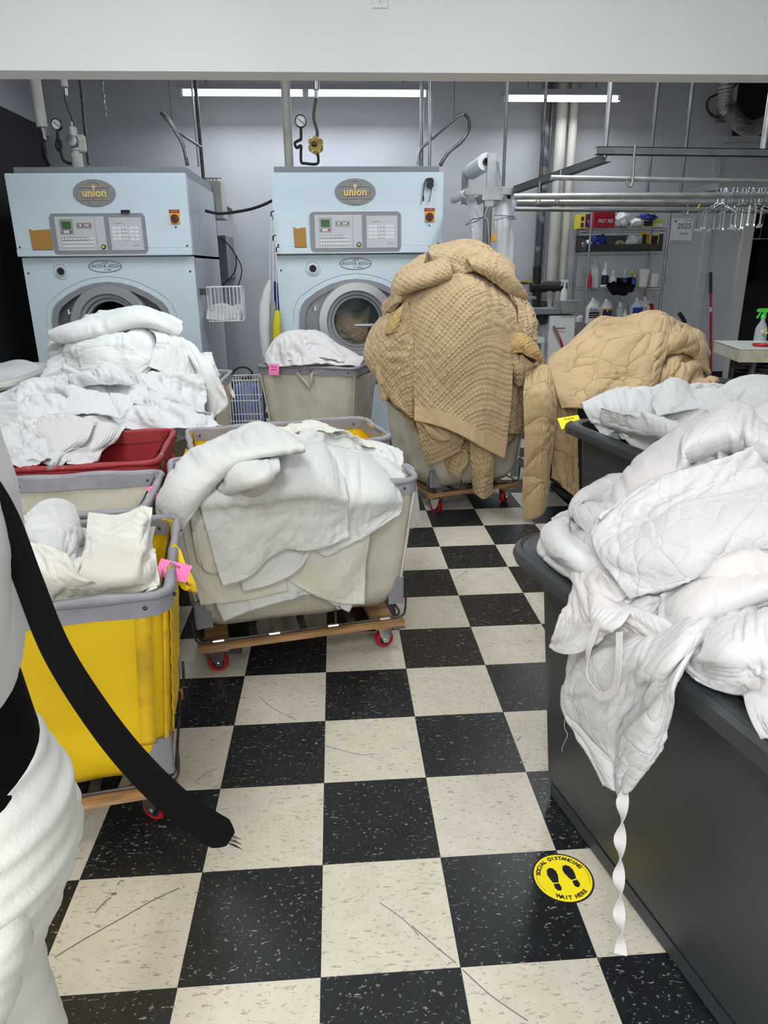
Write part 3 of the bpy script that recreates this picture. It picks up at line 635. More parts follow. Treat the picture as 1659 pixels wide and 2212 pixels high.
# ================================================================ CLOTH
def hplane(P, rot):         # vertical plane through P whose outward normal is local -y of a thing turned by rot
    return (np.array([P[0], P[1], 0.]), np.array([math.sin(rot), -math.cos(rot), 0.]))
def lplane(P, rot):         # outward normal local -x
    return (np.array([P[0], P[1], 0.]), np.array([-math.cos(rot), -math.sin(rot), 0.]))
PL = {'t': hplane((.353, 1.324), R_(11)), 's': lplane((.50, .665), R_(12.5)), 'y': hplane((-.338, .405), R_(9.5)),
      'u': lplane((1.105, 2.14), R_(11)), 'q': hplane((.80+.39*math.sin(R_(19)), 3.30-.39*math.cos(R_(19))), R_(19))}
def P3(c, dflt=None):
    x, y = c[0], c[1]; k = c[2] if len(c) > 2 else dflt
    if isinstance(k, tuple):
        if k[0] == 'z': return np.array(atz(x, y, k[1]))
        o, n = PL[k[0]]; d = ray(x, y); o = o+n*k[1]; return CP+d*((o-CP)@n)/(d@n)
    return np.array(at(x, y, k))
def cmr(G, n, axis):
    G = np.moveaxis(G, axis, 0); m = G.shape[0]; t = np.linspace(0, m-1, n); i = np.minimum(t.astype(int), m-2); f = (t-i)[:, None, None]
    g = lambda k: G[np.clip(k, 0, m-1)]
    a, b, c, d = g(i-1), g(i), g(i+1), g(i+2)
    a = np.where((i == 0)[:, None, None], 2*b-c, a); d = np.where((i == m-2)[:, None, None], 2*c-b, d)
    return np.moveaxis(.5*((2*b)+(c-a)*f+(2*a-5*b+4*c-d)*f*f+(3*b-a-3*c+d)*f**3), 0, axis)
def lin(G, n, axis):
    G = np.moveaxis(G, axis, 0); m = G.shape[0]; t = np.linspace(0, m-1, n); i = np.minimum(t.astype(int), m-2); f = (t-i).reshape(-1, *([1]*(G.ndim-1)))
    return np.moveaxis(G[i]*(1-f)+G[i+1]*f, 0, axis)
def nfield(rs, nv, nu, k):
    A = rs.standard_normal((k, k, 1)); return cmr(cmr(A, nv, 0), nu, 1)
def normals(X):
    du = np.gradient(X, axis=1); dv = np.gradient(X, axis=0); n = np.cross(du, dv); return n/(np.linalg.norm(n, axis=2, keepdims=True)+1e-9)
def relax(X, Tg, ru, rv, it, hold, rs, bend):
    nv, nu, _ = X.shape; diag = .5*(np.sqrt(ru[:-1]**2+rv[:, :-1]**2)+np.sqrt(ru[1:]**2+rv[:, 1:]**2))
    def con(A, B, L, k=1., only_short=False):
        d = B-A; l = np.sqrt((d*d).sum(2, keepdims=True))+1e-9; e = (l-L)/l
        if only_short: e = np.minimum(e, 0)
        c = d*(e*.5*k); return c
    for _ in range(it):
        X += (Tg-X)*hold
        for s in (0, 1):
            a, b = X[:, s:-1:2], X[:, s+1::2]; L = ru[:, s::2, None][:, :a.shape[1]]; a = a[:, :b.shape[1]]; L = L[:, :b.shape[1]]; c = con(a, b, L); X[:, s:s+2*b.shape[1]:2] += c; X[:, s+1:s+1+2*b.shape[1]:2] -= c
            a, b = X[s:-1:2], X[s+1::2]; L = rv[s::2, :, None]; a = a[:b.shape[0]]; L = L[:b.shape[0]]; c = con(a, b, L); X[s:s+2*b.shape[0]:2] += c; X[s+1:s+1+2*b.shape[0]:2] -= c
        D = np.zeros_like(X)
        c = con(X[:-1, :-1], X[1:, 1:], diag[:, :, None] if diag.ndim == 2 else diag, .25); D[:-1, :-1] += c; D[1:, 1:] -= c
        c = con(X[1:, :-1], X[:-1, 1:], diag[:, :, None], .25); D[1:, :-1] += c; D[:-1, 1:] -= c
        for k, st in bend:
            if nu > k+2 and nv > k+2:
                c = con(X[:, :-k], X[:, k:], (ru[:, :nu-k]*k*.96)[:, :, None], st, True); D[:, :-k] += c; D[:, k:] -= c
                c = con(X[:-k], X[k:], (rv[:nv-k]*k*.96)[:, :, None], st, True); D[:-k] += c; D[k:] -= c
        X += D*.5
    return X
def cloth(name, label, cat, rows, mt, res=(64, 64), ex=(1.12, 1.12), seed=0, thick=.004, dflt=None, amp=1., hold=.02, lv=3, band=None, group=None, soft=1.5, kind=None, fine=.5, uvrot=0, parent=None):
    rs = np.random.RandomState(seed+11)
    G = np.array([[P3(c, dflt) for c in r] for r in rows]); nv1, nu1 = res[1], res[0]
    X = None
    for L in range(lv):
        q = 2**(lv-1-L); nu, nv = max(8, nu1//q), max(8, nv1//q)
        Tg = cmr(cmr(G, nv, 0), nu, 1); du = np.linalg.norm(np.diff(Tg, axis=1), axis=2); dv = np.linalg.norm(np.diff(Tg, axis=0), axis=2)
        mod = np.clip(1+.7*nfield(np.random.RandomState(seed+5), nv, nu, 4)[:, :, 0], .15, 2.)
        fr = (1.15, 1.1, 1.)[L] if lv == 3 else 1.
        ru = du*(1+(ex[0]-1)*fr*mod[:, 1:]); rv = dv*(1+(ex[1]-1)*fr*mod[1:, :])
        sz = float(np.mean(du)+np.mean(dv))/2; nr = normals(Tg)
        if X is None: X = Tg+nr*nfield(rs, nv, nu, max(4, nu//4))*sz*1.5*amp
        else: X = lin(lin(X, nv, 0), nu, 1)+nr*nfield(rs, nv, nu, max(6, nu//3))*sz*(.30 if L == 1 else .11)*fine*2
        X = relax(X, Tg, ru, rv, (45, 30, 22)[L] if lv == 3 else 50, hold*(.5, .8, 1)[L], rs, [(2, .30*soft), (4, .12*soft)]+([(7, .07*soft)] if L else []))
    nv, nu, _ = X.shape
    U = np.concatenate([np.zeros((nv, 1)), np.cumsum(ru, 1)], 1); V = np.concatenate([np.zeros((1, nu)), np.cumsum(rv, 0)], 0)
    if uvrot: cu, su = math.cos(uvrot), math.sin(uvrot); U2, V2 = U*cu-V*su, U*su+V*cu
    else: U2, V2 = U, V
    E = np.minimum(np.minimum(U, U[:, -1:]-U), np.minimum(V, V[-1:]-V))
    org = X.reshape(-1, 3).mean(0); X = X-org
    me = bpy.data.meshes.new(name); idx = np.arange(nv*nu).reshape(nv, nu)
    F = np.stack([idx[:-1, :-1], idx[1:, :-1], idx[1:, 1:], idx[:-1, 1:]], 2).reshape(-1, 4)
    me.from_pydata(X.reshape(-1, 3).tolist(), [], F.tolist()); me.materials.append(MT[mt])
    uvl = me.uv_layers.new(name='UVMap'); li = np.empty(len(me.loops), dtype=np.int32); me.loops.foreach_get('vertex_index', li)
    uvl.data.foreach_set('uv', np.stack([U2.ravel()[li], V2.ravel()[li]], 1).ravel().astype(np.float32))
    a = me.attributes.new('edge', 'FLOAT', 'POINT'); a.data.foreach_set('value', E.ravel().astype(np.float32))
    me.polygons.foreach_set('use_smooth', [True]*len(me.polygons))
    if band:
        me.materials.append(MT[band[0]]); mi = np.zeros((nv-1, nu-1), dtype=np.int32); V0 = V[-1:, :-1]-V[1:, :-1]
        if 'b' in band[2]: mi[(V[-1:, :-1]-V[1:, :-1]) < band[1]] = 1
        if 'l' in band[2]: mi[U[:-1, 1:] < band[1]] = 1
        if 'r' in band[2]: mi[(U[:-1, -1:]-U[:-1, 1:]) < band[1]] = 1
        if 't' in band[2]: mi[V[1:, :-1] < band[1]] = 1
        me.polygons.foreach_set('material_index', mi.ravel())
    me.update()
    o = bpy.data.objects.new(name, me); C.objects.link(o); o.location = org
    md = o.modifiers.new('thickness', 'SOLIDIFY'); md.thickness = thick; md.offset = 0
    tag(o, label, cat, group, kind); return o
def flip(rows): return [r[::-1] for r in rows]
#------------------------------------------------ towels on the beige bin
TT = lambda k: ('t', k)
tw = 'terry towels draped over the beige bin'
# bulk of the load inside the bin
cloth('towel_load', 'packed white towels filling the beige bin under the draped ones', 'towels', [
 [(392, 1005, 1.62), (480, 975, 1.66), (600, 955, 1.68), (720, 955, 1.70), (845, 995, 1.68)],
 [(392, 1025, 1.52), (480, 975, 1.58), (600, 955, 1.58), (720, 955, 1.60), (848, 1008, 1.58)],
 [(395, 1060, 1.35), (480, 1000, 1.42), (600, 970, 1.45), (720, 970, 1.48), (862, 1030, 1.45)],
 [(405, 1110, TT(-.03)), (480, 1090, TT(-.02)), (600, 1080, TT(-.01)), (720, 1070, TT(0)), (850, 1068, TT(-.03))]], 'towel', (80, 60), (1.2, 1.2), 3, kind='stuff')
cloth('terry_towel', 'aged cream towel hanging lowest, its hem nearest the dolly boards', 'towel', [
 [(400, 1090, TT(.03)), (520, 1090, TT(.03)), (640, 1090, TT(.03)), (720, 1090, TT(.03))],
 [(430, 1180, TT(.035)), (540, 1180, TT(.035)), (640, 1170, TT(.03)), (730, 1170, TT(.03))],
 [(455, 1260, TT(.035)), (560, 1250, TT(.035)), (650, 1240, TT(.03)), (735, 1230, TT(.03))],
 [(484, 1338, TT(.03)), (565, 1308, TT(.035)), (650, 1285, TT(.03)), (745, 1268, TT(.03))]], 'towel', (64, 64), (1.06, 1.03), 5, group=None)
cloth('terry_towel', 'long towel reaching down toward the left dolly clip with a straight ribbed hem', 'towel', [
 [(385, 1080, TT(.05)), (440, 1085, TT(.05)), (520, 1090, TT(.05)), (600, 1090, TT(.05))],
 [(398, 1160, TT(.05)), (450, 1165, TT(.055)), (520, 1165, TT(.055)), (605, 1165, TT(.05))],
 [(415, 1235, TT(.05)), (465, 1240, TT(.055)), (535, 1235, TT(.055)), (612, 1225, TT(.05))],
 [(436, 1300, TT(.045)), (480, 1302, TT(.055)), (545, 1296, TT(.05)), (622, 1274, TT(.05))]], 'towel_aged', (64, 64), (1.06, 1.03), 6)
cloth('terry_towel', 'yellowed towel peeking out at the left end of the beige bin', 'towel', [
 [(362, 1080, TT(.03)), (390, 1078, TT(.03)), (440, 1080, TT(.03))],
 [(382, 1150, TT(.03)), (410, 1150, TT(.04)), (450, 1150, TT(.03))],
 [(396, 1220, TT(.03)), (420, 1220, TT(.04)), (460, 1220, TT(.03))],
 [(415, 1278, TT(.025)), (432, 1280, TT(.03)), (468, 1262, TT(.03))]], 'towel_aged', (40, 56), (1.08, 1.03), 7)
cloth('terry_towel', 'cream-tinted towel just left of the large front towel', 'towel', [
 [(408, 1075, TT(.075)), (440, 1080, TT(.075)), (500, 1085, TT(.07))],
 [(414, 1120, TT(.075)), (445, 1125, TT(.08)), (505, 1125, TT(.07))],
 [(420, 1180, TT(.07)), (450, 1185, TT(.075)), (510, 1180, TT(.07))],
 [(428, 1212, TT(.07)), (458, 1236, TT(.075)), (520, 1238, TT(.07))]], 'towel_aged', (44, 52), (1.08, 1.04), 8)
cloth('terry_towel', 'white towel with a diagonal hem under the large front towel', 'towel', [
 [(500, 1100, TT(.07)), (580, 1095, TT(.07)), (640, 1090, TT(.07)), (690, 1090, TT(.07))],
 [(505, 1160, TT(.07)), (580, 1155, TT(.07)), (645, 1140, TT(.07)), (690, 1130, TT(.07))],
 [(515, 1220, TT(.07)), (580, 1210, TT(.07)), (640, 1190, TT(.07)), (690, 1165, TT(.07))],
 [(525, 1276, TT(.065)), (580, 1262, TT(.07)), (635, 1232, TT(.07)), (672, 1184, TT(.07))]], 'towel', (56, 56), (1.05, 1.03), 9)
cloth('terry_towel', 'creamy towel hanging right of centre, its pointed corner showing a care tag', 'towel', [
 [(640, 1110, TT(.055)), (700, 1100, TT(.055)), (760, 1095, TT(.055)), (800, 1090, TT(.055))],
 [(630, 1180, TT(.055)), (690, 1180, TT(.06)), (750, 1175, TT(.06)), (798, 1165, TT(.055))],
 [(620, 1238, TT(.05)), (680, 1250, TT(.055)), (740, 1248, TT(.06)), (792, 1235, TT(.05))],
 [(610, 1246, TT(.05)), (665, 1274, TT(.05)), (725, 1302, TT(.055)), (784, 1302, TT(.05))]], 'towel_aged', (60, 60), (1.05, 1.04), 10)
ct = cloth('terry_towel', 'narrow white towel edge with a small care tag below the creamy towel', 'towel', [
 [(640, 1230, TT(.035)), (700, 1240, TT(.035)), (770, 1240, TT(.035))],
 [(650, 1250, TT(.035)), (710, 1270, TT(.035)), (772, 1270, TT(.035))],
 [(662, 1262, TT(.035)), (712, 1298, TT(.035)), (756, 1324, TT(.035))]], 'towel', (40, 30), (1.03, 1.02), 11)
tg = at(733, 1311, 1.21); m = MB(); m.M = Matrix.Translation(-ct.location) @ Matrix.Translation(P3((733, 1311, TT(.06)))) @ Matrix.Rotation(R_(11), 4, 'Z') @ Matrix.Rotation(R_(-35), 4, 'Y'); m.box((-.009, -.001, -.006), (.009, .001, .006)); t_ = m.build('care_tag', 'white_paper', ct)
m = MB(); m.M = Matrix.Translation(-ct.location) @ Matrix.Translation(P3((733, 1311, TT(.0615)))) @ Matrix.Rotation(R_(11), 4, 'Z') @ Matrix.Rotation(R_(-35), 4, 'Y')
for k in (-.004, -.0015, .001, .0035): m.box((-.007, -.0014, k), (.007, -.0008, k+.0012))
m.build('tag_print', 'ink', t_)
cloth('terry_towel', 'large white towel with rounded right end spread over the front of the bin', 'towel', [
 [(650, 990, 1.42), (700, 965, 1.46), (760, 975, 1.48), (820, 1010, 1.46), (850, 1036, 1.40)],
 [(640, 1050, TT(.075)), (700, 1040, TT(.08)), (760, 1040, TT(.08)), (825, 1050, TT(.08)), (862, 1066, TT(.04))],
 [(650, 1110, TT(.09)), (700, 1110, TT(.10)), (760, 1105, TT(.10)), (820, 1095, TT(.09)), (866, 1088, TT(.06))],
 [(665, 1165, TT(.085)), (705, 1165, TT(.09)), (760, 1145, TT(.09)), (815, 1118, TT(.08)), (864, 1102, TT(.06))],
 [(690, 1196, TT(.08)), (712, 1200, TT(.085)), (762, 1170, TT(.085)), (812, 1138, TT(.08)), (860, 1112, TT(.06))]], 'towel', (72, 72), (1.07, 1.05), 12)
cloth('terry_towel', 'broad bright white towel hanging down the middle of the bin front', 'towel', [
 [(470, 1010, 1.42), (560, 968, 1.47), (640, 955, 1.50), (690, 960, 1.50), (730, 985, 1.46)],
 [(440, 1050, TT(.09)), (530, 1030, TT(.10)), (620, 1020, TT(.11)), (690, 1020, TT(.11)), (742, 1040, TT(.10))],
 [(442, 1110, TT(.11)), (530, 1100, TT(.12)), (620, 1090, TT(.125)), (690, 1090, TT(.125)), (746, 1100, TT(.11))],
 [(458, 1185, TT(.105)), (530, 1175, TT(.115)), (610, 1150, TT(.12)), (685, 1145, TT(.12)), (750, 1135, TT(.11))],
 [(481, 1263, TT(.10)), (540, 1248, TT(.10)), (600, 1195, TT(.11)), (680, 1186, TT(.115)), (750, 1160, TT(.11))]], 'towel', (84, 84), (1.08, 1.04), 13)
cloth('terry_towel', 'thick rolled towel arching from the top of the load down to the left', 'towel', [
 [(342, 1068, ('z', .70)), (372, 1020, ('z', .76)), (418, 984, ('z', .81)), (480, 955, ('z', .86)), (560, 934, ('z', .90)), (640, 950, ('z', .90))],
 [(330, 1100, ('z', .685)), (360, 1042, ('z', .79)), (420, 1000, ('z', .85)), (490, 970, ('z', .90)), (570, 950, ('z', .935)), (650, 965, ('z', .92))],
 [(345, 1130, ('z', .66)), (392, 1075, ('z', .77)), (440, 1028, ('z', .84)), (505, 992, ('z', .89)), (580, 968, ('z', .92)), (655, 978, ('z', .905))],
 [(384, 1165, ('z', .62)), (420, 1098, ('z', .73)), (462, 1048, ('z', .80)), (520, 1008, ('z', .85)), (590, 985, ('z', .88)), (652, 984, ('z', .88))]], 'towel', (96, 48), (1.06, 1.14), 14, thick=.007)
cloth('terry_towel', 'short towel rolled into a tube below the arching one', 'towel', [
 [(478, 1034, ('z', .80)), (510, 1010, ('z', .83)), (550, 996, ('z', .86)), (600, 985, ('z', .87))],
 [(476, 1046, ('z', .80)), (514, 1030, ('z', .85)), (556, 1015, ('z', .88)), (598, 1003, ('z', .88))],
 [(488, 1056, ('z', .77)), (520, 1050, ('z', .82)), (562, 1038, ('z', .85)), (590, 1020, ('z', .86))],
 [(500, 1056, ('z', .74)), (525, 1060, ('z', .77)), (566, 1055, ('z', .79)), (578, 1036, ('z', .82))]], 'towel', (48, 48), (1.08, 1.15), 15, thick=.007)
cloth('white_sheet', 'crumpled white sheet on top of the towel load near the yellow bin', 'sheet', [
 [(455, 965, 1.68), (530, 930, 1.70), (600, 922, 1.70), (680, 915, 1.70), (740, 940, 1.70), (815, 955, 1.68)],
 [(445, 975, 1.64), (525, 935, 1.65), (610, 925, 1.65), (690, 920, 1.65), (750, 945, 1.65), (835, 965, 1.64)],
 [(430, 985, 1.58), (530, 950, 1.58), (620, 935, 1.58), (700, 935, 1.58), (770, 950, 1.58), (850, 985, 1.58)]], 'sheet_cream', (90, 40), (1.16, 1.12), 16)
cloth('terry_towel', 'folded towel slung over the right rear rim of the beige bin', 'towel', [
 [(690, 945, 1.66), (760, 945, 1.68), (820, 958, 1.68), (860, 980, 1.62)],
 [(700, 965, 1.56), (770, 965, 1.58), (825, 975, 1.58), (868, 1000, 1.52)],
 [(720, 1000, 1.50), (775, 1000, 1.52), (828, 1012, 1.52), (850, 1030, 1.48)],
 [(735, 1030, 1.47), (790, 1030, 1.47), (832, 1040, 1.47), (852, 1050, 1.45)]], 'towel', (64, 56), (1.14, 1.08), 17)
cloth('terry_towel', 'towel end dangling behind the right side of the beige bin', 'towel', [
 [(868, 1005, 1.66), (885, 1010, 1.66), (895, 1020, 1.66)], [(880, 1060, 1.72), (893, 1060, 1.72), (900, 1062, 1.72)], [(885, 1110, 1.72), (897, 1110, 1.72), (905, 1108, 1.72)], [(886, 1138, 1.70), (896, 1136, 1.70), (903, 1128, 1.70)]], 'towel', (24, 40), (1.2, 1.03), 18)
#------------------------------------------------ foreground truck: white quilts
SS = lambda k: ('s', k); Z = lambda k: ('z', k)
cloth('quilt_load', 'mass of white quilts filling the foreground grey truck', 'quilts', [
 [(1200, 1135, Z(.76)), (1300, 1080, .95), (1450, 980, .98), (1600, 900, .98), (1800, 860, .98)],
 [(1190, 1160, Z(.77)), (1300, 1110, Z(.86)), (1450, 1030, Z(.98)), (1600, 960, Z(1.04)), (1800, 930, Z(1.02))],
 [(1215, 1230, Z(.76)), (1320, 1200, Z(.84)), (1480, 1150, Z(.93)), (1640, 1100, Z(.97)), (1850, 1080, Z(.95))],
 [(1290, 1330, Z(.76)), (1400, 1330, Z(.80)), (1560, 1300, Z(.86)), (1720, 1300, Z(.88)), (1950, 1300, Z(.88))],
 [(1480, 1420, Z(.755)), (1560, 1450, Z(.79)), (1680, 1500, Z(.80)), (1850, 1600, Z(.80)), (2100, 1700, Z(.78))]], 'lining_white', (110, 90), (1.18, 1.18), 30, kind='stuff')
cloth('white_sheet', 'crumpled white sheet lump lying in the near corner of the foreground truck', 'sheet', [
 [(1189, 1130, Z(.79)), (1225, 1124, Z(.80)), (1262, 1130, Z(.82))],
 [(1166, 1170, Z(.775)), (1215, 1160, Z(.85)), (1290, 1165, Z(.86))],
 [(1180, 1200, Z(.765)), (1225, 1205, Z(.83)), (1310, 1215, Z(.84))],
 [(1232, 1240, Z(.762)), (1265, 1245, Z(.80)), (1330, 1250, Z(.82))]], 'sheet', (56, 56), (1.14, 1.14), 31, thick=.006)
cloth('white_sheet', 'puffy white sheet mound at the rear left of the foreground truck', 'sheet', [
 [(1256, 1120, Z(.80)), (1275, 1082, .88), (1320, 1058, .9), (1385, 1044, .92), (1460, 1000, .92), (1490, 975, .92)],
 [(1258, 1140, Z(.86)), (1290, 1105, Z(.90)), (1345, 1080, Z(.93)), (1410, 1060, Z(.96)), (1480, 1030, Z(.99)), (1540, 1010, Z(1.0))],
 [(1275, 1168, Z(.84)), (1315, 1140, Z(.89)), (1380, 1115, Z(.92)), (1450, 1090, Z(.95)), (1520, 1070, Z(.97)), (1600, 1050, Z(.98))]], 'sheet', (84, 44), (1.12, 1.16), 32, thick=.006)
cloth('white_quilt', 'peaked fold of white quilt forming a hollow at the top of the foreground heap', 'quilt', [
 [(1470, 985, .84), (1484, 910, .84), (1536, 884, .86), (1604, 892, .84), (1670, 925, .80), (1760, 935, .76)],
 [(1468, 1005, Z(1.0)), (1484, 955, Z(1.06)), (1540, 915, Z(1.10)), (1605, 915, Z(1.11)), (1680, 945, Z(1.10)), (1780, 965, Z(1.08))],
 [(1440, 1030, Z(.99)), (1500, 1010, Z(1.01)), (1550, 990, Z(1.02)), (1610, 985, Z(1.03)), (1690, 990, Z(1.05)), (1790, 1010, Z(1.04))]], 'quilt_white', (80, 44), (1.10, 1.14), 33, thick=.008)
cloth('white_quilt', 'broad white quilted flap with a stitched hem across the middle of the foreground heap', 'quilt', [
 [(1300, 1118, Z(.93)), (1385, 1052, Z(.99)), (1480, 1020, Z(1.03)), (1580, 985, Z(1.07)), (1700, 950, Z(1.08)), (1820, 920, Z(1.08))],
 [(1279, 1150, Z(.90)), (1370, 1110, Z(.95)), (1470, 1080, Z(.99)), (1580, 1050, Z(1.02)), (1700, 1030, Z(1.03)), (1840, 1010, Z(1.03))],
 [(1300, 1205, Z(.87)), (1385, 1180, Z(.92)), (1480, 1150, Z(.96)), (1580, 1125, Z(.99)), (1710, 1110, Z(1.0)), (1860, 1100, Z(1.0))],
 [(1335, 1250, Z(.85)), (1410, 1235, Z(.89)), (1490, 1210, Z(.93)), (1580, 1175, Z(.96)), (1720, 1165, Z(.97)), (1870, 1160, Z(.97))],
 [(1366, 1288, Z(.83)), (1440, 1272, Z(.87)), (1500, 1245, Z(.90)), (1565, 1200, Z(.94)), (1700, 1178, Z(.96)), (1880, 1180, Z(.96))]], 'quilt_white', (110, 84), (1.035, 1.03), 34, thick=.011, fine=.35)
cloth('white_quilt', 'white quilt corner jutting left over the truck rim above the long drape', 'quilt', [
 [(1245, 1196, Z(.83)), (1290, 1215, Z(.845)), (1340, 1250, Z(.84)), (1375, 1290, Z(.82))],
 [(1236, 1240, Z(.80)), (1275, 1265, Z(.81)), (1320, 1290, Z(.81)), (1360, 1312, Z(.79))],
 [(1230, 1305, SS(.03)), (1262, 1320, SS(.04)), (1300, 1330, SS(.04)), (1345, 1340, SS(.03))],
 [(1205, 1365, SS(.06)), (1240, 1372, SS(.06)), (1278, 1366, SS(.05)), (1310, 1362, SS(.04))],
 [(1182, 1395, SS(.07)), (1222, 1408, SS(.07)), (1262, 1400, SS(.055)), (1290, 1385, SS(.045))]], 'lining_white', (64, 76), (1.10, 1.07), 35, thick=.006)
cloth('white_quilt', 'long white quilt hanging over the truck side and tapering to a twisted tie', 'quilt', [
 [(1380, 1290, Z(.82)), (1440, 1285, Z(.85)), (1520, 1250, Z(.87)), (1600, 1215, Z(.90)), (1700, 1200, Z(.90))],
 [(1300, 1350, SS(.02)), (1370, 1350, SS(.0)), (1440, 1340, Z(.80)), (1540, 1310, Z(.83)), (1680, 1270, Z(.85))],
 [(1245, 1410, SS(.03)), (1320, 1420, SS(.035)), (1390, 1410, SS(.03)), (1470, 1390, SS(.02)), (1560, 1340, Z(.79))],
 [(1230, 1480, SS(.035)), (1290, 1500, SS(.05)), (1360, 1500, SS(.035)), (1425, 1480, SS(.045)), (1484, 1420, SS(.02))],
 [(1222, 1530, SS(.03)), (1275, 1570, SS(.05)), (1340, 1580, SS(.03)), (1400, 1560, SS(.05)), (1450, 1525, SS(.03))],
 [(1262, 1590, SS(.03)), (1300, 1630, SS(.045)), (1342, 1650, SS(.02)), (1385, 1630, SS(.045)), (1430, 1600, SS(.03))],
 [(1308, 1690, SS(.03)), (1325, 1705, SS(.035)), (1342, 1716, SS(.02)), (1362, 1698, SS(.035)), (1385, 1668, SS(.03))]], 'quilt_white', (96, 120), (1.10, 1.04), 36, thick=.007)
cloth('white_quilt', 'smooth rope of white quilt running diagonally beside the flap hem', 'quilt', [
 [(1430, 1290, Z(.845)), (1500, 1262, Z(.87)), (1580, 1228, Z(.90)), (1680, 1205, Z(.92)), (1800, 1200, Z(.92))],
 [(1420, 1330, Z(.82)), (1500, 1310, Z(.87)), (1590, 1275, Z(.90)), (1690, 1245, Z(.92)), (1810, 1240, Z(.92))],
 [(1440, 1400, Z(.775)), (1500, 1370, Z(.81)), (1590, 1320, Z(.86)), (1690, 1290, Z(.88)), (1820, 1290, Z(.88))]], 'lining_white', (84, 40), (1.05, 1.10), 37, thick=.009)
cloth('white_sheet', 'rumpled white sheets bulging over the near rim at the right edge', 'sheet', [
 [(1520, 1360, Z(.83)), (1570, 1325, Z(.86)), (1640, 1305, Z(.88)), (1760, 1310, Z(.88))],
 [(1500, 1400, Z(.81)), (1560, 1385, Z(.86)), (1640, 1370, Z(.88)), (1780, 1380, Z(.88))],
 [(1486, 1430, Z(.775)), (1560, 1440, Z(.82)), (1650, 1440, Z(.84)), (1800, 1460, Z(.84))],
 [(1512, 1466, Z(.762)), (1570, 1492, Z(.77)), (1640, 1510, Z(.775)), (1800, 1560, Z(.78))]], 'sheet', (80, 64), (1.16, 1.16), 38)
cloth('white_pillowcase', 'white cloth corner resting on the near rim at the far right edge', 'pillowcase', [
 [(1640, 1455, Z(.81)), (1690, 1450, Z(.83)), (1780, 1460, Z(.84))], [(1618, 1490, Z(.79)), (1680, 1490, Z(.82)), (1790, 1510, Z(.82))], [(1620, 1550, SS(.02)), (1670, 1560, SS(.01)), (1790, 1600, SS(.0))], [(1650, 1584, SS(.03)), (1700, 1600, SS(.03)), (1800, 1650, SS(.03))]], 'sheet', (44, 44), (1.06, 1.06), 39, thick=.008)
def ribbon(name, label, cat, pts, w, m_, th=.0012, parent=None):
    # pts: (centre, width direction) pairs
    P = smooth_path([p for p, _ in pts], 8); D = smooth_path([d for _, d in pts], 8); m = MB(); vs = []; N = len(P)
    for k, (p, d) in enumerate(zip(P, D)):
        d = Vector(d).normalized(); t = (P[min(k+1, N-1)]-P[max(k-1, 0)]).normalized(); d = (d-t*d.dot(t)); d = d.normalized() if d.length > 1e-4 else t.orthogonal(); n = t.cross(d)*th*.5; h = d*w*.5
        vs += [p-h-n, p+h-n, p+h+n, p-h+n]
    fs = [(0, 3, 2, 1), (4*N-4, 4*N-3, 4*N-2, 4*N-1)]
    for k in range(N-1):
        for a in range(4): b = (a+1) % 4; fs.append((4*k+a, 4*k+b, 4*k+4+b, 4*k+4+a))
    m._add(vs, fs); o = m.build(name, m_, parent, angle=1.2)
    if label: tag(o, label, cat)
    return o
V = lambda c: Vector(P3(c))
sx_ = Vector((-PL['s'][1][1], PL['s'][1][0], 0)); no_ = Vector(PL['s'][1])
if sx_.y > 0: sx_ = -sx_
ribbon('quilt_tie_loop', 'white ribbon loop dangling in front of the long quilt drape', 'tie', [
 (V((1292, 1345, SS(.07))), sx_), (V((1272, 1400, SS(.085))), sx_), (V((1268, 1450, SS(.085))), sx_*.8+no_*.6), (V((1283, 1492, SS(.085))), sx_*.6+Vector((0, 0, .6))), (V((1306, 1504, SS(.085))), Vector((0, 0, 1))), (V((1328, 1485, SS(.085))), -sx_*.6+Vector((0, 0, .6))), (V((1336, 1430, SS(.085))), -sx_), (V((1338, 1365, SS(.07))), -sx_)], .016, 'lining_white')
tp = []; n = 26
for k in range(n+1):
    t = k/n; y = 1690+(2062-1690)*t; x = 1348-8*math.sin(t*3)-6*t; a = t*PI*4.6+.5
    tp.append((V((x, y, SS(.035+.02*t))), sx_*math.cos(a)+no_*math.sin(a)))
ribbon('quilt_tie', 'long twisted white tie hanging from the quilt tip almost to the floor', 'tie', tp, .024, 'lining_white')
m = MB(); m.tube(smooth_path([V((1222, 1545, SS(.04))), V((1219, 1570, SS(.045))), V((1226, 1588, SS(.045))), V((1216, 1610, SS(.045))), V((1214, 1624, SS(.045)))], 6), .0005, 4); tag(m.build('loose_thread', 'lining_white'), 'loose white thread trailing from the frayed quilt edge', 'thread')
o = ribbon('hanging_strap', None, None, [(Vector(q), Vector((.3, .8, .3))) for q in (at(372, 1178, .70), at(384, 1190, .70), at(395, 1222, .66), at(411, 1258, .62), at(398, 1268, .60), at(380, 1240, .58), at(366, 1225, .56))], .016, 'canvas_yellow', .002)
o.parent = bin_yellow; o.matrix_parent_inverse = (Matrix.Translation(bin_yellow.location) @ bin_yellow.rotation_euler.to_matrix().to_4x4()).inverted()
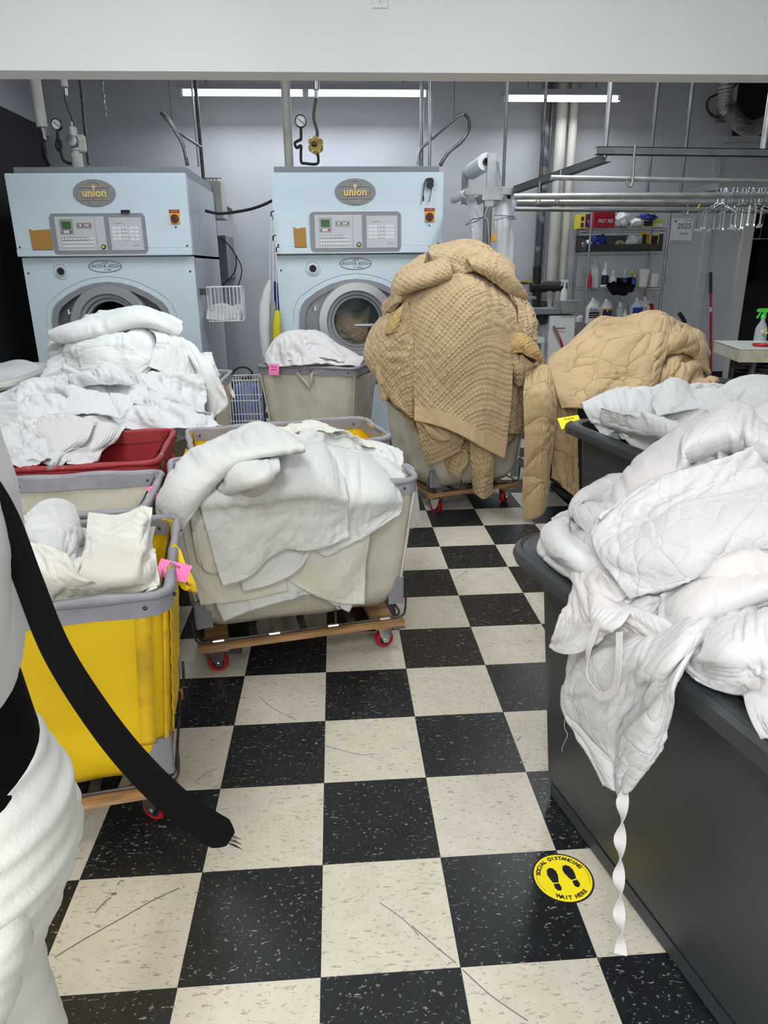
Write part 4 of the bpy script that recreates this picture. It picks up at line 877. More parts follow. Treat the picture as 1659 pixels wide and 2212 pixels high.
#------------------------------------------------ second grey truck: white sheets
cloth('sheet_load', 'white sheets filling the grey truck with the yellow note', 'sheets', [
 [(1262, 880, 2.12), (1330, 852, 2.2), (1450, 840, 2.2), (1560, 835, 2.2), (1700, 820, 2.2)],
 [(1268, 888, 2.0), (1340, 868, 1.95), (1450, 860, 1.9), (1560, 860, 1.9), (1720, 850, 1.9)],
 [(1300, 925, Z(.76)), (1360, 920, Z(.78)), (1460, 930, Z(.80)), (1580, 930, Z(.82)), (1760, 930, Z(.82))],
 [(1440, 990, Z(.75)), (1500, 1010, Z(.76)), (1600, 1040, Z(.77)), (1700, 1050, Z(.77)), (1860, 1060, Z(.77))]], 'sheet', (96, 56), (1.2, 1.2), 50, kind='stuff')
cloth('white_sheet', 'white sheet lying along the rear corner of the second grey truck', 'sheet', [
 [(1256, 882, 2.16), (1300, 862, 2.18), (1350, 852, 2.18), (1420, 852, 2.15)], [(1290, 884, 2.02), (1330, 878, 2.02), (1380, 872, 2.0), (1440, 870, 2.0)], [(1302, 905, Z(.79)), (1350, 905, Z(.81)), (1410, 900, Z(.84)), (1470, 890, Z(.87))]], 'sheet', (64, 36), (1.14, 1.16), 51)
cloth('white_sheet', 'pouch-shaped white sheet standing up in the middle of the second truck', 'sheet', [
 [(1416, 850, 1.82), (1440, 823, 1.84), (1472, 818, 1.84), (1498, 840, 1.82), (1540, 838, 1.82)], [(1412, 870, 1.72), (1440, 850, 1.70), (1475, 845, 1.70), (1510, 858, 1.70), (1555, 855, 1.72)], [(1420, 895, 1.62), (1450, 885, 1.60), (1490, 880, 1.60), (1530, 885, 1.60), (1575, 880, 1.62)]], 'sheet', (56, 36), (1.1, 1.12), 52, thick=.005)
cloth('white_sheet', 'big smooth white sheet at the right edge above the foreground heap', 'sheet', [
 [(1535, 860, 1.7), (1570, 834, 1.72), (1615, 824, 1.72), (1700, 820, 1.7), (1800, 815, 1.68)], [(1520, 890, 1.58), (1570, 868, 1.56), (1630, 855, 1.55), (1710, 850, 1.55), (1820, 845, 1.55)], [(1500, 925, 1.45), (1560, 905, 1.42), (1640, 890, 1.40), (1720, 890, 1.4), (1840, 890, 1.4)]], 'sheet', (64, 40), (1.06, 1.08), 53)
cloth('white_sheet', 'white sheet fold hugging the left inner rim of the second grey truck', 'sheet', [
 [(1303, 882, Z(.85)), (1340, 892, Z(.87)), (1400, 905, Z(.88)), (1470, 920, Z(.89))], [(1297, 908, Z(.80)), (1345, 915, Z(.83)), (1410, 930, Z(.85)), (1480, 948, Z(.86))], [(1302, 925, Z(.762)), (1350, 935, Z(.78)), (1410, 955, Z(.78)), (1490, 985, Z(.78))]], 'sheet', (64, 36), (1.1, 1.14), 54, thick=.006)
#------------------------------------------------ front yellow bin
cloth('sheet_load', 'cream white sheets filling the front yellow bin', 'sheets', [
 [(-60, 1150, .82), (60, 1125, .84), (170, 1140, .86), (260, 1130, .86), (328, 1140, .84)],
 [(-80, 1190, .66), (60, 1180, .66), (170, 1200, .62), (260, 1190, .66), (330, 1190, .68)],
 [(-80, 1240, .5), (70, 1245, .52), (170, 1245, .53), (260, 1240, .54), (338, 1238, .55)],
 [(-80, 1335, .36), (60, 1322, .40), (160, 1308, .43), (260, 1296, .455), (340, 1280, .48)]], 'sheet_cream', (96, 72), (1.2, 1.2), 60, kind='stuff', thick=.003)
cloth('white_sheet', 'rounded white sheet lump standing at the rear left of the front yellow bin', 'sheet', [
 [(20, 1140, .80), (58, 1118, .82), (96, 1088, .84), (154, 1092, .84), (172, 1140, .82)],
 [(18, 1160, .70), (60, 1140, .68), (104, 1118, .67), (158, 1125, .68), (179, 1165, .72)],
 [(15, 1205, .60), (65, 1185, .56), (112, 1175, .54), (155, 1180, .56), (174, 1200, .62)],
 [(30, 1250, .52), (75, 1235, .48), (120, 1225, .47), (155, 1228, .48), (166, 1218, .56)]], 'sheet', (72, 64), (1.1, 1.1), 61)
cloth('white_sheet', 'flat cream sheet with crisp left edge inside the front yellow bin', 'sheet', [
 [(190, 1104, .86), (235, 1104, .87), (278, 1100, .87), (302, 1094, .86), (328, 1104, .85)],
 [(188, 1145, .74), (235, 1145, .74), (280, 1140, .74), (305, 1138, .73), (325, 1145, .76)],
 [(178, 1190, .60), (230, 1190, .58), (278, 1188, .58), (305, 1185, .60), (327, 1190, .66)],
 [(150, 1230, .48), (210, 1236, .46), (270, 1235, .46), (305, 1230, .49), (330, 1228, .58)],
 [(110, 1300, .43), (190, 1290, .45), (262, 1280, .47), (305, 1272, .48), (338, 1262, .50)]], 'sheet_cream', (80, 84), (1.07, 1.06), 62)
cloth('white_sheet', 'wrinkled white sheet bunched at the lower left of the front yellow bin', 'sheet', [
 [(10, 1190, .55), (60, 1180, .53), (115, 1190, .50), (168, 1215, .48)], [(0, 1235, .47), (60, 1225, .44), (120, 1235, .42), (175, 1250, .41)], [(0, 1312, .39), (60, 1305, .40), (130, 1298, .43), (220, 1285, .46)]], 'sheet_cream', (72, 52), (1.18, 1.18), 63)
#------------------------------------------------ beige bin with rope handle
cloth('sheet_load', 'pinkish white sheets bundled in the beige bin with rope handle', 'sheets', [
 [(584, 765, 4.10), (620, 735, 4.12), (680, 730, 4.14), (740, 758, 4.12), (780, 775, 4.05)],
 [(578, 755, 3.98), (615, 722, 4.0), (670, 722, 4.0), (730, 752, 4.0), (786, 766, 3.98)],
 [(578, 772, 3.90), (620, 748, 3.88), (675, 748, 3.88), (730, 765, 3.88), (782, 774, 3.90)],
 [(584, 790, 3.84), (625, 788, 3.80), (680, 788, 3.78), (730, 790, 3.76), (772, 788, 3.78)]], 'lining_white', (80, 60), (1.14, 1.14), 70, kind='stuff', thick=.006)
cloth('white_sheet', 'white sheet draped over the top of the bundle below the right machine door', 'sheet', [
 [(650, 726, 4.0), (668, 716, 4.02), (705, 719, 4.02), (716, 733, 4.0)], [(635, 748, 3.90), (665, 738, 3.90), (700, 742, 3.90), (725, 755, 3.9)], [(620, 778, 3.82), (655, 770, 3.80), (700, 772, 3.80), (740, 778, 3.8)]], 'lining_white', (56, 44), (1.12, 1.12), 71, thick=.005)
#------------------------------------------------ tall heap of white laundry at left
cloth('laundry_load', 'packed core of white laundry inside the tall heap at left', 'laundry', [
 [(120, 735, 3.4), (200, 700, 3.45), (300, 690, 3.45), (380, 730, 3.4), (440, 800, 3.35)],
 [(115, 790, 3.22), (200, 735, 3.25), (300, 725, 3.25), (380, 760, 3.22), (450, 830, 3.2)],
 [(100, 860, 3.0), (200, 830, 3.02), (300, 830, 3.02), (380, 850, 3.02), (455, 880, 3.0)],
 [(60, 940, 2.36), (170, 940, 2.36), (280, 945, 2.36), (370, 945, 2.38), (450, 940, 2.5)]], 'sheet', (90, 70), (1.2, 1.2), 80, kind='stuff')
cloth('white_towel', 'thick rolled white towel lying across the top of the left heap', 'towel', [
 [(112, 716, 3.35), (160, 700, 3.38), (196, 684, 3.4), (250, 678, 3.4), (305, 668, 3.4), (350, 680, 3.38), (388, 708, 3.35)],
 [(107, 722, 3.28), (155, 704, 3.25), (200, 692, 3.24), (255, 682, 3.24), (310, 674, 3.24), (358, 688, 3.24), (393, 714, 3.26)],
 [(118, 734, 3.22), (158, 722, 3.17), (205, 712, 3.16), (262, 700, 3.16), (315, 692, 3.16), (355, 702, 3.17), (388, 720, 3.2)],
 [(134, 742, 3.24), (160, 732, 3.2), (210, 720, 3.2), (268, 708, 3.2), (316, 704, 3.2), (350, 712, 3.2), (376, 722, 3.22)]], 'towel', (96, 40), (1.04, 1.12), 81, thick=.010)
cloth('white_towel', 'big smooth white towel facing the camera on the left heap', 'towel', [
 [(150, 734, 3.22), (205, 722, 3.2), (262, 712, 3.19), (316, 715, 3.19), (345, 735, 3.2)],
 [(136, 758, 3.18), (200, 745, 3.10), (260, 738, 3.08), (312, 742, 3.08), (340, 756, 3.12)],
 [(146, 790, 3.12), (200, 775, 3.02), (258, 770, 3.0), (305, 775, 3.01), (334, 785, 3.06)],
 [(160, 812, 3.06), (205, 800, 2.97), (258, 806, 2.94), (292, 816, 2.95), (318, 798, 3.02)]], 'towel', (84, 72), (1.07, 1.07), 82, thick=.008)
cloth('white_towel', 'white towel slipping down the right shoulder of the left heap', 'towel', [
 [(322, 708, 3.2), (350, 712, 3.22), (385, 722, 3.25), (400, 735, 3.27)],
 [(340, 735, 3.12), (365, 735, 3.13), (395, 748, 3.15), (424, 768, 3.2)],
 [(330, 770, 3.04), (365, 775, 3.04), (395, 790, 3.06), (424, 800, 3.1)],
 [(322, 792, 3.0), (355, 802, 2.99), (392, 815, 3.0), (424, 825, 3.04)]], 'towel', (64, 64), (1.12, 1.08), 83, thick=.007)
cloth('white_towel', 'long white towel hanging over the right side of the left heap to a ribbed hem', 'towel', [
 [(398, 735, 3.22), (415, 745, 3.2), (436, 765, 3.18), (452, 765, 3.18)],
 [(415, 780, 3.08), (432, 785, 3.06), (452, 785, 3.06), (466, 790, 3.08)],
 [(428, 830, 3.02), (445, 830, 2.99), (464, 830, 2.99), (480, 835, 3.02)],
 [(442, 870, 3.0), (458, 870, 2.97), (474, 865, 2.97), (490, 864, 3.0)],
 [(446, 898, 3.0), (458, 902, 2.97), (474, 890, 2.97), (488, 878, 3.0)]], 'towel', (48, 84), (1.14, 1.04), 84, thick=.006)
cloth('white_sheet', 'thin white sheet corner poking up at the right end of the left heap', 'sheet', [
 [(424, 768, 3.3), (440, 764, 3.3), (457, 761, 3.3)], [(434, 792, 3.24), (450, 790, 3.22), (464, 786, 3.24)], [(446, 815, 3.2), (460, 812, 3.18), (475, 812, 3.2)]], 'sheet', (32, 32), (1.12, 1.08), 85)
cloth('white_sheet', 'crumpled white sheet in the crook under the big towel of the left heap', 'sheet', [
 [(140, 800, 3.05), (190, 806, 3.0), (250, 812, 2.98), (310, 800, 3.0), (370, 805, 3.0), (425, 820, 3.02)],
 [(135, 830, 2.92), (190, 830, 2.86), (250, 828, 2.84), (310, 825, 2.84), (370, 830, 2.86), (432, 850, 2.9)],
 [(150, 850, 2.84), (200, 848, 2.76), (255, 846, 2.74), (315, 846, 2.74), (375, 855, 2.76), (438, 880, 2.82)],
 [(170, 862, 2.78), (215, 866, 2.7), (265, 866, 2.66), (320, 870, 2.66), (380, 880, 2.7), (440, 896, 2.76)]], 'sheet', (100, 64), (1.26, 1.24), 86)
cloth('white_sheet', 'twisted white sheet bridging the middle of the left heap', 'sheet', [
 [(155, 812, 2.82), (190, 796, 2.80), (225, 790, 2.8), (262, 800, 2.82)], [(158, 822, 2.72), (195, 808, 2.68), (232, 800, 2.68), (270, 815, 2.72)], [(175, 830, 2.70), (205, 826, 2.62), (240, 822, 2.62), (280, 832, 2.68)]], 'sheet', (60, 36), (1.28, 1.3), 87, thick=.006)
cloth('white_sheet', 'flat white sheet stretching right over the corner of the red bin', 'sheet', [
 [(225, 862, 2.66), (290, 862, 2.62), (345, 866, 2.60), (400, 878, 2.6), (420, 885, 2.6)],
 [(200, 880, 2.5), (270, 882, 2.45), (345, 888, 2.42), (410, 895, 2.42), (450, 903, 2.45)],
 [(180, 905, 2.38), (260, 914, 2.31), (345, 922, 2.28), (410, 920, 2.28), (476, 917, 2.36)]], 'sheet', (96, 48), (1.12, 1.14), 88)
cloth('white_sheet', 'rumpled white sheet filling the middle of the left heap beneath the twisted one', 'sheet', [
 [(150, 828, 2.84), (205, 822, 2.84), (260, 824, 2.84), (315, 832, 2.84)], [(150, 848, 2.70), (205, 842, 2.66), (260, 845, 2.66), (315, 850, 2.68)], [(160, 872, 2.6), (210, 870, 2.56), (262, 870, 2.54), (320, 872, 2.58)]], 'sheet', (64, 40), (1.18, 1.18), 97, thick=.005)
cloth('white_napkin', 'small stiff white napkin lying flat near the centre of the left heap', 'napkin', [
 [(238, 852, 2.52), (262, 850, 2.54), (290, 862, 2.54)], [(233, 878, 2.42), (258, 880, 2.43), (288, 876, 2.46)], [(234, 900, 2.36), (253, 912, 2.34), (283, 886, 2.4)]], 'sheet', (32, 32), (1.02, 1.02), 89, thick=.003)
cloth('white_sheet', 'white sheet folded back in a soft roll above the red bin at far left', 'sheet', [
 [(-40, 850, 2.75), (20, 842, 2.75), (60, 822, 2.78), (110, 815, 2.8), (160, 826, 2.78), (215, 835, 2.74)],
 [(-40, 872, 2.6), (15, 862, 2.58), (62, 840, 2.6), (112, 832, 2.62), (162, 840, 2.6), (222, 850, 2.58)],
 [(-40, 890, 2.5), (12, 884, 2.46), (60, 866, 2.46), (112, 855, 2.46), (160, 858, 2.46), (210, 862, 2.48)],
 [(-30, 915, 2.42), (15, 910, 2.38), (55, 895, 2.36), (100, 880, 2.36), (150, 876, 2.38), (190, 880, 2.42)]], 'sheet', (110, 64), (1.16, 1.18), 90)
cloth('white_sheet', 'long smooth white sheet fold running from the far left toward the napkin', 'sheet', [
 [(85, 895, 2.36), (135, 862, 2.42), (180, 846, 2.48), (230, 850, 2.5)], [(80, 905, 2.26), (140, 882, 2.28), (190, 868, 2.32), (240, 872, 2.36)], [(90, 915, 2.2), (145, 900, 2.2), (205, 895, 2.22), (262, 900, 2.26)]], 'sheet', (80, 44), (1.1, 1.16), 91, thick=.005)
cloth('laundry_load', 'jumbled white sheets spilling across the red bin at far left', 'laundry', [
 [(-60, 890, 2.35), (10, 870, 2.35), (60, 860, 2.35), (120, 862, 2.35), (180, 890, 2.35)],
 [(-60, 920, 2.2), (10, 905, 2.18), (60, 895, 2.18), (120, 900, 2.18), (190, 915, 2.18)],
 [(-60, 950, 2.0), (10, 940, 1.98), (60, 935, 1.98), (125, 945, 1.98), (205, 940, 2.05)],
 [(-60, 975, 1.85), (10, 972, 1.82), (60, 972, 1.8), (110, 980, 1.82), (160, 985, 1.86)],
 [(-60, 1000, Z(.72)), (12, 1003, Z(.72)), (60, 1002, Z(.72)), (110, 1000, Z(.72)), (150, 992, Z(.70))]], 'sheet', (110, 90), (1.28, 1.26), 92, kind='stuff')
cloth('white_sheet', 'rounded white sheet lump in the centre of the red bin pile', 'sheet', [
 [(62, 905, 2.14), (100, 900, 2.16), (150, 902, 2.16), (205, 908, 2.14)],
 [(58, 930, 2.02), (100, 925, 1.98), (150, 925, 1.98), (200, 928, 2.02)],
 [(70, 960, 1.92), (105, 955, 1.87), (150, 952, 1.88), (188, 950, 1.94)],
 [(90, 984, 1.85), (112, 984, 1.81), (142, 975, 1.84), (170, 965, 1.9)]], 'lining_white', (72, 64), (1.10, 1.10), 93, thick=.005)
cloth('white_sheet', 'white sheet draped down into the red bin leaving its right wall bare', 'sheet', [
 [(165, 905, 2.2), (205, 900, 2.24), (240, 912, 2.26), (268, 924, 2.25)],
 [(150, 955, 1.98), (190, 948, 2.02), (225, 945, 2.06), (252, 948, 2.12)],
 [(140, 975, Z(.725)), (180, 975, Z(.715)), (210, 972, Z(.71)), (232, 968, Z(.70))],
 [(145, 998, Z(.70)), (175, 1000, Z(.69)), (200, 1000, Z(.68)), (216, 992, Z(.67))]], 'lining_white', (64, 64), (1.10, 1.10), 94, thick=.004)
cloth('white_sheet', 'crinkled white sheet ends at the lower left above the worn red rim', 'sheet', [
 [(-30, 925, 1.95), (20, 922, 1.95), (60, 935, 1.95), (90, 955, 1.93)], [(-30, 955, 1.84), (20, 952, 1.82), (60, 960, 1.82), (100, 975, 1.82)], [(-30, 985, 1.76), (15, 985, 1.73), (60, 985, 1.73), (105, 992, 1.74)], [(-20, 1004, Z(.725)), (15, 1006, Z(.735)), (60, 1004, Z(.735)), (100, 1002, Z(.73))]], 'sheet', (72, 60), (1.24, 1.24), 95)
cloth('white_bundle', 'smooth white pillow bundle at the left edge in front of the pale tub', 'bundle', [
 [(-80, 800, 3.9), (0, 792, 3.9), (60, 790, 3.88), (96, 800, 3.85)], [(-80, 812, 3.7), (0, 800, 3.65), (60, 800, 3.65), (104, 812, 3.7)], [(-80, 832, 3.55), (0, 822, 3.5), (55, 820, 3.5), (100, 824, 3.55)], [(-80, 850, 3.5), (0, 846, 3.46), (50, 838, 3.46), (90, 832, 3.5)]], 'sheet', (64, 48), (1.04, 1.06), 96, thick=.01)
#------------------------------------------------ towering tan quilts
def quilt(label, rows, m_='quilt_tan', **k): k.setdefault('thick', .014); k.setdefault('fine', .35); return cloth('tan_quilt', label, 'quilt', rows, m_, **k)
cloth('quilt_load', 'compressed core of tan quilts inside the towering pile', 'quilts', [
 [(880, 640, 3.6), (930, 570, 3.62), (1000, 545, 3.62), (1080, 580, 3.62), (1130, 660, 3.6)],
 [(845, 660, 3.35), (920, 590, 3.35), (1000, 560, 3.35), (1080, 600, 3.35), (1138, 680, 3.35)],
 [(825, 740, 3.12), (900, 690, 3.08), (1000, 670, 3.08), (1080, 690, 3.1), (1145, 760, 3.15)],
 [(830, 850, 3.05), (900, 850, 2.99), (1000, 850, 2.98), (1080, 850, 3.0), (1140, 850, 3.1)],
 [(870, 880, 3.0), (920, 930, 2.96), (1000, 960, 2.95), (1080, 950, 2.98), (1135, 900, 3.08)]], 'quilt_tan', (80, 72), (1.12, 1.12), 100, kind='stuff')
quilt('broad tan quilt hanging down the front of the towering pile with a plain border', [
 [(935, 600, 3.22), (970, 590, 3.24), (1010, 578, 3.25), (1055, 600, 3.24), (1100, 640, 3.22)],
 [(872, 655, 3.10), (930, 630, 3.02), (1010, 620, 3.0), (1070, 640, 3.02), (1128, 700, 3.08)],
 [(893, 750, 2.95), (940, 740, 2.90), (1010, 740, 2.88), (1065, 745, 2.90), (1110, 755, 2.97)],
 [(894, 840, 2.88), (945, 840, 2.84), (1010, 845, 2.82), (1060, 850, 2.83), (1102, 852, 2.88)],
 [(897, 906, 2.84), (948, 920, 2.80), (1005, 945, 2.78), (1055, 972, 2.78), (1093, 992, 2.80)]], res=(110, 130), ex=(1.05, 1.03), seed=101, band=('quilt_band', .085, 'b'), uvrot=0.0)
quilt('tan quilt knotted in a twist over the summit of the pile', [
 [(930, 536, 3.45), (965, 524, 3.46), (1000, 519, 3.46), (1035, 527, 3.45), (1065, 545, 3.42)],
 [(928, 545, 3.30), (965, 538, 3.26), (1005, 535, 3.25), (1045, 545, 3.26), (1085, 565, 3.3)],
 [(945, 570, 3.22), (970, 562, 3.17), (1010, 565, 3.15), (1055, 570, 3.16), (1100, 585, 3.2)],
 [(962, 588, 3.2), (985, 594, 3.13), (1020, 585, 3.12), (1040, 580, 3.13), (1070, 585, 3.18)]], res=(84, 64), ex=(1.12, 1.16), seed=102)
quilt('tan quilt strip trailing from the summit twist down the right shoulder', [
 [(1012, 548, 3.2), (1060, 545, 3.3), (1105, 572, 3.32), (1112, 590, 3.3)],
 [(1010, 562, 3.12), (1055, 570, 3.15), (1100, 590, 3.18), (1115, 610, 3.2)],
 [(1025, 578, 3.1), (1060, 592, 3.12), (1105, 615, 3.14), (1134, 630, 3.18)],
 [(1040, 585, 3.12), (1065, 605, 3.12), (1100, 630, 3.14), (1134, 644, 3.2)]], res=(76, 48), ex=(1.08, 1.18), seed=103)
quilt('tan quilt folded back along the upper left of the pile', [
 [(905, 556, 3.42), (930, 550, 3.42), (945, 552, 3.4)],
 [(874, 580, 3.32), (915, 572, 3.25), (955, 570, 3.24)],
 [(850, 610, 3.26), (895, 600, 3.17), (960, 590, 3.16)],
 [(838, 640, 3.22), (870, 625, 3.12), (940, 605, 3.12)],
 [(828, 686, 3.2), (850, 660, 3.1), (890, 632, 3.08)]], res=(60, 72), ex=(1.10, 1.06), seed=104, m_='quilt_tan')
quilt('rolled tan quilt edge curling below the upper left fold', [
 [(865, 605, 3.12), (895, 590, 3.1), (930, 572, 3.1), (960, 560, 3.12)],
 [(855, 618, 3.06), (890, 602, 3.02), (930, 585, 3.02), (970, 572, 3.04)],
 [(860, 632, 3.04), (895, 616, 2.99), (935, 600, 2.99), (975, 590, 3.02)],
 [(875, 634, 3.06), (905, 622, 3.02), (940, 610, 3.02), (972, 598, 3.05)]], res=(72, 36), ex=(1.05, 1.12), seed=105)
quilt('tan quilt billowing out over the left side of the tall beige bin', [
 [(880, 655, 3.05), (862, 665, 3.1), (840, 680, 3.16), (825, 692, 3.2)][::-1],
 [(888, 700, 2.98), (862, 705, 2.98), (825, 710, 3.04), (799, 722, 3.12)][::-1],
 [(890, 760, 2.94), (862, 765, 2.93), (825, 765, 2.98), (788, 757, 3.06)][::-1],
 [(892, 830, 2.92), (868, 835, 2.91), (835, 825, 2.96), (795, 790, 3.04)][::-1],
 [(894, 905, 2.90), (876, 890, 2.90), (850, 860, 2.94), (818, 805, 3.02)][::-1]], res=(72, 90), ex=(1.16, 1.06), seed=106)
quilt('narrow tan quilt end pointing down at the far left of the pile', [
 [(812, 790, 2.98), (828, 795, 2.97), (840, 805, 2.96)], [(818, 825, 2.97), (830, 828, 2.96), (841, 835, 2.96)], [(825, 862, 2.97), (831, 866, 2.96), (838, 850, 2.96)]], res=(28, 36), ex=(1.1, 1.05), seed=107, m_='quilt_band')
quilt('golden stained quilt patch showing on the left flank of the pile', [
 [(850, 678, 3.0), (862, 668, 2.99), (872, 662, 2.99)], [(838, 705, 2.99), (850, 700, 2.96), (860, 695, 2.96)], [(834, 722, 2.99), (845, 718, 2.96), (856, 712, 2.96)]], res=(28, 28), ex=(1.05, 1.05), seed=108, m_='quilt_gold')
quilt('tan quilt corner hanging free below the plain border at left', [
 [(897, 895, 2.90), (925, 905, 2.88), (960, 915, 2.88), (1000, 930, 2.88)], [(905, 935, 2.88), (930, 935, 2.85), (962, 940, 2.85), (1001, 950, 2.87)], [(914, 970, 2.88), (938, 968, 2.85), (965, 965, 2.85), (996, 962, 2.87)], [(924, 1008, 2.88), (940, 998, 2.86), (965, 988, 2.86), (994, 972, 2.88)]], res=(64, 64), ex=(1.10, 1.08), seed=109, thick=.012)
quilt('folded tan quilt flap tucked between border and hanging corner', [
 [(905, 908, 2.86), (930, 912, 2.86), (955, 918, 2.86)], [(920, 925, 2.83), (945, 930, 2.82), (970, 938, 2.83)], [(928, 940, 2.84), (955, 950, 2.82), (968, 948, 2.83)]], res=(36, 30), ex=(1.08, 1.08), seed=110, m_='quilt_band')
quilt('small tan quilt scrap dangling beneath the hanging corner', [
 [(960, 985, 2.93), (985, 975, 2.92), (1005, 968, 2.92)], [(965, 1005, 2.92), (988, 1000, 2.91), (1010, 990, 2.91)], [(975, 1020, 2.92), (986, 1032, 2.91), (994, 1018, 2.91)]], res=(36, 36), ex=(1.12, 1.1), seed=111)
quilt('long narrow tan quilt leg reaching down to the dolly of the tall bin', [
 [(1016, 940, 2.87), (1035, 945, 2.85), (1050, 955, 2.85), (1064, 965, 2.87)], [(1018, 980, 2.86), (1035, 985, 2.83), (1050, 988, 2.83), (1066, 990, 2.86)], [(1020, 1025, 2.85), (1036, 1028, 2.82), (1050, 1028, 2.82), (1064, 1028, 2.85)], [(1022, 1062, 2.86), (1035, 1070, 2.83), (1046, 1076, 2.83), (1062, 1064, 2.86)]], res=(44, 76), ex=(1.12, 1.05), seed=112)
quilt('tan quilt folds bunched at the right waist of the pile', [
 [(1112, 640, 3.14), (1128, 655, 3.16), (1145, 672, 3.2), (1156, 690, 3.26)], [(1120, 690, 3.04), (1135, 695, 3.04), (1150, 705, 3.1), (1156, 715, 3.2)], [(1118, 730, 3.0), (1135, 730, 2.98), (1148, 735, 3.04), (1152, 740, 3.14)]], res=(44, 56), ex=(1.2, 1.12), seed=113)
quilt('golden tan quilt fold sticking out at the right waist of the pile', [
 [(1110, 728, 3.0), (1130, 722, 3.0), (1145, 732, 3.04), (1160, 752, 3.1)], [(1102, 748, 2.96), (1125, 742, 2.93), (1148, 752, 2.95), (1168, 768, 3.04)], [(1102, 765, 2.96), (1125, 760, 2.92), (1148, 772, 2.93), (1166, 780, 3.02)]], res=(52, 44), ex=(1.08, 1.10), seed=114, m_='quilt_gold')
quilt('dark-creased tan quilt drooping below the golden fold', [
 [(1098, 762, 2.98), (1120, 766, 2.96), (1145, 782, 2.96), (1172, 778, 3.05)], [(1100, 795, 2.96), (1118, 795, 2.93), (1138, 805, 2.94), (1170, 800, 3.03)], [(1108, 825, 2.98), (1120, 832, 2.95), (1134, 826, 2.96), (1150, 812, 3.02)]], res=(60, 44), ex=(1.24, 1.14), seed=115)
quilt('tan quilt wall hanging in shade on the right side of the tall bin', [
 [(1098, 820, 3.0), (1120, 825, 3.02), (1140, 820, 3.06)], [(1100, 880, 2.97), (1120, 880, 2.98), (1136, 880, 3.04)], [(1100, 935, 2.96), (1118, 936, 2.97), (1134, 934, 3.03)]], res=(36, 56), ex=(1.08, 1.04), seed=116)
#------------------------------------------------ sprawling tan quilt on the right truck
quilt('pale tan quilt with wide stitched panels sprawling over the right grey truck', [
 [(1255, 725, 3.3), (1299, 686, 3.34), (1360, 684, 3.36), (1423, 676, 3.36), (1447, 690, 3.34)],
 [(1215, 762, 3.16), (1290, 725, 3.14), (1360, 718, 3.14), (1415, 712, 3.14), (1440, 715, 3.16)],
 [(1184, 786, 3.02), (1270, 770, 2.96), (1345, 765, 2.94), (1395, 765, 2.94), (1420, 765, 2.97)],
 [(1200, 835, 2.90), (1270, 825, 2.82), (1340, 815, 2.80), (1390, 812, 2.80), (1414, 812, 2.84)],
 [(1218, 880, 2.82), (1262, 878, 2.72), (1330, 868, 2.70), (1380, 862, 2.70), (1416, 860, 2.74)]], 'quilt_plain', res=(96, 96), ex=(1.04, 1.04), seed=120, thick=.022, band=('quilt_band', .09, 'l'))
quilt('tan quilt leg hanging from the right truck nearly to the floor', [
 [(1138, 812, 2.96), (1158, 795, 2.97), (1180, 790, 2.96), (1205, 835, 2.9)],
 [(1132, 850, 2.86), (1158, 845, 2.83), (1182, 850, 2.83), (1203, 865, 2.86)],
 [(1134, 930, 2.82), (1158, 925, 2.79), (1180, 925, 2.79), (1199, 925, 2.83)],
 [(1133, 1010, 2.80), (1155, 1008, 2.77), (1175, 1008, 2.77), (1188, 1010, 2.80)],
 [(1131, 1070, 2.79), (1152, 1070, 2.76), (1170, 1068, 2.76), (1184, 1062, 2.79)],
 [(1134, 1120, 2.78), (1150, 1118, 2.76), (1166, 1112, 2.76), (1178, 1100, 2.78)]], 'quilt_plain', res=(60, 120), ex=(1.10, 1.03), seed=121, thick=.016)
quilt('shaded tan quilt hanging beside the long leg against the grey truck', [
 [(1196, 845, 2.94), (1220, 862, 2.92), (1245, 880, 2.9)], [(1196, 900, 2.90), (1222, 905, 2.87), (1246, 915, 2.86)], [(1192, 970, 2.89), (1220, 975, 2.86), (1246, 980, 2.86)], [(1196, 1030, 2.88), (1220, 1050, 2.86), (1246, 1076, 2.86)]], 'quilt_plain', res=(48, 84), ex=(1.16, 1.04), seed=122)
quilt('thick tan quilt roll folded over the right end of the sprawling quilt', [
 [(1425, 680, 3.32), (1460, 690, 3.34), (1490, 706, 3.34), (1518, 724, 3.32), (1532, 760, 3.3)],
 [(1440, 705, 3.12), (1465, 712, 3.12), (1492, 722, 3.14), (1512, 740, 3.16), (1526, 775, 3.18)],
 [(1425, 745, 3.0), (1455, 740, 3.0), (1485, 742, 3.02), (1508, 758, 3.06), (1526, 795, 3.1)],
 [(1412, 778, 2.94), (1440, 765, 2.96), (1470, 758, 2.98), (1498, 770, 3.04), (1532, 808, 3.08)]], 'quilt_plain', res=(84, 60), ex=(1.08, 1.10), seed=123, thick=.022)
quilt('coiled tan quilt stuffed under the folded roll at right', [
 [(1410, 780, 3.05), (1440, 768, 3.08), (1470, 765, 3.1), (1500, 775, 3.12), (1515, 800, 3.12)],
 [(1408, 805, 2.94), (1438, 800, 2.92), (1470, 795, 2.92), (1500, 805, 2.96), (1522, 820, 3.02)],
 [(1408, 840, 2.84), (1440, 832, 2.80), (1472, 828, 2.80), (1504, 832, 2.86), (1546, 822, 2.94)],
 [(1412, 862, 2.76), (1445, 856, 2.72), (1478, 850, 2.72), (1502, 842, 2.80), (1535, 836, 2.9)]], 'quilt_plain', res=(96, 72), ex=(1.3, 1.24), seed=124, thick=.016)
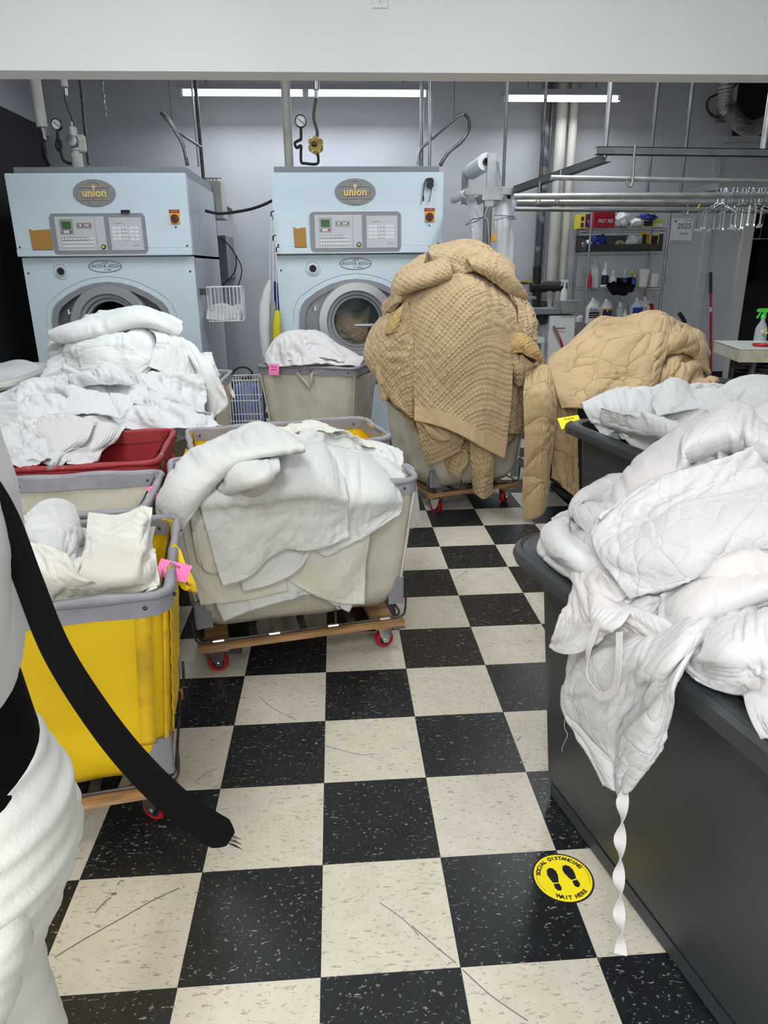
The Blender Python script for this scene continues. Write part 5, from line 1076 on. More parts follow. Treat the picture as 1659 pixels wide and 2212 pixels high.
quilt('tan quilt diagonal fold dividing the sprawling quilt from the coil', [
 [(1418, 690, 3.12), (1434, 690, 3.12), (1447, 698, 3.14)], [(1405, 740, 2.98), (1424, 738, 2.97), (1440, 742, 3.0)], [(1395, 800, 2.86), (1410, 798, 2.84), (1422, 798, 2.88)], [(1368, 850, 2.74), (1392, 855, 2.71), (1412, 858, 2.74)]], 'quilt_plain', res=(32, 84), ex=(1.12, 1.04), seed=125, thick=.018)
# brown quilt seen tumbling in the drum of the right machine
quilt('tan quilt tumbling behind the glass door of the right machine', [
 [(730, 676, 4.93), (752, 666, 4.96), (775, 672, 4.96), (798, 660, 4.95)], [(728, 700, 4.89), (750, 694, 4.87), (772, 690, 4.88), (795, 690, 4.9)], [(732, 722, 4.88), (752, 722, 4.85), (772, 720, 4.85), (790, 716, 4.88)], [(745, 742, 4.9), (760, 746, 4.87), (776, 746, 4.87), (790, 738, 4.9)]], 'quilt_tan', res=(48, 48), ex=(1.18, 1.18), seed=126, thick=.012)
# ================================================================ BACKGROUND: lights, pipes, racks
def tubeo(name, label, cat, pts, r, m_, sm=0, n=10, parent=None, rib=0):
    P = smooth_path(pts, sm) if sm else pts
    m = MB()
    if rib:
        L = 0; Q = [Vector(p) for p in smooth_path(pts, 40)]; out = []; rr = []
        for k, q in enumerate(Q): out.append(q); rr.append(r*(1 if k % 2 else .84))
        m.tube(out, rr, n)
    else: m.tube(P, r, n)
    o = m.build(name, m_, parent, angle=1.0)
    if label: tag(o, label, cat)
    return o
def strip_light(label, a, b, Y, ntube):
    A, B = at(*a, Y), at(*b, Y); z = (A.z+B.z)/2; L = (B.x-A.x); r = thing('fluorescent_light', label, 'light', (A.x, Y, z))
    MB().box((-.02, -.02, .035), (L+.02, .06, .085), .004).build('housing', 'fixture', r); m = MB(); m.box((0, -.045, .028), (L, .085, .036)); m.build('reflector', 'fixture', r)
    for k in range(ntube):
        x0, x1 = k*L/ntube+.03, (k+1)*L/ntube-.03
        t = tubeo('fluorescent_tube', None, None, [(x0, .012, 0), (x1, .012, 0)], .022, 'tube_on', n=12, parent=r)
        for x in (x0-.02, x1): MB().box((x, -.015, -.022), (x+.02, .04, .036)).build('lamp_holder', 'panel_pale', r)
    for x in (.25, L-.25): tubeo('hanging_chain', None, None, [(x, .02, .08), (x, .02, 4.1-z)], .004, 'steel_dark', parent=r)
strip_light('long twin fluorescent strip light above the dry-cleaning machines', (388, 197), (926, 207), 6.75, 2)
strip_light('shorter fluorescent strip light at right above the hanging rails', (1087, 212), (1340, 216), 6.75, 1)
ZC = 4.1
def vert(name, label, cat, px, py, Y, r, m_, z0=None, ztop=ZC, **k):
    p = at(px, py, Y); return tubeo(name, label, cat, [(p.x, Y, z0 if z0 is not None else p.z), (p.x, Y, ztop)], r, m_, **k)
vert('insulated_pipe', 'fat cream vertical pipe behind the pressure gauge of the right machine', 'pipe', 622, 300, 5.35, .036, 'pipe_white', 2.15, n=18)
pr = vert('insulated_pipe', 'fat white-wrapped pipe descending over the far left of the left machine', 'pipe', 91, 275, 5.1, .040, 'pipe_wrap', n=18)
p = at(92, 276, 5.1); tubeo('pipe_fitting', None, None, [(p.x, 5.1, p.z), (p.x, 5.1, p.z-.03), (p.x+.003, 5.1, p.z-.085)], [.022, .016, .013], 'galv', parent=None).parent = pr
tubeo('hose', None, None, [(p.x+.003, 5.1, p.z-.08), at(93, 320, 5.1), at(98, 340, 5.15), at(106, 357, 5.2)], .014, 'black_rubber', sm=5, parent=pr)
pr = vert('steam_hose_drop', 'white capped pipe with braided hose left of the valve on the left machine', 'pipe', 140, 188, 5.1, .026, 'pipe_wrap')
tubeo('hose', None, None, [at(141, 190, 5.1), at(142, 215, 5.1), at(150, 240, 5.1), at(159, 265, 5.1), at(163, 292, 5.1)], .010, 'steel_dark', sm=5, parent=pr)
tubeo('fitting', None, None, [at(141, 190, 5.1), at(142, 206, 5.1)], .014, 'galv', parent=pr)
vl = thing('steam_valve', 'white insulated steam valve standing on the left machine', 'valve', (at(168, 357, 5.1).x, 5.1, 2.18))
m = MB(); m.lathe([(0, -.03), (.042, -.03), (.042, .12), (.030, .125), (.030, .14), (.045, .142), (.045, .15), (.028, .155), (.028, .30), (.012, .31), (.012, .34), (0, .34)], n=20); m.build('valve_body', 'pipe_wrap', vl)
m = MB(); m.lathe([(0, -.06), (.038, -.05), (.042, 0), (.03, .02)], (0, -.03, .20), 'y', 18); m.build('valve_cap', 'galv', vl)
MB().box((.03, -.03, .13), (.08, .03, .25), .008).build('valve_box', 'pipe_wrap', vl)
def gauge(label, c, Y, r, stem, dark='black_rubber'):
    P = at(*c, Y); g_ = thing('pressure_gauge', label, 'gauge', P)
    m = MB(); m.lathe([(0, .02), (r, .02), (r, -.02), (r*.9, -.024), (r*.86, -.014)], axis='y', n=28); m.build('gauge_case', dark, g_)
    m = MB(); m.lathe([(0, -.014), (r*.87, -.014)], axis='y', n=28); fc = m.build('dial', 'panel_pale', g_)
    m = MB(); m.M = Matrix.Rotation(R_(40), 4, 'Y'); m.box((-r*.6, -.018, -.002), (r*.7, -.016, .002)); m.M = Matrix()
    for k in range(11): a = R_(-45+27*k); m.M = Matrix.Rotation(a, 4, 'Y'); m.box((-r*.78, -.0165, -.001), (-r*.66, -.0150, .001))
    m.build('needle', 'ink', fc)
    Q = [at(a, b, Y)-P for a, b in stem]; tubeo('gauge_stem', None, None, Q, .011, dark, sm=6, parent=g_)
    return g_
g1 = gauge('round pressure gauge on a black siphon pipe above the left machine', (123, 269), 5.1, .040, [(124, 284), (125, 296), (122, 315), (127, 324), (132, 315), (129, 302), (131, 325), (137, 345), (150, 353), (166, 353)])
g2 = gauge('round pressure gauge on a black looped pipe above the right machine', (649.5, 262), 5.1, .045, [(650, 276), (650, 300), (646, 303), (637, 309), (641, 319), (650, 315), (650, 330), (651, 350), (660, 353), (686, 353), (686, 330)])
bv = thing('brass_steam_trap', 'hexagonal brass steam trap beside the pressure gauge of the right machine', 'valve', at(682, 314, 5.1))
m = MB(); m.prism(ell(0, 0, .066, .068, 6, PI/6, 2*PI+PI/6), -.025, .025); m.prism(ell(0, 0, .05, .05, 24), -.04, .03); b0 = m.build('trap_body', 'brass', bv, angle=.4)
for k in range(6): m = MB(); a = R_(60*k); m.lathe([(0, -.035), (.007, -.034), (.008, -.02)], (.050*math.cos(a), 0, .052*math.sin(a)), 'y', 8); m.build('bolt', 'zinc', b0)
m = MB(); m.lathe([(0, -.075), (.016, -.07), (.022, -.04)], (-.012, 0, .005), 'y', 14); m.build('trap_cap', 'steel_dark', b0)
P0 = at(682, 314, 5.1); tubeo('hose', None, None, [at(a, b, 5.1)-P0 for a, b in ((685, 296), (685, 283), (678, 255), (679, 235), (683, 210))], .012, 'steel_dark', sm=6, parent=bv)
tubeo('fitting', None, None, [at(683, 212, 5.1)-P0, at(683, 194, 5.1)-P0], .013, 'galv', parent=bv); tubeo('connector', None, None, [at(683, 194, 5.1)-P0, at(683, 172, 5.1)-P0, Vector((at(683, 172, 5.1).x-P0.x, 0, ZC-P0.z))], [.026, .026, .018], 'galv', n=14, parent=bv)
for pts, lb in ((((166, 165), (186, 230), (190, 353)), 'thin conduit rising left of the steam valve at far left'),):
    tubeo('conduit', lb, 'pipe', [Vector((at(*pts[0], 5.4).x, 5.4, ZC)), at(176, 200, 5.4), at(183, 280, 5.3), at(191, 354, 5.2)], .011, 'steel_dark')
def chain(label, a, b, Y):
    A, B = at(*a, Y), at(*b, Y); o = thing('hanging_chain', label, 'chain', (A.x, Y, ZC)); m = MB(); n = int((ZC-B.z)/.045)
    for k in range(n):
        z = -.045*k; c = Vector(((B.x-A.x)*k/n, 0, z)); w = .010; d = Vector((1, 0, 0)) if k % 2 else Vector((0, 1, 0))
        m.tube([c+d*w*math.cos(t)+Vector((0, 0, .028*math.sin(t))) for t in [2*PI*j/8 for j in range(8)]], .0028, 4, closed=True)
    tag(m.build('chain_links', 'galv', o), None, None, kind='stuff')
chain('thin chain hanging in front of the wall above the left machine', (222, 165), (230, 262), 5.6)
f1 = tubeo('flexible_conduit', 'ribbed metal conduit arching down to the left machine', 'conduit', [at(347, 243, 5.3), at(362, 256, 5.3), at(380, 285, 5.25), at(396, 315, 5.2), at(405, 357, 5.15)], .016, 'galv', rib=1)
tubeo('rigid_conduit', None, None, [at(347, 243, 5.3), at(380, 283, 5.4), at(434, 318, 5.6)], .011, 'galv', parent=f1); tubeo('hanger_wire', None, None, [at(372, 258, 5.35), Vector((at(366, 165, 5.35).x, 5.35, ZC))], .003, 'steel_dark', parent=f1)
f2 = tubeo('flexible_conduit', 'ribbed metal conduit looping from its pipe down to the right machine', 'conduit', [at(1002, 246, 5.3), at(1012, 258, 5.3), at(1012, 280, 5.3), at(997, 305, 5.25), at(968, 330, 5.2), at(951, 357, 5.15)], .016, 'galv', rib=1)
tubeo('rigid_conduit', None, None, [at(1002, 246, 5.3), at(990, 250, 5.3), at(958, 278, 5.4), at(912, 318, 5.5), at(904, 332, 5.5), at(903, 357, 5.5)], .013, 'galv', parent=f2); tubeo('hanger_wire', None, None, [at(981, 256, 5.3), Vector((at(977, 175, 5.3).x, 5.3, ZC))], .003, 'steel_dark', parent=f2)
vert('conduit', 'grey vertical conduit just left of the looping conduit at the right machine', 'pipe', 929, 250, 5.4, .013, 'galv', 2.15)
vert('conduit', 'grey conduit rising from the back right corner of the right machine', 'pipe', 911, 260, 5.6, .016, 'galv', 2.15, ztop=3.05)
c1 = vert('conduit', 'pair of dark conduits running down between the machines to the switch box', 'pipe', 432, 300, 5.9, .015, 'steel_dark', at(447, 480, 5.9).z)
vert('conduit', None, None, 424, 300, 5.9, .008, 'galv', at(436, 360, 5.9).z).parent = c1

pp = vert('wall_pipe', 'wide dark painted pipe running the full height of the back wall', 'pipe', 1172, 400, 7.15, .045, 'pipe_dark', 0)
vert('wall_pipe', 'leftmost cream insulated pipe of the pair on the back wall', 'pipe', 1207, 350, 7.12, .058, 'pipe_white', 1.28, n=18)
vert('wall_pipe', 'rightmost cream insulated pipe of the pair on the back wall', 'pipe', 1232, 350, 7.12, .046, 'pipe_white', 1.28, n=18)
vert('conduit', 'slim grey conduit between the dark pipe and the cream pipes', 'pipe', 1186, 350, 7.2, .012, 'galv', 0.9)
mf = thing('pipe_manifold', 'dark grimy valve manifold at the foot of the cream pipes', 'manifold', (at(1185, 620, 7.0).x, 7.0, 1.2))
O = at(1185, 620, 7.0); m = MB()
rel = lambda a, b, Y=7.0: at(a, b, Y)-Vector((O.x, 7.0, 1.2))
tubeo('header_pipe', None, None, [rel(1146, 620), rel(1222, 621)], .055, 'black_rubber', parent=mf); tubeo('upper_pipe', None, None, [rel(1120, 610), rel(1172, 611)], .020, 'brass', parent=mf); tubeo('riser', None, None, [rel(1160, 575), rel(1158, 668)], .045, 'black_rubber', parent=mf)
for x in (1186, 1204): tubeo('drain_pipe', None, None, [rel(x, 628), rel(x, 700)], .04, 'pipe_white', parent=mf)
tubeo('lower_pipe', None, None, [rel(1150, 656), rel(1215, 658)], .03, 'steel_dark', parent=mf); tubeo('standpipe', None, None, [rel(1172, 656), Vector((rel(1172, 700).x, 0, -1.2))], .035, 'steel_dark', parent=mf)
# electrical boxes between the machines
e1 = thing('electrical_box', 'grey electrical box mounted high between the machines', 'electrical box', at(463, 434, 6.2))
MB().box((-.075, -.12, -.16), (.085, .20, .16), .006).build('box', 'box_grey', e1); MB().box((-.12, -.02, -.12), (-.075, .18, .14)).build('side_coil', 'black_rubber', e1)
m = MB()
for k in range(5): m.tube([(-.08+.03*k, -.05, .16), (-.08+.03*k, -.05, .19), (-.05+.03*k, .08, .20)], .005, 5)
tag(m.build('heat_fins', 'steel_dark', e1), None, None, kind='stuff'); tubeo('bracket', None, None, [(-.02, 0, -.16), (-.06, 0, -.30), (-.12, .05, -.38)], .014, 'steel_dark', parent=e1); tubeo('wall_stub', None, None, [(0, .15, 0), (0, YW-6.2, 0)], .02, 'steel_dark', parent=e1)
e2 = thing('meter_box', 'dark grey switch box with a black label behind the wire basket', 'electrical box', at(472, 556, 6.8))
MB().box((-.11, -.09, -.21), (.10, .5, .21), .006).build('box', 'meter_grey', e2); MB().box((-.02, -.094, -.16), (.02, -.09, .10)).build('label_plate', 'ink', e2)
m = MB(); m.text('20', .04, (0, -.0955, .05), Matrix.Rotation(PI/2, 4, 'X') @ Matrix.Rotation(PI/2, 4, 'Z')); m.text('22', .04, (0, -.0955, -.10), Matrix.Rotation(PI/2, 4, 'X') @ Matrix.Rotation(PI/2, 4, 'Z')); m.build('label_print', 'panel_pale', e2)
tubeo('cable', 'black cable drooping between the two machines', 'cable', [at(443, 455, 5.3), at(470, 461, 5.3), at(500, 459, 5.3), at(540, 452, 5.3), at(570, 442, 5.3), at(594, 430, 5.3)], .012, 'black_rubber', sm=8)
E2 = Matrix.Translation(e2.location).inverted()
cb_ = tubeo('cable_loop', None, None, [at(448, 512, 6.5), at(470, 510, 6.5), at(495, 530, 6.5), at(508, 550, 6.5), at(510, 575, 6.5), at(502, 595, 6.5), at(480, 616, 6.5)], .006, 'black_rubber', sm=8)
tubeo('cable_strand', None, None, [at(450, 510, 6.4), at(480, 515, 6.4), at(505, 545, 6.4), at(521, 575, 6.4), at(520, 600, 6.4), at(512, 622, 6.4)], .005, 'black_rubber', sm=8, parent=cb_); cb_.parent = e2; cb_.matrix_parent_inverse = E2
gw_ = tubeo('green_wire', None, None, [at(459, 500, 6.3), at(464, 560, 6.3), at(474, 618, 6.3)], .003, 'net_yellow', sm=6); gw_.parent = e2; gw_.matrix_parent_inverse = E2
# white wire basket on the left machine
wb = thing('wire_basket', 'white wire basket with grey rags fixed to the side of the left machine', 'basket', (at(446, 620, 4.86).x, 4.86, 0))
x1 = at(520, 620, 4.86).x-wb.location.x; z1, z0 = at(480, 620, 4.86).z, at(480, 694, 4.86).z; dy = .20
def wire_box(root, X, Yd, Z0, Z1, nx, ny, nh, r=.0028, mat_='wire_white', name='wire'):
    for j, z in enumerate(np.linspace(Z0, Z1, nh)): tubeo(name, None, None, [(0, 0, z), (X, 0, z), (X, Yd, z), (0, Yd, z)] if 1 else 0, r*1.3, mat_, n=5, parent=root)
    for j, z in enumerate((Z0, Z1)): tubeo(name, None, None, [(0, Yd, z), (0, 0, z)], r*1.3, mat_, n=5, parent=root)
    for k in range(nx+1): tubeo(name, None, None, [(X*k/nx, 0, Z1), (X*k/nx, 0, Z0), (X*k/nx, Yd, Z0), (X*k/nx, Yd, Z1)], r, mat_, n=5, parent=root)
    for k in range(1, ny): tubeo(name, None, None, [(0, Yd*k/ny, Z1), (0, Yd*k/ny, Z0), (X, Yd*k/ny, Z0), (X, Yd*k/ny, Z1)], r, mat_, n=5, parent=root)
wire_box(wb, x1, dy, z0, z1, 9, 4, 2)
MB().box((-.075, .02, z1-.06), (0, .05, z1-.01)).build('mounting_bracket', 'steel_dark', wb)
cloth('grey_rag', 'wrinkled grey rags lying in the white wire basket', 'rags', [[(452, 668, 5.0), (480, 656, 5.0), (500, 658, 5.0), (516, 662, 5.0)], [(452, 678, 4.94), (480, 668, 4.94), (500, 668, 4.94), (516, 676, 4.94)], [(454, 690, 4.89), (480, 688, 4.89), (500, 690, 4.89), (514, 690, 4.89)]], 'lining_white', (40, 32), (1.3, 1.3), 140, kind='stuff')
# low wire rack and drums behind it
wr = thing('wire_rack', 'low white wire rack in front of the blue drum between the bins', 'rack', (at(486, 824, 3.95).x, 3.95, 0)); X = at(556, 824, 3.95).x-wr.location.x
wire_box(wr, X, .25, .12, at(486, 822, 3.95).z, 11, 3, 5, .0025)
for x in (0, X):
    for y in (0, .25): tubeo('rack_leg', None, None, [(x, y, 0), (x, y, .13)], .005, 'wire_white', n=6, parent=wr)
dm = thing('plastic_drum', 'blue plastic drum standing behind the low wire rack', 'drum', (at(538, 820, 4.55).x, 4.40, 0))
m = MB(); m.lathe([(0, 0), (.12, 0), (.13, .02), (.13, .50), (.12, .56), (.10, .60), (.04, .61), (.04, .63), (0, .63)], n=24); m.build('drum_body', 'blue_plastic', dm)
m = MB(); m.lathe([(0, .63), (.045, .63), (.045, .66), (0, .665)], n=16); m.build('drum_cap', 'black_plastic', dm)
tubeo('hose', 'black hose arching out of the blue drum', 'hose', [at(498, 838, 4.4), at(500, 812, 4.4), at(512, 796, 4.4), at(532, 794, 4.4), at(545, 806, 4.4), (dm.location.x, 4.4, .66)], .008, 'black_rubber', sm=8)
dm2 = thing('plastic_drum', 'black drum standing left of the blue drum behind the wire rack', 'drum', (at(498, 830, 4.5).x, 4.42, 0))
m = MB(); m.lathe([(0, 0), (.11, 0), (.12, .02), (.12, .46), (.10, .50), (.03, .51), (0, .52)], n=20); m.build('drum_body', 'black_plastic', dm2)
# net laundry bags hanging on the right machine
def netbag(label, pts, Y, m_, hang):
    A = at(*hang, Y); o = thing('net_bag', label, 'net bag', (A.x, Y, A.z)); m = MB(); n = 14; rings = []
    for (a, b, hw) in pts:
        c = at(a, b, Y)-A; ww = (at(a+hw, b, Y)-at(a, b, Y)).x; rings.append([(c.x+ww*math.cos(2*PI*k/n)*(1+.12*math.sin(k*2.3)), .6*ww*math.sin(2*PI*k/n), c.z) for k in range(n)])
    vs = [q for r_ in rings for q in r_]; m._add(vs, [(i*n+k, i*n+(k+1) % n, (i+1)*n+(k+1) % n, (i+1)*n+k) for i in range(len(rings)-1) for k in range(n)]+[tuple((len(rings)-1)*n+k for k in range(n))])
    m.build('bag', m_, o, angle=1.2)
    q = at(pts[0][0], pts[0][1], Y)-A; tubeo('drawstring', None, None, [(0, 0, 0), (q.x*.5-.003, 0, q.z*.5), q], .003, 'wire_white', n=5, parent=o); tubeo('hook', None, None, [(0, 0, 0), (0, 0, .03), (.02, .02, .04)], .005, 'black_plastic', n=6, parent=o)
netbag('long white net bag hanging left of the right machine', [(583, 605, 3), (578, 625, 9), (572, 660, 13), (572, 700, 14), (574, 740, 13), (576, 772, 10)], 4.62, 'net_white', (586, 468))
netbag('dark blue net bag hanging against the side of the right machine', [(594, 608, 3), (597, 620, 7), (600, 660, 8), (602, 700, 8), (602, 720, 5)], 4.78, 'net_blue', (590, 475))
netbag('greyish net bag squeezed between the white and yellow bags', [(591, 650, 3), (590, 662, 6), (590, 700, 8), (591, 740, 8), (592, 765, 6)], 4.60, 'net_grey', (590, 520))
netbag('yellow net bag hanging lowest beside the right machine', [(599, 670, 3), (599, 680, 7), (598, 700, 9), (598, 730, 9), (598, 745, 7)], 4.55, 'net_yellow', (597, 545))
# dark equipment left of the left machine
dk = thing('dark_cabinet', 'tall dark cabinet in shadow beside the left machine', 'cabinet', (-3.4, 4.6, 0))
MB().box((-.45, 0, 0), (.78, 2.0, 2.74), .01).build('cabinet_body', 'black_void', dk); MB().box((-.2, -.02, 1.0), (.5, 0, 1.015)).build('cabinet_trim', 'machine_grey', dk); MB().box((-.45, -.05, .05), (.70, 0, .95), .01).build('cabinet_door', 'black_plastic', dk)
# ---------------------------------------------------------------- rails and struts at right
hr = thing('hanging_rail_frame', 'overhead steel strut and rail frame for hanging clothes at right', 'rail', (2.0, 3.1, ZC))
O = Vector((2.0, 3.1, ZC))
def rpart(name, pts, r, m_='galv', **k): return tubeo(name, None, None, [Vector(p)-O for p in pts], r, m_, parent=hr, **k)
def ext(a, b, Y, x1=5.5): A, B = at(*a, Y), at(*b, Y); t = (x1-A.x)/(B.x-A.x); return [A, A+(B-A)*t]
rpart('rail', ext((1190, 384), (1659, 392), 2.75), .0125, n=12); rpart('rail', ext((1110, 425), (1659, 421), 2.95), .0165, n=12)
rpart('rail', ext((1116, 436), (1659, 437), 3.15), .012, n=12); rpart('rail', ext((1116, 441), (1659, 443), 3.5), .012, 'strut'); rpart('rail', ext((1112, 452), (1659, 457), 3.4), .012, 'strut', n=12)
def strut(a, b, h, th=.04):
    a, b = Vector(a)-O, Vector(b)-O; d = (b-a); L = d.length; q = d.to_track_quat('X', 'Z').to_matrix().to_4x4(); m = MB(); m.M = Matrix.Translation(a) @ q
    m.box((0, -th/2, -h/2), (L, -th/2+.004, h/2)); m.box((0, -th/2, h/2-.004), (L, th/2, h/2)); m.box((0, -th/2, -h/2), (L, th/2, -h/2+.004)); m.build('strut', 'strut', hr, smooth=False)
A, B = at(1287, 326, 3.3), at(1659, 331, 3.3); strut(A, A+(B-A)*3.2, .042)
strut(at(1114, 410, 4.15), at(1314, 341, 3.3), .045); A = at(1483, 414, 4.4); strut(A, at(1559, 401, 3.6), .05)
for px, py, Y, r in ((1306, 340, 3.3, .014), (1166, 430, 3.9, .010), (1648, 330, 3.3, .020), (1398, 415, 4.5, .012), (1470, 415, 4.5, .012), (1087, 402, 4.15, .011)):
    P = at(px, py, Y); rpart('support_rod', [P, (P.x, Y, ZC)], r, 'strut' if Y in (4.5, 4.15) else 'galv' if r > .01 else 'steel_dark')
for n_, pts, Y in (('hook', [(1372, 312), (1369, 350), (1366, 392), (1362, 403), (1356, 400), (1354, 390)], 2.72), ('hook', [(1212, 365), (1209, 400), (1207, 430), (1203, 438), (1200, 430)], 2.95), ('hook', [(1166, 392), (1165, 425), (1166, 436), (1161, 440), (1158, 432)], 2.95), ('hook', [(1485, 440), (1487, 455), (1482, 464), (1477, 457)], 3.3), ('hook', [(1545, 436), (1544, 446), (1540, 450), (1536, 445)], 3.1)):
    rpart('hook', [at(a, b, Y) for a, b in pts], .0065 if Y < 2.8 else .005, 'galv', sm=5)
rpart('fallen_strip', [at(1507, 450, 2.94), at(1512, 441, 2.94)], .003, 'net_yellow')
rg = random.Random(5)
for k in range(14):     # wire clip hangers bunched on the rail
    px = 1552+k*8+rg.uniform(-2, 2); Y = 2.95; hook = at(px, 416, Y); o = thing('clip_hanger', 'chrome wire clip hanger bunched on the rail at the right edge', 'hanger', hook, R_(rg.uniform(60, 110)), 'chrome clip hangers bunched on the rail')
    w_ = .19; h0 = -.075-rg.uniform(0, .015)
    tubeo('hanger_hook', None, None, [(-.02, 0, -.0), (-.012, 0, .022), (.008, 0, .024), (.018, 0, .008), (.0, 0, -.03), (0, 0, -.05)], .0018, 'chrome', sm=4, n=5, parent=o)
    tubeo('hanger_bar', None, None, [(-w_, 0, h0-.025), (0, 0, -.05), (w_, 0, h0-.025)], .0018, 'chrome', n=5, parent=o)
    for s in (-1, 1): m = MB(); m.tube([(s*w_*.85, 0, h0), (s*w_*.85, 0, h0-.09)], .003, 5); m.box((s*w_*.85-.015, -.004, h0-.10), (s*w_*.85+.015, .004, h0-.09)); m.build('clip', 'chrome', o)
for k, px in enumerate((1630, 1650)):
    o = thing('trouser_hanger', ('left one of the two open-ended wire trouser hangers near the dark doorway', 'right one of the two open-ended wire trouser hangers near the dark doorway')[k], 'hanger', at(px, 441, 3.15), R_(12), 'wire trouser hangers by the doorway')
    tubeo('hanger_wire', None, None, [(-.012, 0, .0), (-.006, 0, .022), (.012, 0, .018), (.0, 0, -.03), (-.055, 0, -.05), (-.07, 0, -.19), (.07, 0, -.185), (.08, 0, -.05), (.0, 0, -.03)], .0016, 'chrome', n=5, parent=o)
# ---------------------------------------------------------------- plastic film bagging stand
bs = thing('bagging_stand', 'metal garment bagging stand with rolls of clear plastic film', 'stand', (at(1056, 420, 4.2).x, 4.2, 0)); bx = bs.location.x
def bpp(a, b, Y=4.2): p = at(a, b, Y); return Vector((p.x-bx, p.y-4.2, p.z))
def bbox(name, a, b, y0, y1, m_='zinc'): A, B = bpp(*a), bpp(*b); MB().box((A.x, y0, A.z), (B.x, y1, B.z), .002).build(name, m_, bs)
bbox('crossbar', (1004, 407), (1115, 421), -.02, .02, 'galv'); bbox('mount_plate', (1040, 421), (1083, 433), -.03, .05, 'galv'); bbox('roll_arm', (1053, 331), (1069, 407), -.012, .012, 'galv')
MB().box((-.085, .62, bpp(1030, 425).z), (-.035, .64, bpp(1054, 345).z)).build('roll_arm', 'galv', bs); MB().box((-.05, .0, bpp(1055, 420).z-.02), (.05, .64, bpp(1055, 420).z+.0)).build('side_beam', 'galv', bs)
m = MB(); m.box((-.028, -.02, 0), (.028, .03, bpp(1056, 446).z)); m.build('post', 'strut', bs); MB().box((-.03, -.02, bpp(1056, 446).z-.0), (.03, .03, bpp(1056, 433).z)).build('post_collar', 'galv', bs)
MB().box((-.25, -.2, 0), (.25, .4, .03), .005).build('base', 'strut', bs)
for c_, r_, l_ in (((1052, 348), .058, .52), ((1007, 417), .028, .5), ((1101, 425), .030, .5)):
    c = bpp(*c_); m = MB(); m.lathe([(r_*.42, 0), (r_, 0), (r_, l_), (r_*.42, l_), (r_*.42, 0)], (c.x, .03, c.z), 'y', 28); rl = m.build('film_roll', 'film_roll', bs); m = MB(); m.lathe([(r_*.2, -.01), (r_*.42, -.01), (r_*.42, l_+.01)], (c.x, .03, c.z), 'y', 16); m.build('roll_core', 'black_plastic', rl)

def film(rows, s):
    o = cloth('film_sheet', None, None, rows, 'film', (28, 60), (1.12, 1.02), s, thick=.001); o.location = o.location-Vector((bx, 4.2, 0)); o.parent = bs
film([[(1004, 425, 4.3), (1015, 424, 4.25), (1024, 422, 4.22)], [(1015, 460, 4.28), (1026, 458, 4.25), (1036, 456, 4.22)], [(1022, 500, 4.28), (1035, 498, 4.25), (1046, 498, 4.22)], [(1020, 620, 4.28), (1035, 620, 4.25), (1048, 620, 4.22)]], 150)
film([[(1070, 432, 4.25), (1090, 428, 4.25), (1112, 430, 4.25)], [(1068, 480, 4.25), (1088, 480, 4.22), (1110, 470, 4.25)], [(1068, 560, 4.25), (1088, 560, 4.22), (1106, 560, 4.25)], [(1066, 640, 4.25), (1088, 640, 4.22), (1102, 640, 4.25)]], 151)
film([[(1060, 335, 4.28), (1070, 345, 4.25), (1078, 350, 4.22)], [(1068, 370, 4.27), (1076, 372, 4.25), (1082, 375, 4.22)], [(1068, 405, 4.27), (1076, 405, 4.25), (1083, 405, 4.22)]], 152)
tubeo('cord', None, None, [bpp(1054, 446, 4.16), bpp(1046, 470, 4.16), bpp(1054, 480, 4.16), bpp(1058, 560, 4.16), bpp(1062, 500, 4.16), bpp(1064, 450, 4.16)], .003, 'cream_bag', sm=4, parent=bs)
MB().box((.03, .0, bpp(1068, 522).z), (.065, .02, bpp(1068, 506).z), .004).build('orange_clip', 'switch_yellow', bs)
hk = thing('wire_hanger', 'black bent wire arm with small hooks on the bagging stand post', 'hanger', at(1056, 470, 4.14)); H0 = at(1056, 470, 4.14)
for pts in (((1044, 470), (1020, 474), (1005, 486), (1030, 478), (1044, 468)), ((1068, 465), (1112, 467)), ((1068, 476), (1090, 470), (1112, 467))): tubeo('wire', None, None, [at(a, b, 4.14)-H0 for a, b in pts], .003, 'black_plastic', n=5, parent=hk)
for x in (1098, 1104, 1111): tubeo('small_hook', None, None, [at(x, 466, 4.14)-H0, at(x-2, 473, 4.14)-H0, at(x+2, 475, 4.14)-H0, at(x+4, 470, 4.14)-H0], .0028, 'black_plastic', n=5, parent=hk)
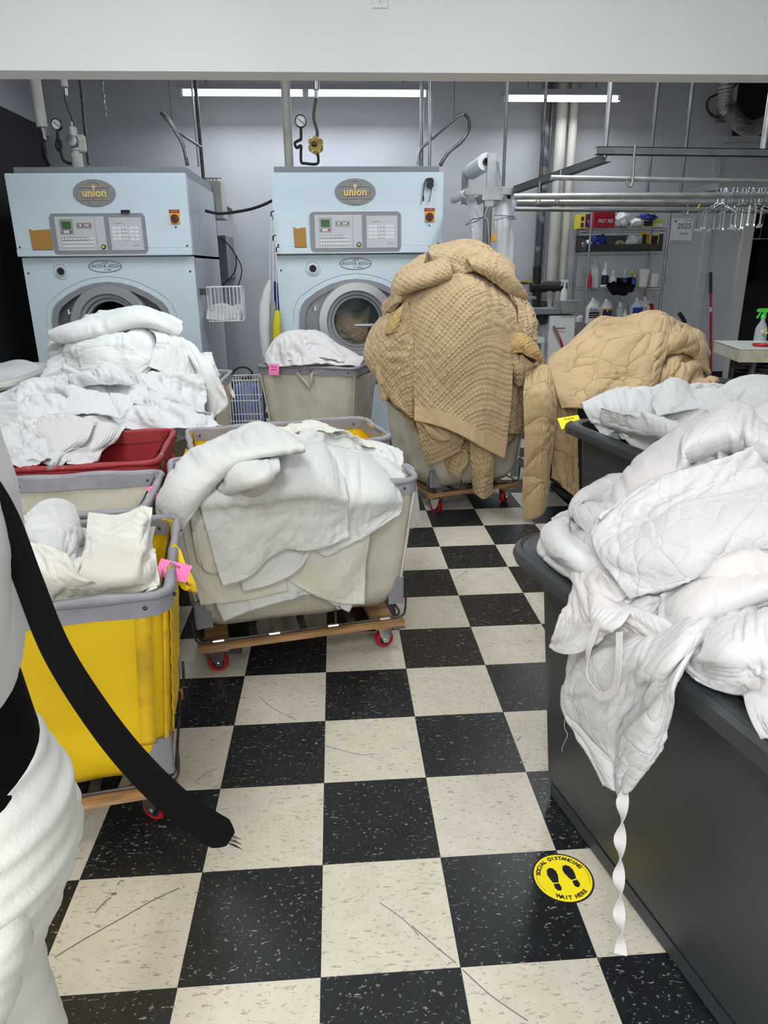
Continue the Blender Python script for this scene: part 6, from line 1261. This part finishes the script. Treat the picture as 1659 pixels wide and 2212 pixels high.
# ---------------------------------------------------------------- wire shelf with supplies
sx0, sy0 = at(1277, 490, 6.7).x, 6.7; SW, SD = .84, .42
sh = thing('wire_shelving', 'chrome wire shelving unit against the back wall holding supplies', 'shelf', (sx0, sy0, 0)); LV_ = [1.81, 1.575, 1.205, .83, .25]
for x in (0, SW):
    for y in (0, SD):
        m = MB(); m.tube([(x, y, .02), (x, y, 1.98)], .0125, 10)
        for k in range(38): m.lathe([(.0125, .05+k*.05), (.0135, .052+k*.05), (.0125, .054+k*.05)], (x, y, 0), 'z', 8)
        m.build('post', 'galv', sh, angle=1); MB().sph((x, y, .015), (.016, .016, .015), 8).build('foot', 'black_rubber', sh)
for z in LV_:
    m = MB()
    for y in (0, SD): m.tube([(0, y, z), (SW, y, z)], .004, 6); m.tube([(0, y, z-.03), (SW, y, z-.03)], .004, 6)
    for x in (0, SW): m.tube([(x, 0, z), (x, SD, z)], .004, 6); m.tube([(x, 0, z-.03), (x, SD, z-.03)], .004, 6)
    fr = m.build('shelf', 'chrome', sh); m = MB()
    for k in range(34): m.tube([(SW*(k+.5)/34, 0, z+.002), (SW*(k+.5)/34, SD, z+.002)], .0018, 4)
    for y in (0, SD):
        pts = [(SW*k/24, y, z if k % 2 else z-.03) for k in range(25)]; m.tube(pts, .0024, 4)
    tag(m.build('shelf_wires', 'chrome', fr), None, None, kind='stuff')
def sp(px, py, row, dy=.12): p = at(px, py, sy0+dy); return Vector((p.x, sy0+dy, LV_[row]+.0045))
def sbox(name, label, cat, pl_, pr_, ptop, row, m_, dy=.08, D=.2, parts=()):
    a, b = at(pl_, 480, sy0+dy).x, at(pr_, 480, sy0+dy).x; base = LV_[row]+.0045; top = at((pl_+pr_)/2, ptop, sy0+dy).z
    # pixel edges are read at the shelf's own height
    yy = {0: 486, 1: 540, 2: 618, 3: 700}[row]; a, b = at(pl_, yy, sy0+dy).x, at(pr_, yy, sy0+dy).x
    o = thing(name, label, cat, ((a+b)/2, sy0+dy, base)); w2 = (b-a)/2; MB().box((-w2, 0, 0), (w2, D, top-base), .003).build('box', m_, o); return o, w2, top-base
o, w2, h = sbox('carton', 'yellow and purple carton at the left end of the top shelf', 'box', 1252, 1277, 462, 0, 'box_yellow', .2)
MB().box((-w2*.05, -.002, 0.01), (w2, 0, h*.98)).build('purple_panel', 'purple', o); MB().box((-w2*.8, -.002, h*.55), (-w2*.3, 0, h*.8)).build('purple_panel', 'purple', o); MB().box((-w2*.8, -.002, h*.08), (-w2*.3, 0, h*.4)).build('purple_panel', 'purple', o)
m = MB()
for a in (90, 210, 330): m.M = Matrix.Translation((w2*.45, -.003, h*.5)) @ Matrix.Rotation(R_(a), 4, 'Y'); m.box((0, -.0005, -.002), (.02, .0005, .002))
m.build('emblem', 'panel_pale', o)
o, w2, h = sbox('first_aid_box', 'red first aid box on the top shelf', 'box', 1283, 1327, 458, 0, 'red_box', .04)
m = MB(); m.text('FIRST AID', .052, (w2*.12, -.002, h*.42), ext=.0008, xs=.72, off=.0006); m.build('lettering', 'panel_pale', o); MB().box((-w2, -.003, h*.62), (w2, 0, h*.65)).build('lid_line', 'switch_knob', o)
o, w2, h = sbox('carton', 'small yellow and navy carton right of the white roll on the top shelf', 'box', 1387, 1413, 475, 0, 'box_yellow', .04, .12)
MB().box((-w2*.75, -.002, h*.15), (w2*.75, 0, h*.9)).build('navy_panel', 'label_navy', o)
o, w2, h = sbox('carton', 'flat green and yellow carton at the right end of the top shelf', 'box', 1413, 1431, 474, 0, 'panel_pale', .1, .12); MB().box((-w2, -.001, h*.5), (w2, .12, h+.002)).build('green_lid', 'yellow_btn', o)
def blob(name, label, cat, px0, px1, ptop, row, m_, seed, dy=.1, ex=1.25, dz=0):
    yy = {0: 486, 1: 540, 2: 618, 3: 700}[row]; Y = sy0+dy; a, b = at(px0, yy, Y).x, at(px1, yy, Y).x; t = at((px0+px1)/2, ptop, Y).z-LV_[row]-dz; c = (a+b)/2; w2 = (b-a)/2
    o = thing(name, label, cat, (c, Y, LV_[row]+.004+dz)); m = MB(); bmesh.ops.create_icosphere(m.bm, subdivisions=4, radius=1); rs = random.Random(seed); ph = [rs.uniform(0, 6) for _ in range(6)]
    for v in m.bm.verts:
        q = v.co.copy(); f = 1+.12*math.sin(q.x*5+ph[0]+2*q.z)+.10*math.sin(q.y*7+q.z*6+ph[1])+.07*math.sin(q.x*13+q.z*11+ph[2])+.04*math.sin(q.x*23-q.y*19+ph[3]); v.co = Vector((q.x*f*w2, q.y*f*.08, max(0, .5+.5*q.z*f)*t))
    m.build('body', m_, o, angle=1.5); return o
blob('plastic_bag', 'crumpled clear plastic bag beside the first aid box', 'bag', 1327, 1360, 460, 0, 'film_roll', 1)
blob('cloth_roll', 'white rolled cloth lying in the middle of the top shelf', 'roll', 1360, 1387, 473, 0, 'hdpe', 2, dy=.06)
blob('foil_packet', 'blue and white crumpled packet on the small carton', 'packet', 1374, 1416, 463, 0, 'label_blue', 3, dy=.10, dz=.06)
# smoke bin
a, b = at(1266, 540, sy0+.02).x, at(1430, 540, sy0+.02).x; o = thing('storage_tray', 'long smoky grey plastic tray on the second shelf', 'tray', ((a+b)/2, sy0+.02, LV_[1]+.005)); w2 = (b-a)/2
m = MB(); m.box((-w2, 0, 0), (w2, .36, .006)); m.box((-w2, 0, 0), (w2, .005, .07)); m.box((-w2, .355, 0), (w2, .36, .17)); m.prism([(0, 0), (.36, 0), (.36, .17), (0, .17), (0, .07)], w2-.005, w2, 'yz'); m.prism([(0, 0), (.36, 0), (.36, .17), (0, .10)], -w2, -w2+.005, 'yz'); m.build('tray', 'smoke_bin', o, smooth=False)
blob('plastic_bag', 'blue glossy bag bulging in the smoky tray', 'bag', 1276, 1306, 508, 1, 'label_blue', 5, dy=.14, dz=.02)
blob('plastic_bag', 'cloudy clear bag at the far left inside the smoky tray', 'bag', 1258, 1276, 520, 1, 'film_roll', 6, dy=.14, dz=.015)
blob('plastic_bag', 'clear bag with red print right of the tape roll in the tray', 'bag', 1350, 1382, 508, 1, 'film_roll', 7, dy=.14, dz=.02)
o = thing('tape_roll', 'roll of beige masking tape standing in the smoky tray', 'tape', sp(1338, 535, 1, .12)+Vector((0, 0, .055)), R_(25)); m = MB(); m.lathe([(.028, -.02), (.055, -.02), (.055, .02), (.028, .02), (.028, -.02)], axis='y', n=24); m.build('tape', 'cream_bag', o)
for lb, pa, pb, tp_ in (('yellow and navy carton leaning in the smoky tray', 1383, 1396, 504), ('yellow and navy carton at the right end of the smoky tray', 1401, 1421, 508)):
    o, w2, h = sbox('carton', lb, 'box', pa, pb, tp_, 1, 'box_yellow', .12, .06); o.location.z += .01; MB().box((-w2*.7, -.002, h*.35), (w2*.7, 0, h*.9)).build('navy_panel', 'label_navy', o)
def jug(label, px, ptop, row, m_, lab=None, word=None, dy=.12, W=.075, D=.06, wd=None, labh=(.28, .62), pbot=None, wordm='label_blue'):
    yy = {0: 486, 1: 540, 2: 618, 3: 702}[row]; Y = sy0+dy; p = at(px, yy, Y); base = LV_[row]+.0045; H = at(px, ptop, Y).z-base; o = thing('jug', label, 'jug', (p.x, Y, base))
    m = MB(); prof = [(0, 1, 1), (.02, 1.0, 1), (.55, 1, 1), (.62, .97, .97), (.80, .52, .55), (.88, .30, .34), (.93, .26, .30)]; n = 24; rings = []
    for t, sxx, syy in prof: rr = rrect(2*W*sxx, 2*D*syy, min(W*sxx, D*syy)*.7, 5); rings.append([(a, b, H*t) for a, b in rr])
    n = len(rings[0]); m._add([q for r_ in rings for q in r_], [(i*n+k, i*n+(k+1) % n, (i+1)*n+(k+1) % n, (i+1)*n+k) for i in range(len(rings)-1) for k in range(n)]+[tuple(range(n)), tuple((len(rings)-1)*n+k for k in range(n))])
    m.build('bottle', m_, o, angle=.8); m = MB(); m.tube(smooth_path([(W*.30, 0, H*.86), (W*.70, 0, H*.84), (W*.92, 0, H*.70), (W*.93, 0, H*.56)], 5), .010, 8); m.build('handle', m_, o)
    m = MB(); m.lathe([(0, H*1.0), (.018, H*1.0), (.019, H*.93), (0, H*.93)], n=16); m.build('cap', 'hdpe' if m_ != 'hdpe_clear' else 'hdpe', o)
    if lab: MB().box((-W*.82, -D-.0015, H*labh[0]-.02), (W*.82, -D+.004, H*labh[1]), .001).build('label', lab, o)
    if word: m = MB(); m.text(word, .038, (0, -D-.003, H*.52), ext=.0006, xs=.8, off=.001); m.build('lettering', wordm, o)
    return o
j = jug('white jug with bold blue lettering at the left of the jug shelf', 1277, 643, 3, 'hdpe', 'hdpe', 'PICRIN', W=.068, dy=.06); m = MB(); m.box((-.055, -.0625, .06), (.055, -.060, .075)); m.box((-.055, -.0625, .08), (.055, -.060, .095)); m.box((-.055, -.0625, .10), (.055, -.060, .125)); m.build('label_lines', 'ink', j)
j = jug('jug with an orange and navy label second on the jug shelf', 1305, 646, 3, 'hdpe', 'label_orange', 'S', W=.066, dy=.08, wordm='panel_pale'); MB().box((-.05, -.0625, .07), (.05, -.0615, .14)).build('label_panel', 'label_navy', j)
jug('empty translucent jug behind the small dropper bottle', 1341, 642, 3, 'hdpe_clear', dy=.25, W=.06)
jug('bluish jug with a dark blue label on the jug shelf', 1370, 643, 3, 'hdpe_blue', 'label_blue', W=.07, dy=.08)
jug('white jug with green cap and red letter K behind the bluish jug', 1386, 641, 3, 'hdpe', 'panel_pale', 'K', W=.06, dy=.26, wordm='red_paint')
jug('red jug at the right end of the jug shelf', 1398, 652, 3, 'red_box', dy=.28, W=.05)
jug('white jug with a printed label low at the left end behind the shelf post', 1252, 680, 3, 'hdpe', 'panel_pale', W=.05, dy=.30)
def bottle(label, px, ptop, row, m_, r, dy=.12, top='nozzle', lab=None, capm='hdpe', word=None):
    yy = {2: 618, 3: 702}[row]; Y = sy0+dy; p = at(px, yy, Y); base = LV_[row]+.0045; H = at(px, ptop, Y).z-base; o = thing('bottle', label, 'bottle', (p.x, Y, base)); m = MB()
    m.lathe([(0, 0), (r, 0), (r, H*.58), (r*.85, H*.66), (r*.4, H*.74), (r*.4, H*.78)], n=20); m.build('bottle_body', m_, o); m = MB()
    m.lathe([(0, H), (.004, H), (.008 if top == 'nozzle' else r*.45, H*.86), (r*.45, H*.84), (r*.45, H*.77), (0, H*.77)] if top == 'nozzle' else [(0, H), (r*.48, H), (r*.48, H*.77), (0, H*.77)], n=14); m.build('cap', capm, o)
    if lab: m = MB(); m.lathe([(r+.0008, H*.12), (r+.0008, H*.5)], n=20); lb = m.build('label', lab, o)
    if word: m = MB(); m.text(word, .02, (0, -r-.002, H*.36), ext=.0004); m.build('lettering', 'ink', o)
    return o
bottle('slim red squeeze bottle at the left of the bottle shelf', 1273, 583, 2, 'red_box', .022, .04, capm='red_box')
jug('large clear bottle behind the red squeeze bottle', 1283, 563, 2, 'hdpe_clear', dy=.24, W=.055)
bottle('clear bottle with white nozzle and amber liquid on the bottle shelf', 1286, 579, 2, 'hdpe_clear', .038, .06, lab=None)
bottle('tall white bottle with navy and gold label on the bottle shelf', 1305, 567, 2, 'hdpe', .034, .08, 'cap', 'label_navy')
bottle('round white bottle with green print on the bottle shelf', 1322, 584, 2, 'hdpe', .042, .10, 'cap', 'panel_pale', word='Pure')
bottle('clear squeeze bottle with blue label on the bottle shelf', 1348, 579, 2, 'hdpe_clear', .030, .14, lab='label_blue')
bottle('small blue bottle in front of the scoops', 1368, 592, 2, 'blue_plastic', .024, .06)
bottle('small dropper bottle between the big jugs', 1348, 668, 3, 'hdpe', .030, .05, lab='label_navy')
bottle('clear round bottle behind the dropper bottle', 1336, 652, 3, 'hdpe_clear', .045, .12, 'cap')
o = thing('measuring_scoop', 'clear scoop with yellow tip leaning at the back of the bottle shelf', 'scoop', sp(1360, 618, 2, .3)); m = MB(); m.tube([(0, 0, 0), (.03, 0, .14), (.16, 0, .30)], .008, 6); m.build('handle', 'clear_pet', o); m = MB(); m.sph((.01, -.02, .15), (.02, .012, .032), 10); m.build('tip', 'yellow_btn', o)
for lb, a, b, t_ in (('wide white plastic tub on the bottle shelf', 1380, 1400, 582), ('smaller white plastic tub at the right end of the bottle shelf', 1406, 1422, 592)):
    Y = sy0+.08; A, B = at(a, 618, Y).x, at(b, 618, Y).x; w2 = (B-A)/2; H = at(a, t_, Y).z-LV_[2]; o = thing('plastic_tub', lb, 'tub', ((A+B)/2, Y, LV_[2]+.0045)); m = MB(); n = 20
    m.prism(rrect(2*w2*.85, .10, .02, 4, 0, .05), 0, .004, 'xy'); r0, r1 = rrect(2*w2*.85, .10, .02, 4, 0, .05), rrect(2*w2*1.1, .13, .02, 4, 0, .05); k_ = len(r0); m._add([(x, y, 0) for x, y in r0]+[(x, y, H) for x, y in r1]+[(x*.95, .05+(y-.05)*.95, H) for x, y in r1]+[(x*.95, .05+(y-.05)*.95, .006) for x, y in r0], [(i*k_+q, i*k_+(q+1) % k_, (i+1)*k_+(q+1) % k_, (i+1)*k_+q) for i in range(3) for q in range(k_)]); m.build('tub', 'hdpe', o)
cloth('black_cloth', 'black cloth drooping over the edge of the bottle shelf', 'cloth', [[(1306, 606, 6.95), (1325, 604, 6.95), (1350, 604, 6.95), (1366, 598, 6.95)], [(1310, 614, 6.75), (1328, 612, 6.72), (1350, 612, 6.72), (1366, 608, 6.75)], [(1316, 622, 6.68), (1332, 626, 6.67), (1350, 628, 6.67), (1366, 620, 6.68)], [(1328, 630, 6.68), (1340, 634, 6.67), (1350, 636, 6.67), (1360, 624, 6.68)]], 'black_cloth', (32, 28), (1.15, 1.15), 160)
o = thing('cloth_roll', 'small white cloth roll at the front of the bottle shelf', 'roll', sp(1302, 618, 2, .03)); m = MB(); m.sph((0, 0, .016), (.032, .02, .016), 14); m.build('roll', 'hdpe', o)
# wall calendar
P = at(1473, 498, YW-.002); o = thing('wall_calendar', 'white 2025 calendar sheet taped to the back wall', 'calendar', P); w2, h2 = .125, .125
MB().box((-w2, -.004, -h2), (w2, 0, h2)).build('sheet', 'white_paper', o); m = MB(); m.text('2025', .085, (.02, -.006, .045), ext=.0006); m.text('Specials', .030, (.02, -.006, -.03), ext=.0006); m.box((-w2*.98, -.0052, -h2*.93), (w2*.8, -.0048, -h2*.88)); m.box((-w2*.8, -.0052, h2*.7), (-w2*.6, -.0048, h2*.88)); m.box((w2*.1, -.0052, h2*.82), (w2*.85, -.0048, h2*.86)); tag(m.build('print', 'print_grey', o), None, None, kind='stuff')
# push broom, vacuum wand
b0, b1 = at(1541, 797, 7.05), at(1537, 588, 7.2); o = thing('broom', 'red-handled broom with black grip leaning on the back wall', 'broom', (b0.x, 7.05, 0)); q = lambda t: Vector((0, 0, .06))+(Vector((b1.x-b0.x, .17, b1.z))-Vector((0, 0, .06)))*t
tubeo('handle', None, None, [q(0), q(.82)], .013, 'switch_knob' if 0 else 'red_box', parent=o); tubeo('grip', None, None, [q(.82), q(1)], .017, 'black_plastic', parent=o); tubeo('sticker', None, None, [q(.66), q(.70)], .0138, 'panel_pale', parent=o)
m = MB(); m.prism([(-.10, 0), (.10, 0), (.05, .16), (-.05, .16)], -.02, .03); m.build('bristle_head', 'black_plastic', o)
o = tubeo('vacuum_wand', 'black curved vacuum wand poking up behind the sprawling quilt', 'wand', [Vector((at(1480, 705, 5.9).x, 5.9, 0)), at(1480, 720, 5.9), at(1480, 700, 5.9), at(1475, 688, 5.9), at(1467, 676, 5.9)], .020, 'black_plastic', sm=5)
# ---------------------------------------------------------------- steam spotting station
st = thing('spotting_station', 'steel steam spotting station between the quilt piles and the shelving', 'spotting station', (at(1200, 700, 5.9).x, 5.9, 0)); ox = st.location.x
def sr(a, b, Y=5.9): p = at(a, b, Y); return Vector((p.x-ox, p.y-5.9, p.z))
A, B = sr(1188, 682), sr(1233, 790); MB().box((A.x, 0, B.z-.1), (B.x+.01, .30, A.z), .004).build('side_cabinet', 'panel_pale', st); A = sr(1146, 668); B = sr(1236, 678); MB().box((A.x, -.02, B.z), (B.x, .34, A.z), .003).build('worktop', 'meter_grey', st)
A, B = sr(1211, 650), sr(1260, 676); MB().box((A.x, -.06, B.z), (B.x, .25, A.z), .006).build('steel_tray', 'galv', st)
for a in (1150, 1172): A = sr(a, 676); MB().box((A.x, .1, 0), (A.x+.035, .14, A.z)).build('leg', 'machine_mid', st)
A = sr(1178, 690); m = MB(); m.lathe([(0, -.02), (.055, -.02), (.055, .03), (0, .03)], (A.x, .08, A.z), 'y', 20); m.build('valve_disc', 'black_rubber', st)
A, B = sr(1145, 728), sr(1170, 740); MB().box((A.x, -.08, B.z), (B.x, .1, A.z), .006).build('pedal_arm', 'panel_pale', st); A, B = sr(1120, 641), sr(1158, 646); MB().box((A.x, .0, B.z), (B.x, .12, A.z)).build('tray_arm', 'galv', st)
MB().box((sr(1165, 790).x, -.02, 0), (sr(1240, 790).x, .34, .05), .004).build('base', 'panel_pale', st)
A = sr(1197, 704, 5.86); tubeo('spray_gun', None, None, [A, A+Vector((.003, 0, -.02))], .014, 'chrome', parent=st); tubeo('gun_handle', None, None, [sr(1199, 710, 5.86), sr(1210, 733, 5.86)], .014, 'wood', parent=st); tubeo('trigger', None, None, [sr(1201, 709, 5.86), sr(1221, 709, 5.86)], .005, 'red_paint', parent=st)
tubeo('red_hose', None, None, [sr(1210, 733, 5.86), sr(1214, 745, 5.86), sr(1217, 760, 5.86), sr(1217, 790, 5.88)], .011, 'red_box', sm=5, parent=st)
def spray(label, P, H, body, trig, flowers=False, turn=0):
    o = thing('spray_bottle', label, 'spray bottle', P, turn); r = H*.17; m = MB(); m.lathe([(0, 0), (r*1.0, 0), (r, H*.02), (r*.95, H*.40), (r*.72, H*.50), (r*.34, H*.62), (r*.34, H*.70)], n=20); m.build('bottle_body', body, o)
    m = MB(); m.lathe([(0, H*.69), (r*.42, H*.69), (r*.42, H*.77), (r*.3, H*.80), (0, H*.8)], n=14); m.box((-r*1.0, -r*.25, H*.86), (r*.9, r*.25, H*.97), .003); m.box((-r*.15, -r*.22, H*.78), (r*.3, r*.22, H*.88)); hd = m.build('spray_head', trig, o)
    m = MB(); m.tube(smooth_path([(-r*.5, 0, H*.88), (-r*.75, 0, H*.80), (-r*1.1, 0, H*.70)], 4), r*.14, 6); m.box((-r*1.25, -r*.12, H*.88), (-r*1.0, r*.12, H*.94)); m.build('trigger', trig, hd)
    if flowers:
        for k, (a, z, c) in enumerate(((-.35, .34, 'panel_pale'), (.15, .38, 'net_yellow'), (.4, .3, 'gold'), (-.1, .24, 'green_btn'), (.3, .2, 'green_btn'))): m = MB(); m.sph((r*a, -r*.93, H*z), (r*.25, r*.06, r*.25), 10); m.build('printed_flower', c, o)
    return o
P = sr(1223, 650); spray('white spray bottle standing on the steel tray of the spotting station', Vector((P.x+ox, 5.98, sr(1230, 650).z)), .20, 'hdpe', 'hdpe')
# ---------------------------------------------------------------- small table at the right edge
zt = .93; a_, b_ = atz(1599, 754, zt), atz(1619, 739, zt); tb = thing('side_table', 'thick white-topped table entering from the right edge', 'table', (a_.x, a_.y, 0), R_(-12))
def tabloc(px, py): d = atz(px, py, zt)-Vector((a_.x, a_.y, 0)); d.rotate(Euler((0, 0, R_(12)))); return d
MB().box((0, 0, zt-.085), (1.1, .55, zt-.004), .004).build('table_core', 'table_edge', tb); MB().box((-.002, -.002, zt-.004), (1.102, .552, zt)).build('table_top', 'table_top', tb)
for x in (.12, 1.0):
    for y in (.08, .47): tubeo('leg', None, None, [(x, y, 0), (x, y, zt-.085)], .02, 'steel_dark', parent=tb)
P = atz(1640, 741, zt); spray('clear spray bottle with bright green trigger on the white table', P, .235, 'clear_pet', 'green_plastic', True)
P = atz(1643, 748, zt); o = thing('red_ring', 'shiny red oval dish on the white table in front of the spray bottle', 'dish', P, R_(10)); m = MB(); m.lathe([(0, .004), (.040, .004), (.046, .014), (.052, .016), (.054, .010), (.046, 0), (0, 0)], n=32); m.build('dish', 'red_paint', o)
# silver duct and dark gear at the upper right
dc = tubeo('foil_duct', 'crinkled silver foil duct curving across the upper right corner', 'duct', [Vector((at(1560, 185, 6.6).x, 6.6, ZC)), at(1567, 200, 6.6), at(1575, 235, 6.6), at(1598, 268, 6.6), at(1625, 278, 6.6), at(1665, 262, 6.6), at(1700, 240, 6.6)], .075, 'foil', rib=1, n=16)
jb = thing('junction_box', 'grey junction box on the wall left of the silver duct', 'electrical box', at(1560, 248, YW-.02)); MB().box((-.06, -.05, -.07), (.05, .02, .07), .005).build('box', 'meter_grey', jb); J0 = at(1560, 248, YW-.02)
tubeo('cable', None, None, [at(1553, 253, 7.2)-J0, at(1540, 250, 7.2)-J0, at(1528, 235, 7.2)-J0, at(1530, 215, 7.2)-J0, at(1550, 203, 7.2)-J0, at(1580, 190, 7.2)-J0, at(1600, 170, 7.2)-J0], .013, 'steel_dark', sm=6, parent=jb)
MB().box((6.0, 9.0, 1.2), (6.6, 9.57, 2.1), .02).build('door_closer_panel', 'black_void')
tag(bpy.data.objects['door_closer_panel'], 'black cabinet on the wall of the dark room beyond the doorway', 'cabinet'); bpy.data.objects['door_closer_panel'].name = 'wall_cabinet'
# ================================================================ PERSON at the left edge, facing left
pn = thing('person', 'person in white top and ribbed white trousers at the left edge, black apron tie trailing', 'person', (-.42, -.42, 0))
def skin(name, joints, edges, m_, parent, sub=2):
    me = bpy.data.meshes.new(name); me.from_pydata([j[0] for j in joints], edges, []); o = bpy.data.objects.new(name, me); C.objects.link(o); o.parent = parent; me.materials.append(MT[m_])
    md = o.modifiers.new('skin', 'SKIN'); md.use_smooth_shade = True
    for i, j in enumerate(joints): r = j[1]; me.skin_vertices[0].data[i].radius = (r, r) if not isinstance(r, tuple) else r
    me.skin_vertices[0].data[0].use_root = True; s = o.modifiers.new('sub', 'SUBSURF'); s.levels = s.render_levels = sub; return o
J = [((0, 0, .92), .12), ((0.0, 0, 1.08), .105), ((-.01, 0, 1.25), .12), ((-.015, 0, 1.38), .10), ((-.03, 0, 1.46), .05), ((-.05, 0, 1.52), .05), ((-.06, 0, 1.60), .085), ((-.065, 0, 1.68), .075),
     ((.01, -.09, .85), .095), ((-.035, -.10, .50), .058), ((.02, -.10, .10), .038), ((-.06, -.10, .035), .032), ((-.16, -.10, .025), .028),
     ((.01, .09, .85), .095), ((-.035, .10, .50), .058), ((.02, .10, .10), .038), ((-.06, .10, .035), .032), ((-.16, .10, .025), .028),
     ((-.01, -.17, 1.36), .055), ((-.10, -.22, 1.14), .042), ((-.32, -.19, 1.08), .032), ((-.38, -.18, 1.08), .026),
     ((-.01, .17, 1.36), .055), ((-.10, .22, 1.14), .042), ((-.32, .19, 1.08), .032), ((-.38, .18, 1.08), .026)]
Eg = [(0, 1), (1, 2), (2, 3), (3, 4), (4, 5), (5, 6), (6, 7), (0, 8), (8, 9), (9, 10), (10, 11), (11, 12), (0, 13), (13, 14), (14, 15), (15, 16), (16, 17), (3, 18), (18, 19), (19, 20), (20, 21), (3, 22), (22, 23), (23, 24), (24, 25)]
for s in (-1, 1):       # palm and five fingers, curled
    wr_ = 21 if s < 0 else 25; b = Vector((-.38, s*.18, 1.08)); k0 = len(J); J.append((tuple(b+Vector((-.05, 0, 0))), .028)); Eg.append((wr_, k0))
    for f, (dy_, L_) in enumerate(((-.030, .062), (-.011, .072), (.009, .068), (.028, .054))):
        i0 = len(J); J += [(tuple(b+Vector((-.09, dy_, -.002))), .010), (tuple(b+Vector((-.09-L_*.6, dy_*1.1, -.012))), .009), (tuple(b+Vector((-.09-L_*.9, dy_*1.1, -.035))), .008)]; Eg += [(k0, i0), (i0, i0+1), (i0+1, i0+2)]
    i0 = len(J); J += [(tuple(b+Vector((-.055, -s*.038, -.01))), .012), (tuple(b+Vector((-.085, -s*.055, -.022))), .010)]; Eg += [(k0, i0), (i0, i0+1)]
skin('body', J, Eg, 'skin', pn)
def loft(name, rings, m_, parent, n=40, wr=0, ph=0, close=False):
    m = MB(); vs = []; R = []
    K = 10*(len(rings)-1)+1; arr = np.array(rings, float)[:, None, :]; P = cmr(arr, K, 0)[:, 0, :]
    for i, (z, cx, cy, rx, ry) in enumerate(P):
        for k in range(n):
            a = 2*PI*k/n; w_ = wr*(math.sin(z*95+3*math.cos(a+ph)+1.5*math.sin(2*a))*.6+math.sin(z*210+4*math.sin(a)+ph)*.4); vs.append((cx+(rx+w_)*math.cos(a), cy+(ry+w_)*math.sin(a), z+.02*math.cos(a)*(.0)))
    fs = [(i*n+k, i*n+(k+1) % n, (i+1)*n+(k+1) % n, (i+1)*n+k) for i in range(K-1) for k in range(n)]+[tuple(range(n)), tuple((K-1)*n+k for k in range(n))]
    m._add(vs, fs); return m.build(name, m_, parent, angle=1.2)
m = MB()
tr = loft('trousers', [(.905, -.004, 0, .128, .168), (.87, .0, 0, .142, .174), (.82, .006, 0, .150, .178), (.76, .004, 0, .146, .174), (.71, .0, 0, .12, .160)], 'knit', pn, wr=.0035)
for s in (-1, 1): loft('trouser_leg', [(.84, -.004, s*.070, .10, .08), (.78, .002, s*.082, .134, .093), (.70, -.004, s*.088, .126, .092), (.60, -.022, s*.092, .102, .086), (.50, -.044, s*.095, .082, .080), (.35, -.030, s*.10, .070, .070), (.20, .0, s*.10, .055, .055), (.12, .012, s*.10, .048, .048)], 'knit', tr, wr=.003, ph=s)
loft('shirt', [(.985, -.016, 0, .128, .170), (1.03, -.006, 0, .134, .17), (1.12, .004, 0, .142, .172), (1.22, .008, 0, .146, .18), (1.33, -.005, 0, .135, .19), (1.41, -.015, 0, .11, .15), (1.46, -.025, 0, .065, .075)], 'shirt', pn, wr=.0009)
for s in (-1, 1): loft('sleeve', [(1.38, -.01, s*.17, .068, .062), (1.30, -.04, s*.19, .064, .058), (1.20, -.08, s*.21, .060, .055)], 'shirt', pn, n=24, wr=.002)
loft('apron_band', [(.80, .0, 0, .12, .16), (.87, -.002, 0, .130, .166), (.93, -.004, 0, .126, .165), (1.01, -.010, 0, .124, .162)], 'black_cloth', pn)
m = MB(); m.sph((-.045, 0, 1.63), (.105, .088, .12), 24); m.sph((.06, 0, 1.63), (.05, .045, .05), 14); m.build('hair', 'hair', pn)
for s in (-1, 1):
    m = MB(); m.sph((-.137, s*.034, 1.615), (.010, .014, .009), 10); m.build('eye', 'panel_pale', pn); m = MB(); m.prism(rrect(.26, .10, .045, 6, -.07, s*.10), 0, .05, 'xy'); m.build('shoe', 'black_rubber', pn)
m = MB(); m.sph((-.155, 0, 1.585), (.018, .013, .022), 10); m.build('nose', 'skin', pn); m = MB(); m.sph((-.140, 0, 1.55), (.008, .024, .006), 10); m.build('mouth', 'red_box', pn)
# apron tie swinging out behind the back
sp_ = [(-120, 930, -.42), (-40, 1030, -.42), (12, 1120, -.415), (60, 1250, -.41), (120, 1400, -.405), (200, 1530, -.40), (285, 1640, -.39), (380, 1735, -.38), (455, 1788, -.37), (498, 1812, -.365)]
PP = smooth_path([at(*q) for q in sp_], 10); N = len(PP); m = MB(); vs = []; cv = Vector(CP)
for k, p_ in enumerate(PP):
    t = (PP[min(k+1, N-1)]-PP[max(k-1, 0)]).normalized(); v_ = (cv-p_).normalized(); sd = t.cross(Vector((.25, -.85, .45)).normalized()).normalized(); u_ = k/(N-1)
    w_ = (.021+.021*u_)*(1 if u_ < .93 else max(.42, 1-(u_-.93)*8)); nn = t.cross(sd)*.0012; h = sd*w_*.5; vs += [p_-h-nn, p_+h-nn, p_+h+nn, p_-h+nn]
fs = [(0, 3, 2, 1), (4*N-4, 4*N-3, 4*N-2, 4*N-1)]+[(4*k+a, 4*k+(a+1) % 4, 4*k+4+(a+1) % 4, 4*k+4+a) for k in range(N-1) for a in range(4)]
m._add(vs, fs); e = PP[-1]
for k in range(9): a = -.5+.14*k; m.tube([e+Vector((-.004, 0, .008-.002*k)), e+Vector((.008+.003*(k % 3), -.002, .006-.0028*k))], .0004, 4)
o = m.build('apron_tie', 'black_cloth', None, angle=1.2); o.parent = pn; o.matrix_parent_inverse = Matrix.Translation(pn.location).inverted()
